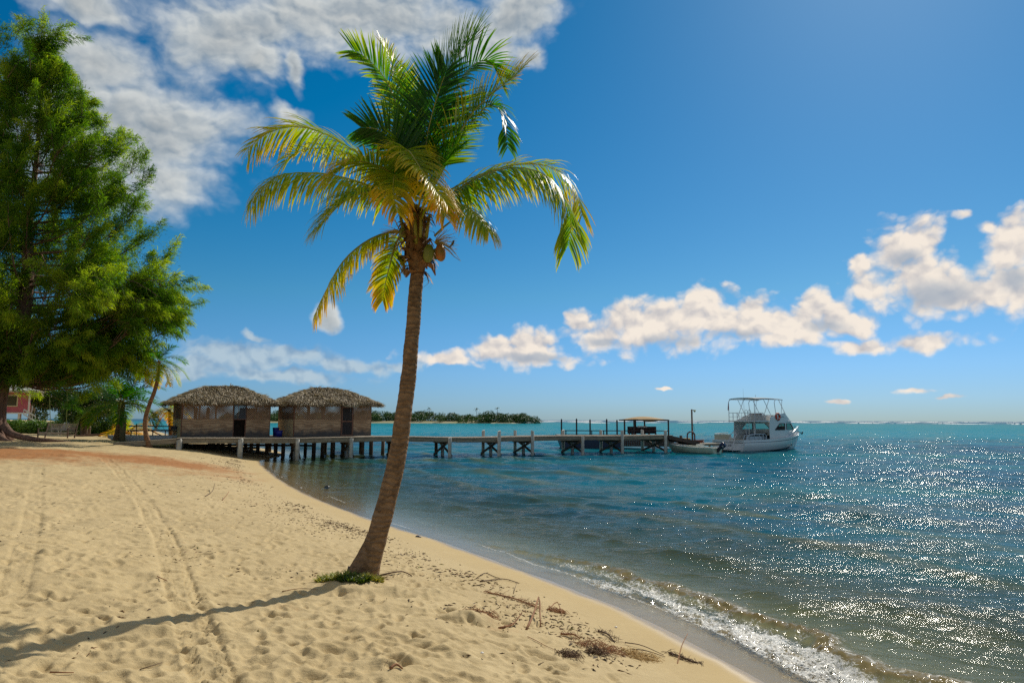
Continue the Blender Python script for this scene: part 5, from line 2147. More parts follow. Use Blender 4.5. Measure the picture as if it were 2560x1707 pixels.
for px, top in ((1404, 1047), (1442, 1046), (1476, 1048), (1518, 1047), (1544, 1049), (1563, 1049)):
    zt = at_y(px, top, 64).z
    mb = MB()
    mb.box(lx(px) - .065, lx(px) + .065, 0, .13, DKZ, zt - .06)
    mb.add([(lx(px) - .065, 0, zt - .06), (lx(px) + .065, 0, zt - .06), (lx(px) + .065, .13, zt - .06), (lx(px) - .065, .13, zt - .06), (lx(px), .065, zt + .03)], [(0, 1, 4), (1, 2, 4), (2, 3, 4), (3, 0, 4)])
    mb.build('post', M_DARKT, dock)
for px in (1415, 1480, 1510, 1690):
    mb = MB()
    if px < 1600:
        mb.box(lx(px) - .04, lx(px) + .04, .02, .1, DKZ, DKZ + .4)
        mb.build('baluster', M_DARKT, dock)
mb = MB()
mb.box(lx(1404) + .07, lx(1676), .03, .09, DKZ + .36, DKZ + .44)
mb.box(lx(1404) + .07, lx(1560), .03, .09, DKZ + .02, DKZ + .07)
mb.build('rail', M_DARKT, dock)
zc = at_y(1620, 1051, 64).z
for px, yy in ((1587, .0), (1606, 2.7), (1630, 2.7), (1674, 0)):
    mb = MB()
    mb.box(lx(px) - .06, lx(px) + .06, yy, yy + .12, DKZ, zc)
    mb.build('canopy_post', M_DARKT, dock)
mb = MB()
x0, x1 = lx(1563), lx(1676)
mb.bar((x0, .06, zc + .04), (x1, .06, zc + .04), .09, .1)
mb.bar((x0, 2.8, zc + .04), (x1, 2.8, zc + .04), .09, .1)
mb.bar((x0, .11, zc + .04), (x0, 2.75, zc + .04), .09, .09)
mb.bar((x1, .11, zc + .04), (x1, 2.75, zc + .04), .09, .09)
mb.build('canopy_frame', M_DARKT, dock)
gx = np.linspace(x0 + .1, x1 - .1, 30)
gy = np.linspace(.12, 2.72, 14)
A, B = np.meshgrid(gx, gy, indexing='ij')
u = (A - gx[0]) / (gx[-1] - gx[0])
v = (B - gy[0]) / (gy[-1] - gy[0])
Hc = zc + .1 + .28 * np.sin(PI * u) * np.sin(PI * v) ** .8 - .20 * np.sin(PI * np.clip((u - .28) / .6, 0, 1)) * np.exp(-v / .12)
Vt = np.stack([A, B, Hc], -1).reshape(-1, 3)
id_ = np.arange(A.size).reshape(A.shape)
fq = np.stack([id_[:-1, :-1], id_[1:, :-1], id_[1:, 1:], id_[:-1, 1:]], -1).reshape(-1, 4)
m_can = leafmat('canopy_cloth', [(0, (.62, .42, .17)), (1, (.66, .46, .2))], rough=.7, trans=.4, tint=(1.1, 1, .8))
co_ = link_mesh('canopy', Vt, fq, m_can, dock, True, tone=np.zeros(len(Vt)))
md = co_.modifiers.new('thick', 'SOLIDIFY')
md.thickness = .02


def on_dock(px, dy, dz=0):
    """point of the dock's deck"""
    c, s_ = math.cos(.03), math.sin(.03)
    X = lx(px)
    return Vector((dk0.x + X * c - dy * s_, 64 + X * s_ + dy * c, DKZ + dz))


tb_ = thing('picnic_table', 'dark table with pale covers under the tan canopy on the dock', 'table', on_dock(1610, 1.2), .03)
mb = MB()
mb.box(-1.0, 1.0, -.35, .35, .62, .68)
mb.build('table_top', M_DARKT, tb_)
for sx in (-1, 1):
    mb = MB()
    mb.bar((sx * .8, -.3, .0), (sx * .8, .2, .62), .08)
    mb.bar((sx * .8, .3, .0), (sx * .8, -.2, .62), .08)
    mb.build('leg', M_DARKT, tb_)
bn_ = thing('dock_bench', 'dark high-backed bench under the canopy behind the pale bundles', 'bench', on_dock(1620, 2.3), .03)
mb = MB()
mb.box(-1.4, 1.4, 0, .06, .1, .78)
mb.build('backrest', pmat('bench_purple', (0.05, 0.025, 0.035), .7), bn_)
mb = MB()
mb.box(-1.4, 1.4, -.45, 0, .38, .43)
for xx in (-1.3, 0, 1.25):
    mb.box(xx, xx + .06, -.4, -.05, 0, .38)
mb.build('seat', M_DARKT, bn_)
r_ = random.Random(12)
for k, px in enumerate((1604, 1611, 1617, 1622)):
    mb = MB()
    mb.lathe([(.02, 0), (.14, .02), (.16, .08), (.10, .15), (.02, .17)], (0, 0, 0), 10)
    o = mb.build('rolled_towel', pmat('white_cloth', (.7, .68, .62), .9), None, True)
    o.location = on_dock(px, .95 + .1 * (k % 2), .684)
    tag(o, ('white rolled towel on the dock table, nearest the trees', 'white rolled towel on the dock table, second from the trees', 'white rolled towel on the dock table, third from the trees', 'white rolled towel on the dock table, farthest from the trees')[k], 'towel', 'rolled towels on the dock table')

# low landing stage at the pier's end
E0 = PO + PD * tR
stage = thing('landing_ramp', 'dark wooden gangway sloping from the pier end down to the low stage', 'gangway', (E0.x, E0.y, 0), PANG)
t_end = pier_t(1745) - tR
mb = MB()
mb.bar((.02, .6, DZ - .06), (t_end, .6, .82), 1.6, .06)
mb.bar((.02, -.22, DZ - .16), (t_end, -.22, .74), .06, .3)
mb.bar((.02, 1.42, DZ - .16), (t_end, 1.42, .74), .06, .3)
mb.build('walkway', M_DARKT, stage)
mb = MB()
mb.box(t_end + .01, t_end + 2.6, -.3, 1.6, .55, .72)
mb.build('platform', M_BEAM, stage)
for xx in (t_end * .5, t_end + .3, t_end + 2.3):
    for yy in (-.15, 1.4):
        mb = MB()
        mb.tube([(xx, yy, -2.2), (xx, yy, .54)], .09, 10)
        mb.build('pile', M_PILED, stage, True)
fe = MB()
fe.box(t_end + .35, t_end + 1.5, 1.1, 1.2, .73, .98)
feo = fe.build('side_board', pmat('rusty_board', (.20, .06, .04), .7), stage)

# yellow crate and short post behind the gangway
q = at_y(1712, 1097, 58.4)
yc = thing('yellow_crate', 'yellow slatted crate behind the gangway, left of the lamp post', 'crate', (q.x, 58.4, .72), .2)
mb = MB()
mb.box(-.42, .42, -.2, .2, .0, .34)
mb.build('body', pmat('yellow_plastic', (.42, .28, .03), .5), yc)
mb = MB()
for k in range(9):
    mb.box(-.42 + k * .1, -.37 + k * .1, -.22, .22, .345, .40)
mb.build('slats', pmat('cream_slats', (.75, .62, .35), .5), yc)
st2 = thing('crate_stage', 'small dark staging that carries the yellow crate', 'deck', (q.x, 58.4, 0), .2)
mb = MB()
mb.box(-.95, .95, -.5, .5, .6, .718)
mb.build('deck', M_DARKT, st2)
for sx in (-.8, .8):
    mb = MB()
    mb.tube([(sx, 0, -2), (sx, 0, .6)], .09, 8)
    mb.build('pile', M_PILED, st2, True)
q = at_y(1701, 1095, 58.2)
mb = MB()
mb.tube([(0, 0, -1.5), (0, 0, 1.35)], [.12, .12], 12)
o = mb.build('short_pile', M_PILED, None, True)
o.location = (q.x, 58.0, 0)
tag(o, 'short brown pile standing left of the yellow crate', 'pile')

# lamp post with handrail hoop
q = at_y(1731.5, 1106, 57.5)
lamp = thing('lamp_post', 'thin rusty lamp post with a small floodlight at the end of the pier', 'lamp post', (q.x, 57.5, 0))
zt = at_y(1731, 1023, 57.5).z
mb = MB()
mb.tube([(0, 0, -1.5), (0, 0, zt)], [.085, .065], 10)
mb.build('pole', pmat('rusty_pole', (.10, .055, .03), .7, col2=(.2, .11, .06)), lamp, True)
mb = MB()
mb.bar((.0, 0, zt - .03), (.22, 0, zt - .10), .05)
mb.tube([(.14, -.02, zt - .08), (.30, -.05, zt - .16)], [.05, .12], 12)
mb.build('floodlight', pmat('lamp_glass', (.35, .38, .22), .3), lamp)
mb = MB()
pts_ = [(.07, -.02, zt - 1.25), (.14, -.02, zt - 1.35), (.16, -.02, zt - 1.7), (.10, -.02, zt - 2.0), (.02, -.02, zt - 2.2)]
mb.tube(pts_, .014, 5)
mb.build('cable', M_NAVY, lamp)
hoop = MB()
q2 = at_y(1728, 1105, 57.2)
zh = at_y(1728, 1079, 57.2).z
pts_ = [(-.30, 0, .3), (-.31, 0, zh - .3)] + [(-.31 * math.cos(a), 0, zh - .3 + .30 * math.sin(a)) for a in np.linspace(0, PI, 10)[1:-1]] + [(.31, 0, zh - .3), (.30, 0, .3)]
hoop.tube(pts_, .06, 8)
o = hoop.build('handrail_hoop', pmat('red_brown_rail', (.16, .05, .045), .6), None, True)
o.location = (q2.x, 57.2, 0)
tag(o, 'red-brown ladder hoop at the foot of the lamp post', 'handrail')

# ---------------------------------------------------------------- skiff
M_SKIFF = pmat('skiff_hull', (0.50, 0.50, 0.36), .35, col2=(.60, .60, .46), scale=2)
M_SKIN = pmat('skiff_inside', (0.70, 0.70, 0.64), .4)
SB = at_z(1793, 1136, 0)
bow = at_z(1668, 1131, 0)
sk = thing('skiff', 'small open cream-white skiff moored by the pier with its outboard tilted up', 'boat', (SB.x, SB.y, 0), math.atan2(bow.y - SB.y, bow.x - SB.x))
# local x runs from stern to bow
st = [(0, .72, .62, -.10, .50), (1.2, .82, .70, -.12, .50), (2.4, .80, .60, -.10, .56), (3.2, .58, .34, -.02, .62), (3.8, .30, .12, .12, .68), (4.2, .04, .02, .5, .74)]


def open_hull(mb, st, inner=.05):
    """stations (x, half beam at the gunwale, half beam at the chine, keel z, gunwale z)"""
    rows = []
    for x, bg, bc, zk, zg in st:
        zc_ = zk + (zg - zk) * .42
        rows.append([(x, -bg, zg), (x, -(bg * .55 + bc * .45) - .01, zc_ + (zg - zc_) * .5), (x, -bc, zc_), (x, -bc * .5, zk + (zc_ - zk) * .45), (x, 0, zk), (x, bc * .5, zk + (zc_ - zk) * .45), (x, bc, zc_), (x, (bg * .55 + bc * .45) + .01, zc_ + (zg - zc_) * .5), (x, bg, zg)])
    n = 9
    vs = [p for r in rows for p in r]
    fs = []
    for i in range(len(rows) - 1):
        for k in range(n - 1):
            fs.append((i * n + k, (i + 1) * n + k, (i + 1) * n + k + 1, i * n + k + 1))
    fs.append(tuple(range(n)))
    mb.add(vs, fs)
    return rows


mb = MB()
rows = open_hull(mb, st)
o = mb.build('hull', M_SKIFF, sk)
md = o.modifiers.new('thick', 'SOLIDIFY')
md.thickness = .04
mb = MB()
for sgn in (-1, 1):
    g_ = [(x, sgn * (bg + .01), zg + .02) for x, bg, bc, zk, zg in st]
    for i in range(len(g_) - 1):
        mb.bar(g_[i], g_[i + 1], .11, .05)
mb.box(.0, .08, -.70, .70, .38, .53)
mb.build('gunwale', M_SKIN, sk)
mb = MB()
mb.add([(2.9, -.62, .585), (2.9, .62, .585), (3.6, .38, .645), (3.6, -.38, .645), (4.15, 0, .72)], [(0, 1, 2, 3), (3, 2, 4)])
mb.build('foredeck', M_SKIN, sk)
mb = MB()
mb.box(.95, 1.25, -.66, .66, .34, .40)
mb.box(1.9, 2.15, -.66, .66, .36, .42)
mb.build('thwart', M_SKIN, sk)
mb = MB()
mb.box(1.25, 1.65, -.22, .22, .30, .74)
mb.tube([(1.22, 0, .76), (1.12, 0, .84)], .02, 6)
mb.tube([(1.1 + .0, .16 * math.cos(a), .84 + .16 * math.sin(a)) for a in np.linspace(0, 2 * PI, 14)[:-1]], .015, 5, closed=True)
mb.build('console', M_SKIN, sk)
mb = MB()
mb.bar((.2, .70, .37), (2.6, .72, .40), .012, .02)
for k in range(7):
    a, b = k / 7, (k + 1) / 7
    mb.bar((.4 + 2.8 * a, -.03 + .72 + .02, .40 - .12 * math.sin(PI * a)), (.4 + 2.8 * b, .72 - .01, .40 - .12 * math.sin(PI * b)), .012)
mb.build('rub_line', pmat('dark_line', (.05, .05, .05), .6), sk)
mot = MB()
Mt = Matrix.Translation((-.22, 0, .52)) @ Matrix.Rotation(math.radians(-52), 4, 'Y')
cowl = [(.02, .50), (.12, .52), (.17, .44), (.18, .25), (.15, .10), (.09, .06)]
vs, fs = [], []
seg = 14
for r, z in cowl:
    for k in range(seg):
        a = 2 * PI * k / seg
        vs.append(Mt @ Vector((r * 1.35 * math.cos(a) - .02, r * math.sin(a), z)))
for i in range(len(cowl) - 1):
    for k in range(seg):
        fs.append((i * seg + k, (i + 1) * seg + k, (i + 1) * seg + (k + 1) % seg, i * seg + (k + 1) % seg))
fs.append(tuple(range(seg)))
fs.append(tuple((len(cowl) - 1) * seg + seg - 1 - k for k in range(seg)))
mo = thing('outboard', None, None)
COL.objects.unlink(mo)
bpy.data.objects.remove(mo)
mot.add(vs, fs)
motor = mot.build('outboard_motor', pmat('navy_cowl', (0.010, 0.016, 0.05), .25), sk, True)
mb = MB()
mb.prism([(-.10, .10), (.10, .10), (.07, -.45), (.13, -.72), (-.03, -.95), (-.12, -.72)], 1, -.035, .035)
mb.v = [tuple(Mt @ Vector(p)) for p in mb.v]
mb.build('lower_unit', pmat('navy_cowl', (0.010, 0.016, 0.05), .25), motor)
mb = MB()
mb.box(-.24, .10, -.07, .07, -.56, -.53)
mb.v = [tuple(Mt @ Vector(p)) for p in mb.v]
mb.build('fin', pmat('navy_cowl', (0.010, 0.016, 0.05), .25), motor)
mb = MB()
for k in range(3):
    a = k * 2 * PI / 3 + .3
    c_ = Vector((.16, 0, -.66))
    r1 = Vector((.0, math.cos(a), math.sin(a)))
    r2 = Vector((.0, math.cos(a + .7), math.sin(a + .7)))
    mb.add([c_, c_ + r1 * .13 + Vector((.02, 0, 0)), c_ + r2 * .15 - Vector((.02, 0, 0)), c_ + r2 * .05], [(0, 1, 2, 3)])
mb.tube([(.10, 0, -.66), (.20, 0, -.66)], [.045, .025], 10)
mb.v = [tuple(Mt @ Vector(p)) for p in mb.v]
mb.build('propeller', pmat('worn_metal', (.45, .43, .40), .4, metal=.6), motor)
mb = MB()
for k in (.36, .30):
    mb.box(-.2, -.05, .172, .185, k, k + .02)
mb.v = [tuple(Mt @ Vector(p)) for p in mb.v]
mb.build('stripe', M_WHITE, motor)
mb = MB()
mb.bar((-.05, 0, .2), (-.3, 0, .52), .16, .14)
mb.build('bracket', pmat('dark_metal', (.03, .03, .035), .5), motor)

# ---------------------------------------------------------------- flybridge motor boat
C0 = at_z(1856, 1129.5, 0)
YA = math.radians(35.3)
YD = Vector((math.cos(YA), math.sin(YA), 0))
YP = Vector((-math.sin(YA), math.cos(YA), 0))
YO = C0 + YP * 1.42            # centre of the transom at the waterline
boat = thing('motor_boat', 'white flybridge motor boat with soft top and orange life ring, moored beyond the skiff', 'boat', YO, YA)
boat.scale = (1.17, 1.08, .98)
M_HULL = pmat('gelcoat', (0.70, 0.71, 0.70), .25, col2=(.76, .77, .76), scale=1.0, coat=.4)
M_HULL2 = pmat('gelcoat_cabin', (0.66, 0.68, 0.68), .3, col2=(.72, .73, .73), scale=1.0, coat=.3)
M_NSK = pmat('non_skid', (0.58, 0.58, 0.53), .7)
M_RAIL = pmat('stainless', (0.55, 0.56, 0.58), .3, metal=.8)
M_BLK = pmat('window_trim', (0.012, 0.012, 0.015), .4)
M_AFOUL = pmat('antifouling', (0.012, 0.016, 0.03), .6)
m, t, b = newmat('tinted_glass')
b.inputs['Base Color'].default_value = (.02, .03, .03, 1)
b.inputs['Roughness'].default_value = .05
tr = t.n.new('ShaderNodeBsdfTransparent')
tr.inputs['Color'].default_value = (.62, .72, .68, 1)
mx = t.n.new('ShaderNodeMixShader')
mx.inputs[0].default_value = .22
t.l.new(tr.outputs[0], mx.inputs[1])
t.l.new(b.outputs[0], mx.inputs[2])
t.l.new(mx.outputs[0], t.n['Material Output'].inputs['Surface'])
M_GLASS = m

# x, beam at gunwale, beam at chine, keel z, chine z, gunwale z
ST = [(0, 1.48, 1.34, -.35, .02, .96), (1.5, 1.56, 1.40, -.42, .02, .97), (3.2, 1.60, 1.38, -.45, .04, 1.01), (4.8, 1.58, 1.22, -.45, .10, 1.08), (6.2, 1.40, .86, -.42, .20, 1.18), (7.4, 1.02, .42, -.30, .38, 1.30), (8.3, .50, .12, .05, .62, 1.42), (8.85, .06, .02, .85, .98, 1.50)]
STD = catmull([tuple(s_) for s_ in ST], 40)


def zone(z0f, z1f, out=0.0, n=5):
    """strip of hull side between two fractions of chine-gunwale height, both sides"""
    vs, fs = [], []
    for sgn in (-1, 1):
        base = len(vs)
        for x, bg, bc, zk, zc_, zg in STD:
            for k in range(n):
                u = z0f + (z1f - z0f) * k / (n - 1)
                bb = bc + (bg - bc) * (u ** 1.0) * 1.0 + .10 * math.sin(PI * u) * (bg > .4)
                vs.append((x, sgn * (bb + out), zc_ + (zg - zc_) * u))
        m_ = len(STD)
        for i in range(m_ - 1):
            for k in range(n - 1):
                a = base + i * n + k
                q = (a, a + n, a + n + 1, a + 1)
                fs.append(q if sgn < 0 else q[::-1])
    return vs, fs


mb = MB()
mb.add(*zone(0, 1, n=9))
# bottom
vs, fs = [], []
for x, bg, bc, zk, zc_, zg in STD:
    vs += [(x, -bc, zc_), (x, -bc * .5, (zk + zc_) / 2 - .03), (x, 0, zk), (x, bc * .5, (zk + zc_) / 2 - .03), (x, bc, zc_)]
for i in range(len(STD) - 1):
    for k in range(4):
        a = i * 5 + k
        fs.append((a, a + 5, a + 6, a + 1))
mb.add(vs, fs)
# transom
x, bg, bc, zk, zc_, zg = STD[0]
tv = [(0, -bg, zg), (0, -(bg + bc) / 2 - .10, (zc_ + zg) / 2), (0, -bc, zc_), (0, 0, zk), (0, bc, zc_), (0, (bg + bc) / 2 + .10, (zc_ + zg) / 2), (0, bg, zg)]
mb.add(tv, [tuple(range(7))])
hullo = mb.build('hull', M_HULL, boat, True)
try:
    for p_ in hullo.data.polygons:
        p_.use_smooth = len(p_.vertices) == 4
except Exception:
    pass
mb = MB()
mb.add(*zone(.80, .845, .012, 2))
mb.box(-.006, -.002, -1.40, 1.40, .74, .785)
mb.build('sheer_stripe', M_BLK, hullo)
mb = MB()
mb.add(*zone(-.06, .05, .010, 2))
mb.build('boot_top', M_AFOUL, hullo)
# rub rail / coaming cap
mb = MB()
for sgn in (-1, 1):
    for i in range(len(STD) - 1):
        a, b2 = STD[i], STD[i + 1]
        mb.bar((a[0], sgn * (a[1] - .06), a[5] + .02), (b2[0], sgn * (b2[1] - .06), b2[5] + .02), .16, .05)
mb.box(-.06, .12, -1.46, 1.46, .94, 1.0)
mb.build('gunwale', M_HULL, boat)
# cockpit sole and foredeck
mb = MB()
mb.box(.08, 3.6, -1.36, 1.36, .30, .34)
mb.box(3.4, 6.3, -1.25, 1.25, .36, .40)
mb.build('cockpit_sole', M_NSK, boat)
vs, fs = [], []
fd = [s_ for s_ in STD if s_[0] > 5.2]
for s_ in fd:
    x, bg, zg = s_[0], s_[1], s_[5]
    cz = .20 * min(1, bg)
    vs += [(x, -bg + .05, zg + .01), (x, -bg * .62, zg + cz), (x, 0, zg + cz * 1.25), (x, bg * .62, zg + cz), (x, bg - .05, zg + .01)]
for i in range(len(fd) - 1):
    for k in range(4):
        a = i * 5 + k
        fs.append((a, a + 5, a + 6, a + 1))
mb = MB()
mb.add(vs, fs)
mb.build('foredeck', M_HULL, boat, True)
# cabin sides with window openings. profile in (x, z)
def side_wall(y0, y1, outline, holes, tone=0):
    """wall polygon with quadrilateral holes, as a bmesh-filled face extruded across y"""
    import bmesh
    bm = bmesh.new()
    edges = []
    for lp in [outline] + holes:
        vv = [bm.verts.new((p[0], y0(p[0]) if callable(y0) else y0, p[1])) for p in lp]
        for i in range(len(vv)):
            edges.append(bm.edges.new((vv[i], vv[(i + 1) % len(vv)])))
    bmesh.ops.triangle_fill(bm, use_beauty=True, use_dissolve=False, edges=edges)
    me = bpy.data.meshes.new('cabin_side')
    bm.to_mesh(me)
    bm.free()
    me.materials.append(M_HULL2)
    o = bpy.data.objects.new('cabin_side', me)
    COL.objects.link(o)
    o.parent = boat
    md = o.modifiers.new('thick', 'SOLIDIFY')
    md.thickness = .05
    md.offset = 0
    return o


inner = lambda sg: (lambda x: sg * float(np.interp(x, [3, 5, 6.2, 7.2], [1.34, 1.32, 1.16, .88])))
w1 = [(3.98, 1.84), (5.30, 1.84), (5.30, 2.42), (4.62, 2.42)]
w2 = [(5.58, 1.86), (6.92, 1.86), (6.25, 2.42), (5.58, 2.42)]
near_out = [(3.35, .98), (3.30, 1.75), (3.35, 2.60), (3.55, 2.98), (5.30, 3.36), (5.62, 3.18), (6.30, 2.66), (7.20, 1.80), (7.25, 1.22), (5.2, 1.0)]
far_out = [(2.35, .98), (2.45, 2.60), (3.55, 2.98), (5.30, 3.36), (5.62, 3.18), (6.30, 2.66), (7.20, 1.80), (7.25, 1.22), (5.2, 1.0)]
fw = [(3.35, 1.86), (4.75, 1.86), (4.75, 2.42), (3.95, 2.42)]
fw2 = [(5.05, 1.86), (6.7, 1.86), (6.15, 2.42), (5.05, 2.42)]
for sg, outl, wins in ((-1, near_out, (w1, w2)), (1, far_out, (fw, fw2))):
    sw = side_wall(inner(sg), None, outl, [list(w_) for w_ in wins])
    for w_ in wins:
        mb = MB()
        y_ = lambda x: inner(sg)(x) + sg * .03
        for i in range(4):
            p_, q_ = w_[i], w_[(i + 1) % 4]
            mb.bar((p_[0], y_(p_[0]), p_[1]), (q_[0], y_(q_[0]), q_[1]), .04, .055, upv=(0, 1, 0))
        wo = mb.build('window_frame', M_BLK, sw)
        mb = MB()
        mb.add([(p_[0], inner(sg)(p_[0]), p_[1]) for p_ in w_], [(0, 1, 2, 3)])
        mb.build('pane', M_GLASS, wo)
# front windshield slope between the sides
mb = MB()
fp = [(5.62, 3.18), (6.30, 2.66), (7.20, 1.80), (7.25, 1.22)]
for i in range(3):
    (xa, za), (xb, zb_) = fp[i], fp[i + 1]
    ya, yb = inner(1)(xa), inner(1)(xb)
    if i == 1:
        # frame round the glass
        for u0, u1 in ((0, .08), (.92, 1)):
            pa = (xa + (xb - xa) * u0, za + (zb_ - za) * u0, ya + (yb - ya) * u0)
            pb = (xa + (xb - xa) * u1, za + (zb_ - za) * u1, ya + (yb - ya) * u1)
            mb.add([(pa[0], -pa[2], pa[1]), (pa[0], pa[2], pa[1]), (pb[0], pb[2], pb[1]), (pb[0], -pb[2], pb[1])], [(0, 1, 2, 3)])
        for c_ in (-1, 0, 1):
            mb.bar((xa, c_ * ya * .96, za), (xb, c_ * yb * .96, zb_), .09, .05)
    else:
        mb.add([(xa, -ya, za), (xa, ya, za), (xb, yb, zb_), (xb, -yb, zb_)], [(0, 1, 2, 3)])
mb.build('front_wall', M_HULL2, boat)
mb = MB()
mb.add([(6.37, -1.05, 2.59), (6.37, 1.05, 2.59), (7.12, .84, 1.87), (7.12, -.84, 1.87)], [(0, 1, 2, 3)])
mb.build('windshield', M_GLASS, boat)
# cabin roof = flybridge floor, overhanging the cockpit
mb = MB()
mb.prism([(1.75, -1.35), (6.2, -1.30), (6.2, 1.30), (1.75, 1.35)], 2, 2.56, 2.66)
mb.build('hard_top', M_HULL2, boat, bevel=.02)
# flybridge coaming (far side is the cabin side itself), helm, seats
mb = MB()
mb.prism([(2.95, 2.665), (5.3, 2.665), (5.3, 3.3), (4.3, 3.22), (3.5, 3.05)], 1, 1.24, 1.28)
mb.box(4.3, 4.7, -.5, .5, 2.665, 3.18)
mb.build('flybridge_coaming', M_HULL2, boat)
mb = MB()
mb.box(3.5, 3.95, -.9, .9, 2.665, 3.0)
mb.box(3.42, 3.5, -.6, .6, 2.665, 3.22)
mb.build('helm_seat', pmat('seat_vinyl', (.55, .54, .50), .5), boat)
mb = MB()
mb.box(3.38, 3.50, -.6, .6, 3.222, 3.30)
mb.build('seat_cushion', pmat('dark_red_vinyl', (.16, .03, .03), .5), boat)
mb = MB()
mb.tube([(4.22, .0 + .18 * math.cos(a), 3.2 + .18 * math.sin(a)) for a in np.linspace(0, 2 * PI, 15)[:-1]], .018, 6, closed=True)
mb.build('steering_wheel', M_RAIL, boat)
# bimini
ZB = 4.55
gx = np.linspace(1.75, 5.25, 16)
gy = np.linspace(-1.2, 1.2, 10)
A, B = np.meshgrid(gx, gy, indexing='ij')
Hc = ZB + .14 * np.sqrt(np.clip(1 - (B / 1.25) ** 2, 0, 1)) + .05 * np.sin((A - 1.75) / 3.5 * PI)
id_ = np.arange(A.size).reshape(A.shape)
fq = np.stack([id_[:-1, :-1], id_[1:, :-1], id_[1:, 1:], id_[:-1, 1:]], -1).reshape(-1, 4)
bo_ = link_mesh('bimini_top', np.stack([A, B, Hc], -1).reshape(-1, 3), fq, pmat('bimini_canvas', (.42, .43, .40), .8), boat, True, tone=np.zeros(A.size))
md = bo_.modifiers.new('thick', 'SOLIDIFY')
md.thickness = .03
for sg in (-1, 1):
    y = sg * 1.22
    mb = MB()
    mb.tube([(1.72, y, 2.66), (1.72, y, ZB - .2), (1.85, y, ZB)], .028, 6)
    mb.tube([(1.8, y, ZB), (5.3, y, ZB)], .022, 6)
    mb.tube([(3.1, y, 3.0), (2.75, y, ZB)], .02, 6) if False else None
    mb.tube([(3.75, y, 3.1), (2.85, y, ZB)], .022, 6)
    mb.tube([(2.75, y, 2.9), (3.55, y, ZB)], .022, 6)
    mb.tube([(4.35, y, 3.2), (4.2, y, ZB - .25), (4.35, y, ZB)], .024, 6)
    mb.tube([(5.7, y, 3.05), (4.75, y, ZB)], .026, 6)
    mb.tube([(5.05, y, 3.3), (5.2, y, ZB)], .02, 6)
    mb.build('bimini_frame', M_RAIL, boat)
mb = MB()
for x in (1.85, 3.4, 4.35, 5.25):
    mb.tube([(x, 1.2 * c_, ZB + .13 * math.sqrt(max(0, 1 - c_ * c_)) - .02) for c_ in np.linspace(-1, 1, 9)], .02, 6)
mb.build('bimini_bows', M_RAIL, boat)
# railings
def rail(name, line, zpost, r=.018, posts=None):
    mb = MB()
    mb.tube(line, r, 6)
    for p_ in (posts or line):
        mb.tube([p_, (p_[0], p_[1], zpost(p_))], r * .8, 5)
    return mb.build(name, M_RAIL, boat)


for sg in (-1, 1):
    rail('flybridge_rail', [(1.72, sg * 1.24, 3.35), (2.2, sg * 1.24, 3.35), (2.7, sg * 1.24, 3.35), (3.0, sg * 1.24, 3.1)], lambda p_: 2.66)
mb = MB()
mb.tube([(1.72, -1.24, 3.35), (1.72, 1.24, 3.35)], .018, 6)
mb.tube([(1.72, -1.24, 3.0), (1.72, 1.24, 3.0)], .014, 6)
for y in np.linspace(-.8, .8, 5):
    mb.tube([(1.72, y, 2.66), (1.72, y, 3.35)], .014, 5)
mb.build('flybridge_rail', M_RAIL, boat)
for sg in (-1, 1):
    line = []
    for x in (5.6, 6.4, 7.2, 8.0, 8.6, 9.0):
        bg = float(np.interp(x, STD[:, 0], STD[:, 1]))
        zg = float(np.interp(x, STD[:, 0], STD[:, 5]))
        line.append((x, sg * max(.08, bg - .1), zg + .12 + .5 * float(smooth01(np.array([(x - 5.5) / 1.6]))[0])))
    mb = MB()
    mb.tube(line, .024, 7)
    for p_ in line[1:]:
        zg = float(np.interp(p_[0], STD[:, 0], STD[:, 5]))
        mb.tube([p_, (min(p_[0], 8.8) - .05, p_[1], zg + .02)], .016, 5)
    mb.build('bow_rail', M_RAIL, boat)
    mb = MB()
    l2 = [(x, sg * (float(np.interp(x, STD[:, 0], STD[:, 1])) - .14), float(np.interp(x, STD[:, 0], STD[:, 5])) + .14) for x in (6.6, 7.3, 8.0, 8.5)]
    mb.tube(l2, .022, 6)
    mb.build('toe_rail', M_WHITE, boat)
# anchor, pulpit
mb = MB()
mb.box(8.5, 9.15, -.12, .12, 1.53, 1.60)
mb.build('pulpit', M_HULL, boat)
mb = MB()
mb.bar((8.9, 0, 1.66), (9.45, 0, 1.50), .05)
mb.bar((9.35, -.18, 1.62), (9.48, .0, 1.35), .09, .03)
mb.bar((9.35, .18, 1.62), (9.48, .0, 1.35), .09, .03)
mb.tube([(8.7, .05, 1.6), (8.62, .05, 2.2)], .018, 5)
mb.build('anchor', pmat('dark_metal', (.03, .03, .035), .5), boat)
# life ring on the flybridge rail
mb = MB()
ring = [(4.28 + .0, -1.38, 3.08 + .0)]
mb.tube([(4.38 + .23 * math.cos(a), -1.37, 3.02 + .29 * math.sin(a)) for a in np.linspace(0, 2 * PI, 25)[:-1]], .085, 10, closed=True)
lr = mb.build('life_ring', pmat('orange_red', (.50, .05, .02), .5), boat, True)
mb = MB()
for k in range(4):
    a = PI / 4 + k * PI / 2
    p_ = (4.38 + .23 * math.cos(a), -1.37, 3.02 + .29 * math.sin(a))
    q_ = (4.38 + .23 * math.cos(a + .22), -1.37, 3.02 + .29 * math.sin(a + .22))
    mb.tube([p_, q_], .092, 10)
mb.build('ring_band', M_WHITE, lr)
# little red flag by the rear frame
mb = MB()
mb.add([(1.70, 1.24, 4.35), (1.62, 1.22, 4.0), (1.60, 1.24, 3.6), (1.70, 1.25, 3.55), (1.73, 1.24, 3.95)], [(0, 1, 2, 3, 4)])
mb.build('flag', pmat('red_cloth', (.4, .03, .03), .8), boat)
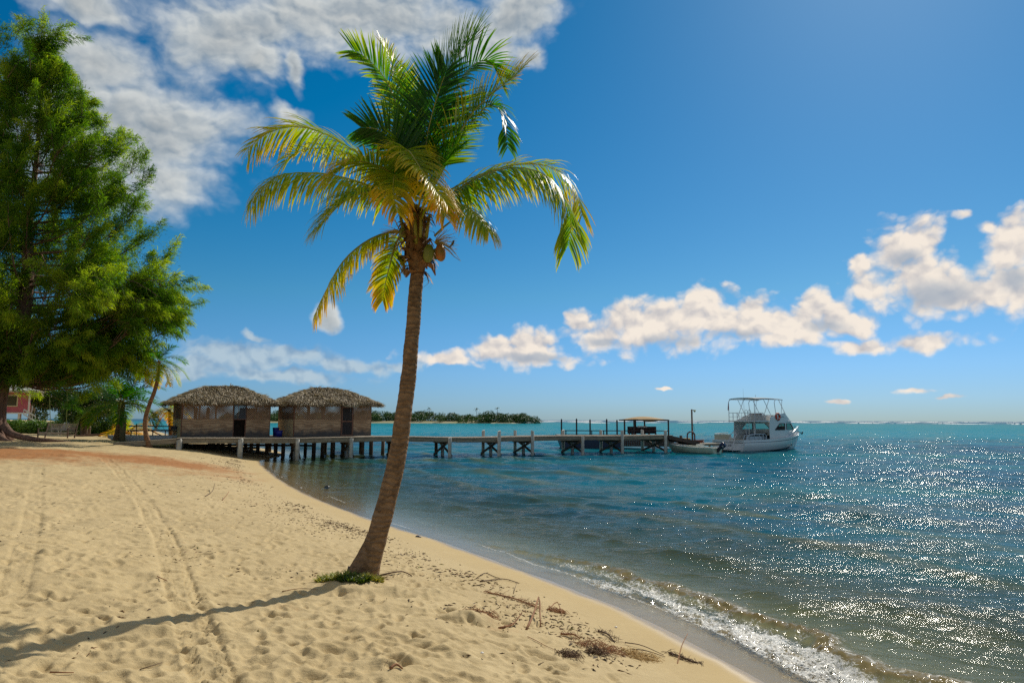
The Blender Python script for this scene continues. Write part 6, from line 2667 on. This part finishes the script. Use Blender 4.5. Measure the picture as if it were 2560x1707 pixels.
# aerials
mb = MB()
mb.tube([(3.2, .9, 2.66), (3.15, .9, 5.6)], [.016, .006], 5)
mb.tube([(4.3, .6, ZB + .1), (4.3, .6, ZB + .42)], [.008, .008], 5)
mb.tube([(4.27, .6, ZB + .42), (4.33, .6, ZB + .42)], [.035, .035], 6)
mb.build('aerial', M_RAIL, boat)
# ladder to the flybridge
mb = MB()
for y in (-.45, -.15):
    mb.tube([(2.0, y, .34), (2.0, y, 2.75)], .022, 6)
for z in np.linspace(.6, 2.5, 7):
    mb.tube([(2.0, -.45, z), (2.0, -.15, z)], .018, 5)
for y in (-.45, -.15):
    pts_ = [(1.95 + .0, y, 2.66)] + [(2.1 - .16 * math.cos(a), y, 3.45 + .16 * math.sin(a)) for a in np.linspace(0, PI, 7)] + [(2.28, y, 3.1)]
    mb.tube(pts_, .018, 6)
mb.build('ladder', M_RAIL, boat)
# cabin interior: dark bulkhead, seats, pillar
mb = MB()
mb.box(3.6, 5.8, .72, 1.22, .42, 1.5)
mb.box(6.6, 6.65, -.95, .95, .42, 1.75)
mb.build('interior', pmat('cabin_inside', (.05, .045, .045), .7), boat)
mb = MB()
mb.box(2.9, 3.02, -.3, -.18, 1.45, 2.56)
mb.build('pillar', M_HULL2, boat)
mb = MB()
mb.box(5.75, 6.1, -.8, -.2, 1.3, 2.15)
mb.build('pilot_seat', pmat('dark_red_vinyl', (.16, .03, .03), .5), boat)
# dive tank rack along the near side
mb = MB()
for y in (-1.30, -.98):
    mb.tube([(.6, y, 1.0), (.75, y, 1.38), (1.5, y, 1.46), (2.7, y, 1.50), (2.95, y, 1.36), (2.95, y, 1.0)], .034, 8)
for x in (.95, 1.5, 2.1, 2.6):
    mb.tube([(x, -1.30, 1.0), (x, -1.30, 1.44)], .02, 6)
    mb.tube([(x, -1.30, 1.44), (x, -.98, 1.44)], .02, 6)
for z in (1.12, 1.24):
    mb.tube([(2.45, -1.30, z), (2.95, -1.30, z)], .024, 6)
mb.build('tank_rack', pmat('pale_blue_rail', (.42, .50, .56), .4), boat)
mb = MB()
mb.box(.85, 2.45, -1.28, -1.0, .95, 1.30)
mb.build('cool_box', pmat('pale_blue_box', (.40, .47, .52), .5), boat)
# stern seat and covers
mb = MB()
mb.box(.1, .16, -.2, 1.38, 1.0, 1.42)
mb.box(.16, 1.6, 1.30, 1.38, 1.0, 1.42)
mb.build('stern_screen', pmat('beige_canvas', (.50, .45, .33), .8), boat)
mb = MB()
mb.tube([(.12, -.2, 1.46), (.12, 1.38, 1.50), (1.7, 1.38, 1.58)], .03, 7)
mb.build('stern_rail', M_WHITE, boat)
mb = MB()
mb.lathe([(.30, 0), (.32, .03), (.30, .42), (.25, .5)], (1.2, .2, .34), 14)
mb.build('tub', pmat('grey_tub', (.35, .36, .38), .6), boat)
# hoop ladder and swim platform at the stern
mb = MB()
mb.box(-.75, -.01, -1.15, 1.15, .14, .20)
mb.build('swim_platform', M_HULL, boat)
mb = MB()
for y in (-.95, -.45):
    mb.tube([(-.68, y, -.2), (-.6, y, .5), (-.35, y, 1.15), (-.15, y, 1.5)], .024, 6)
mb.tube([(-.15, -.95, 1.5), (-.1, -.7, 1.78), (-.15, -.45, 1.5)], .024, 6)
for z in np.linspace(0, 1, 5):
    mb.tube([(-.68 + .3 * z, -.95, -.05 + 1.2 * z), (-.68 + .3 * z, -.45, -.05 + 1.2 * z)], .022, 6)
mb.tube([(-.2, -.70 + .26 * math.cos(a), 1.35 + .26 * math.sin(a)) for a in np.linspace(0, 2 * PI, 17)[:-1]], .02, 6, closed=True)
mb.build('boarding_ladder', M_RAIL, boat)
# dark lettering on the transom and the little emblem on the flybridge side: worn, not legible at this distance
mb = MB()
r_ = random.Random(2)
for y0_, hh in ((.62, .2), (.38, .22), (.14, .2), (-.1, .22), (-.30, .2)):
    mb.box(-.010, -.0065, y0_, y0_ + .035, .42, .42 + hh)
    mb.box(-.010, -.0065, y0_ + .036, y0_ + .12, .42 + hh * r_.choice([0, .45, .85]), .42 + hh * .15 + hh * r_.choice([0.02, .4]))
mb.build('transom_lettering', pmat('navy_letter', (.012, .02, .08), .4), boat)
mb = MB()
pz = [(4.55, 2.98), (4.72, 3.03), (4.88, 2.99), (5.02, 3.05), (5.15, 2.98), (5.3, 3.0)]
yy = lambda x: inner(-1)(x) - .032
for i in range(len(pz) - 1):
    mb.bar((pz[i][0], yy(pz[i][0]), pz[i][1]), (pz[i + 1][0], yy(pz[i + 1][0]), pz[i + 1][1]), .012, .02, upv=(0, 1, 0))
mb.bar((4.3, yy(4.3), 2.86), (5.5, yy(5.5), 2.88), .01, .012, upv=(0, 1, 0))
mb.build('side_emblem', pmat('blue_grey_print', (.10, .13, .18), .5), boat)

# ---------------------------------------------------------------- island, reef
ISY = 520.0
ix0 = at_y(600, 1058, ISY).x
ix1 = at_y(1268, 1058, ISY).x
gx = np.linspace(ix0 - 20, ix1 + 25, 160)
gy = np.linspace(-40, 60, 26)
A, B = np.meshgrid(gx, gy, indexing='ij')
u = np.clip((A - gx[0]) / (gx[-1] - gx[0]), 0, 1)
e_ = np.minimum(np.clip((A - gx[0]) / 20, 0, 1), np.clip((gx[-1] - A) / 30, 0, 1))
Hi = -.8 + 2.6 * np.clip(1 - (np.abs(B - 8 + 8 * vnoise(A * .02, A * 0)) / 34) ** 3, -1, 1) * e_ + .3 * vnoise(A * .06, B * .1)
id_ = np.arange(A.size).reshape(A.shape)
fq = np.stack([id_[:-1, :-1], id_[1:, :-1], id_[1:, 1:], id_[:-1, 1:]], -1).reshape(-1, 4)
isl = link_mesh('island', np.stack([A, ISY + B, Hi], -1).reshape(-1, 3), fq, pmat('island_sand', (.42, .36, .24), .9, col2=(.20, .20, .07), scale=.06), None, True, tone=np.zeros(A.size))
tag(isl, kind='structure')
r6 = np.random.default_rng(61)
tops = [(600, 1030), (690, 1028), (740, 1034), (880, 1030), (910, 1027), (960, 1027), (1000, 1030), (1040, 1029), (1080, 1027), (1100, 1030), (1125, 1033), (1160, 1034), (1200, 1031), (1245, 1030), (1270, 1036), (1300, 1035), (1330, 1040), (1345, 1050)]
tx = np.array([a * .0 + at_y(a, 1050, ISY).x for a, b2 in tops])
# the wooded end of the island runs to px 1262 in the photograph
tx = np.array([at_y(600 + (a - 600) * (1350 - 600) / (1345 - 600), 1050, ISY).x for a, b2 in tops])
th = np.array([at_y(a, b2, ISY).z for a, b2 in tops])
cs, Rs = [], []
for k in range(330):
    x = r6.uniform(ix0 - 15, at_y(1345, 1050, ISY).x)
    hmax = np.interp(x, tx, th) * (1 + .10 * vnoise(np.array([x * .12]), np.array([3.0]))[0])
    dy = r6.uniform(-14, 24)
    ht = hmax * r6.uniform(.6, 1.08) if dy > -4 else hmax * r6.uniform(.35, .8)
    rr = r6.uniform(2.2, 4.2) * (.6 + .4 * ht / 9)
    cs.append((x, ISY + dy, max(1.2, ht - rr * .8)))
    Rs.append((rr * 1.15, rr, rr * .8))
V, Fq, tn = leaf_cloud(cs, Rs, 60000, 1.1, 62, shell=.7)
# solid dark understorey
ox = link_mesh('island_trees', V, Fq, leafmat('mangrove_leaf', [(0, (.016, .05, .012)), (.5, (.04, .10, .018)), (1, (.12, .18, .025))], rough=.5, trans=.2, spec=.4), None, False, tone=tn)
tag(ox, 'dense low green trees covering the distant sandy island', 'woodland', kind='stuff')
for k, (px, hgt) in enumerate(((1072, 10.5), (1191, 10.0), (1243, 10.6))):
    q = at_y(px, 1050, ISY - 2)
    root = thing('island_palm', ('thin palm rising above the island trees just right of the big trunk', 'thin palm above the middle of the island trees', 'thin palm above the island trees nearest the bare sandy end')[k], 'palm tree', (q.x, ISY - 2, .5), 0, 'palms above the island trees')
    mb = MB()
    mb.tube([(0, 0, -.5), (.3, 0, hgt * .5), (.1, 0, hgt)], [.22, .18, .14], 6)
    mb.build('trunk', M_PILED, root, True)
    Vv, Ff, Tt = [], [], []
    for j in range(13):
        a = j * 2.4
        el = r6.uniform(-.2, 1.0)
        p = Vector((.1, 0, hgt))
        d = Vector((math.cos(a) * math.cos(el), math.sin(a) * math.cos(el), math.sin(el)))
        for s_ in range(4):
            w = Vector((-math.sin(a), math.cos(a), 0)) * (.35 - .07 * s_)
            q_ = p + d * .75
            i0 = len(Vv)
            Vv += [tuple(p - w), tuple(p + w), tuple(q_ + w * .8), tuple(q_ - w * .8)]
            Ff.append((i0, i0 + 1, i0 + 2, i0 + 3))
            Tt += [.4] * 4
            d = (d + Vector((0, 0, -.45))).normalized()
            p = q_
    link_mesh('crown', Vv, Ff, bpy.data.materials['mangrove_leaf'], root, False, tone=Tt)

# surf breaking on the reef along the horizon
Vv, Ff = [], []
for row in range(9):
    Yr = 620 + row * 130 + row * row * 14
    x = at_y(1270, 1050, Yr).x
    xe = at_y(2650, 1050, Yr).x
    while x < xe:
        ln = r6.uniform(10, 60)
        if r6.random() < .5:
            hgt = r6.uniform(.15, .6) * (1 + .10 * row)
            n = 6
            for i in range(n):
                a0, a1 = x + ln * i / n, x + ln * (i + 1) / n
                h0, h1 = hgt * math.sin(PI * (i + .02) / n) + .05, hgt * math.sin(PI * (i + 1) / n) + .05
                yj = Yr + r6.uniform(-3, 3)
                k0 = len(Vv)
                Vv += [(a0, yj - 2.2, -.05), (a1, yj - 2.2, -.05), (a1, yj, h1), (a0, yj, h0), (a1, yj + 2.5, -.05), (a0, yj + 2.5, -.05)]
                Ff += [(k0, k0 + 1, k0 + 2, k0 + 3), (k0 + 3, k0 + 2, k0 + 4, k0 + 5)]
        x += ln + r6.uniform(0, 18)
rf = link_mesh('breaking_surf', Vv, Ff, pmat('reef_foam', (.75, .78, .78), .8, col2=(.85, .86, .85), scale=.2), None, True)
tag(rf, 'white surf breaking on the reef along the horizon', 'surf', kind='stuff')

# ---------------------------------------------------------------- things lying on the sand
M_TWIG = pmat('dry_twig', (0.20, 0.085, 0.035), .8, col2=(.42, .20, .08), scale=12)
M_TWIGD = pmat('dark_twig', (0.07, 0.04, 0.02), .85, col2=(.16, .09, .05), scale=12)


def sand_pt(px, py, dz=0.0):
    p = on_ground(px, py)
    return Vector((p.x, p.y, surf_z(p.x, p.y) + dz))


def zc2(zx, zy):
    """pixel of the close-up of the debris patch"""
    return 1200 + zx / 4.2, 1420 + zy / 4.2


def stick(label, pts, r, name='driftwood_stick', mat_=None, cat='stick', fib=0, seed=1, group=None):
    """points: (zx, zy, height over the sand)"""
    P = [sand_pt(*zc2(a, b), h) for a, b, h in pts]
    o0 = P[0].copy()
    mb = MB()
    C = catmull([tuple(p - o0) + (r * (1 - .5 * i / max(1, len(P) - 1)),) for i, p in enumerate(P)], 10) if len(P) > 2 else np.array([tuple(P[0] - o0) + (r,), tuple(P[1] - o0) + (r * .55,)])
    mb.tube(C[:, :3], C[:, 3], 7)
    rr = random.Random(seed)
    for k in range(fib):
        i = rr.randrange(len(C))
        s = Vector(tuple(C[i, :3])) + Vector((rr.uniform(-.04, .04), rr.uniform(-.04, .04), rr.uniform(-.01, .01)))
        d = Vector((rr.uniform(-1, 1), rr.uniform(-1, 1), rr.uniform(-.1, .35))).normalized()
        L = rr.uniform(.03, .11)
        mb.tube([s, s + d * L * .5 + Vector((0, 0, .006)), s + d * L + Vector((0, 0, -.01))], [.0022, .002, .001], 4)
    o = mb.build(name, mat_ or M_TWIG, None, True)
    o.location = o0
    return tag(o, label, cat, group)


def mound_fibres(label, centre, n, spread, seed, mat_=None, arch=.05):
    c0 = sand_pt(*zc2(*centre))
    rr = random.Random(seed)
    mb = MB()
    for k in range(n):
        a = rr.uniform(0, 2 * PI)
        r = spread * math.sqrt(rr.random())
        p = Vector((r * math.cos(a), r * math.sin(a) * .8, 0))
        p.z = surf_z(c0.x + p.x, c0.y + p.y) - c0.z
        b_ = rr.gauss(0, .8)
        L = rr.uniform(.05, .16)
        d = Vector((math.cos(b_), math.sin(b_), 0))
        e = p + d * L
        e.z = surf_z(c0.x + e.x, c0.y + e.y) - c0.z
        mid = p.lerp(e, .5) + Vector((rr.uniform(-.02, .02), 0, rr.uniform(0, arch)))
        mb.tube([p, mid, e], [.0028, .003, .0015], 4)
    o = mb.build('root_fibres', mat_ or M_TWIG, None, True)
    o.location = c0
    return tag(o, label, 'root fibres')


stick('reddish stick standing in an upside-down V on the sand', [(485, 650, 0), (560, 560, .09), (622, 470, .20), (628, 540, .11), (636, 615, .0)], .014, name='bent_stick', seed=2)
stick('split reddish stick with one raised end, left of the V-shaped stick', [(195, 632, .01), (280, 630, .015), (350, 610, .03), (440, 570, .10)], .013, fib=8, seed=3)
stick('thin stick stuck upright across dark weed near the water', [(2065, 1012, -.02), (2120, 920, .10), (2185, 850, .17)], .007, seed=4, name='upright_stick')
stick('long red-brown root fringed with fibres on the upper sand slope', [(80, 262, .015), (250, 300, .012), (400, 345, .015), (610, 425, .005)], .010, fib=170, seed=5, name='root')
stick('dark long branch lying beside the swash, top of the debris', [(0, 145, .01), (120, 135, .02), (260, 125, .02), (405, 160, .01)], .010, mat_=M_TWIGD, fib=10, seed=6, name='branch')
stick('curved dark twig above the long branch', [(0, 80, .01), (60, 62, .02), (140, 90, .01), (230, 120, .01)], .008, mat_=M_TWIGD, seed=7, name='twig')
stick('short dark twig rising from the fringed root', [(348, 275, .0), (385, 205, .07)], .005, mat_=M_TWIGD, seed=8, name='twig')
stick('pair of dark parallel twigs fanning toward the water, upper twig', [(1520, 797, .02), (1700, 840, .03), (1930, 920, .01)], .006, mat_=M_TWIGD, seed=9, name='twig')
stick('pair of dark parallel twigs fanning toward the water, lower twig', [(1600, 865, .02), (1760, 890, .02), (1945, 940, .01)], .006, mat_=M_TWIGD, seed=10, name='twig')
stick('small crooked red twig arching beside a tuft of fibres', [(705, 440, 0), (760, 420, .03), (805, 408, .07), (840, 450, .04), (862, 500, 0)], .008, seed=11, name='twig')
stick('red root fragment crossing the left of the sand mound', [(850, 695, .02), (920, 700, .02), (985, 720, .03), (1050, 745, .01)], .013, fib=25, seed=12, name='root')
stick('thin twig lying at an angle alone on open sand below the mounds', [(612, 1035, .01), (715, 968, .03)], .004, mat_=M_TWIGD, seed=13, name='twig')
stick('long thin curved root running down the sand between mounds', [(500, 730, .01), (600, 785, .01), (700, 835, .012), (860, 890, .005)], .004, seed=14, name='root')
stick('dark root with weed running right of the sand mound', [(1240, 665, .01), (1340, 710, .02), (1415, 780, .005)], .011, mat_=M_TWIGD, fib=60, seed=15, name='root')
stick('weedy dark branch lying below the upright stick', [(1985, 895, .01), (2110, 945, .015), (2230, 985, .01), (2330, 1000, .0)], .011, mat_=M_TWIGD, fib=90, seed=16, name='branch')
M_STRAW = pmat('straw_fibre', (0.40, 0.26, 0.09), .8, col2=(.62, .42, .17), scale=20)
mound_fibres('orange root fibres spilling over the biggest sand mound', (1230, 830), 130, .26, 17)
mound_fibres('dark brown knot of roots in front of the biggest sand mound', (1180, 895), 70, .10, 18, M_TWIGD, .09)
mound_fibres('brown knot of roots left of the biggest sand mound', (900, 910), 75, .11, 19, M_TWIGD, .07)
mound_fibres('straw-coloured fibres under the pair of dark twigs', (1650, 920), 120, .20, 20, M_STRAW)
mound_fibres('small tuft of red fibres below the arching twig', (770, 450), 70, .10, 22)
mound_fibres('red root fibres on the small mound at the left of the debris', (-30, 470), 90, .17, 23)
# dry branch near the palm and longer sticks further up the beach
def stick_px(label, pts, r, name, mat_=None, seed=1, fib=0):
    return stick(label, [((a - 1200) * 4.2, (b2 - 1420) * 4.2, h) for a, b2, h in pts], r, name=name, mat_=mat_, seed=seed, fib=fib)


stick_px('dry brown branch lying just right of the palm foot', [(945, 1434, .01), (985, 1437, .03), (1010, 1432, .02), (1030, 1441, .01)], .012, 'branch', M_TWIGD, 31, 12)
stick_px('long thin twig lying left of the weeds at the palm foot', [(705, 1470, .01), (750, 1467, .02), (795, 1465, .01)], .005, 'twig', M_TWIG, 32)
stick_px('thin brown twig lying low at the bottom left of the sand', [(125, 1668, .01), (185, 1669, .01)], .006, 'twig', M_TWIG, 33)
stick_px('slanting twig on the sand beside the tyre track', [(350, 1668, .01), (405, 1648, .02)], .004, 'twig', M_TWIGD, 34)
stick_px('curved twig across the middle of the tyre track', [(393, 1440, .01), (418, 1449, .02)], .006, 'twig', M_TWIG, 35)
stick_px('curled brown dead leaf near the bottom edge of the sand', [(975, 1690, .01), (990, 1686, .03), (1006, 1690, .01)], .013, 'dead_leaf', M_TWIG, 36)
stick_px('dark stranded root with two prongs far up the beach, upper one', [(512, 1240, .0), (530, 1232, .06), (536, 1226, .18)], .012, 'root', M_TWIGD, 37)
stick_px('brown crooked root far up the beach, lower of two', [(555, 1252, .0), (565, 1246, .08), (572, 1242, .16)], .012, 'root', M_TWIG, 38)
# small dark stone at the water's edge, a few shells
for px, py, r, lab, mt, nm in ((817, 1224, .085, 'dark stone in the shallow water left of the palm', pmat('wet_stone', (.03, .03, .035), .3), 'stone'), (1045, 1342, .05, 'dark pebble on the waterline just right of the palm', pmat('wet_stone', (.03, .03, .035), .3), 'pebble')):
    q = sand_pt(px, py)
    q.z = max(q.z, 0)
    mb = MB()
    mb.lathe([(.02, -r), (r, -.4 * r), (r * 1.1, 0), (r * .8, r * .5), (.02, r * .7)], (0, 0, 0), 9)
    rr = random.Random(int(px))
    mb.v = [(x * rr.uniform(.85, 1.15) * 1.3, y * rr.uniform(.85, 1.15), z * rr.uniform(.8, 1.1)) for x, y, z in mb.v]
    o = mb.build(nm, mt, None, True)
    o.location = q
    tag(o, lab, 'stone')
for px, py, lab in ((1540, 1568, 'white shell on the smooth sand near the swash'), (1205, 1633, 'tiny white shell on the trampled sand at the bottom centre')):
    q = sand_pt(px, py, .004)
    mb = MB()
    mb.lathe([(.018, 0), (.016, .006), (.008, .011), (.001, .012)], (0, 0, 0), 9)
    o = mb.build('shell', pmat('shell_white', (.8, .76, .7), .5), None, True)
    o.location = q
    tag(o, lab, 'shell')

# loose litter nobody could count: broken weed, needles, bark chips
r7 = np.random.default_rng(71)
N = 9000
V = []
P = []
# a wrack line following the water, and clusters on the berm
i = r7.integers(18, len(S) - 30, 5200)
u = r7.random(5200)
B0 = S[i] * (1 - u)[:, None] + S[i + 1] * u[:, None]
tg = S[i + 1] - S[i]
tg /= np.linalg.norm(tg, axis=1)[:, None]
nl = np.stack([-tg[:, 1], tg[:, 0]], 1)
offs = 1.7 + .35 * vnoise(B0[:, 0] * .6, B0[:, 1] * .6) + r7.normal(0, .22, len(B0)) + np.abs(r7.normal(0, .9, len(B0))) * (r7.random(len(B0)) < .4)
keepm = vnoise(B0[:, 0] * 1.3, B0[:, 1] * 1.3) + r7.normal(0, .25, len(B0)) > .05
W1 = (B0 + nl * offs[:, None])[keepm]
rad_ = 3.4 * (28 / 3.4) ** r7.random(16000)
an = np.radians(r7.uniform(-40, 16, 16000))
Q = np.stack([rad_ * np.sin(an), rad_ * np.cos(an)], 1)
dd_ = vnoise(Q[:, 0] * 1.1 + 40, Q[:, 1] * 1.1) + .5 * vnoise(Q[:, 0] * 3.1, Q[:, 1] * 3.1)
km = (dd_ + r7.normal(0, .2, len(Q)) > .52)
sQ = shore(Q[:, 0], Q[:, 1])
km &= (sQ > 1.3)
km &= (r7.random(len(Q)) < np.interp(sQ, [1, 3.5, 6, 9], [1, .9, .45, .18]))
pts_all = np.vstack([W1, Q[km]])
Vv, Ff, Tt = [], [], []
for (x, y) in pts_all:
    s_ = float(r7.uniform(.3, 1)) * (1.0 + .035 * y)
    z = surf_z(x, y)
    a = r7.uniform(0, PI)
    L = s_ * r7.uniform(.012, .05)
    w = s_ * r7.uniform(.002, .007)
    dx, dy = math.cos(a), math.sin(a)
    h = w * 1.2
    i0 = len(Vv)
    bend = r7.uniform(-.3, .3) * L
    Vv += [(x - dx * L - dy * w, y - dy * L + dx * w, z + .001), (x - dx * L + dy * w, y - dy * L - dx * w, z + .001), (x - dy * bend, y + dx * bend, z + h + .006), (x + dx * L, y + dy * L, z + .002), (x - dy * (bend + 2 * w), y + dx * (bend + 2 * w), z + .001)]
    Ff += [(i0, i0 + 1, i0 + 2), (i0, i0 + 2, i0 + 4), (i0 + 1, i0 + 3, i0 + 2), (i0 + 2, i0 + 3, i0 + 4)]
    Tt += [float(r7.random())] * 5
lm = leafmat('weed_litter', [(0, (.035, .02, .01)), (.5, (.10, .05, .02)), (.85, (.26, .13, .05)), (1, (.22, .20, .03))], rough=.8, trans=.0)
lo2 = link_mesh('seaweed_litter', Vv, Ff, lm, None, False, tone=Tt)
tag(lo2, 'scattered dry seaweed, needles and twig bits over the sand', 'beach litter', kind='stuff')
print('litter', len(pts_all))
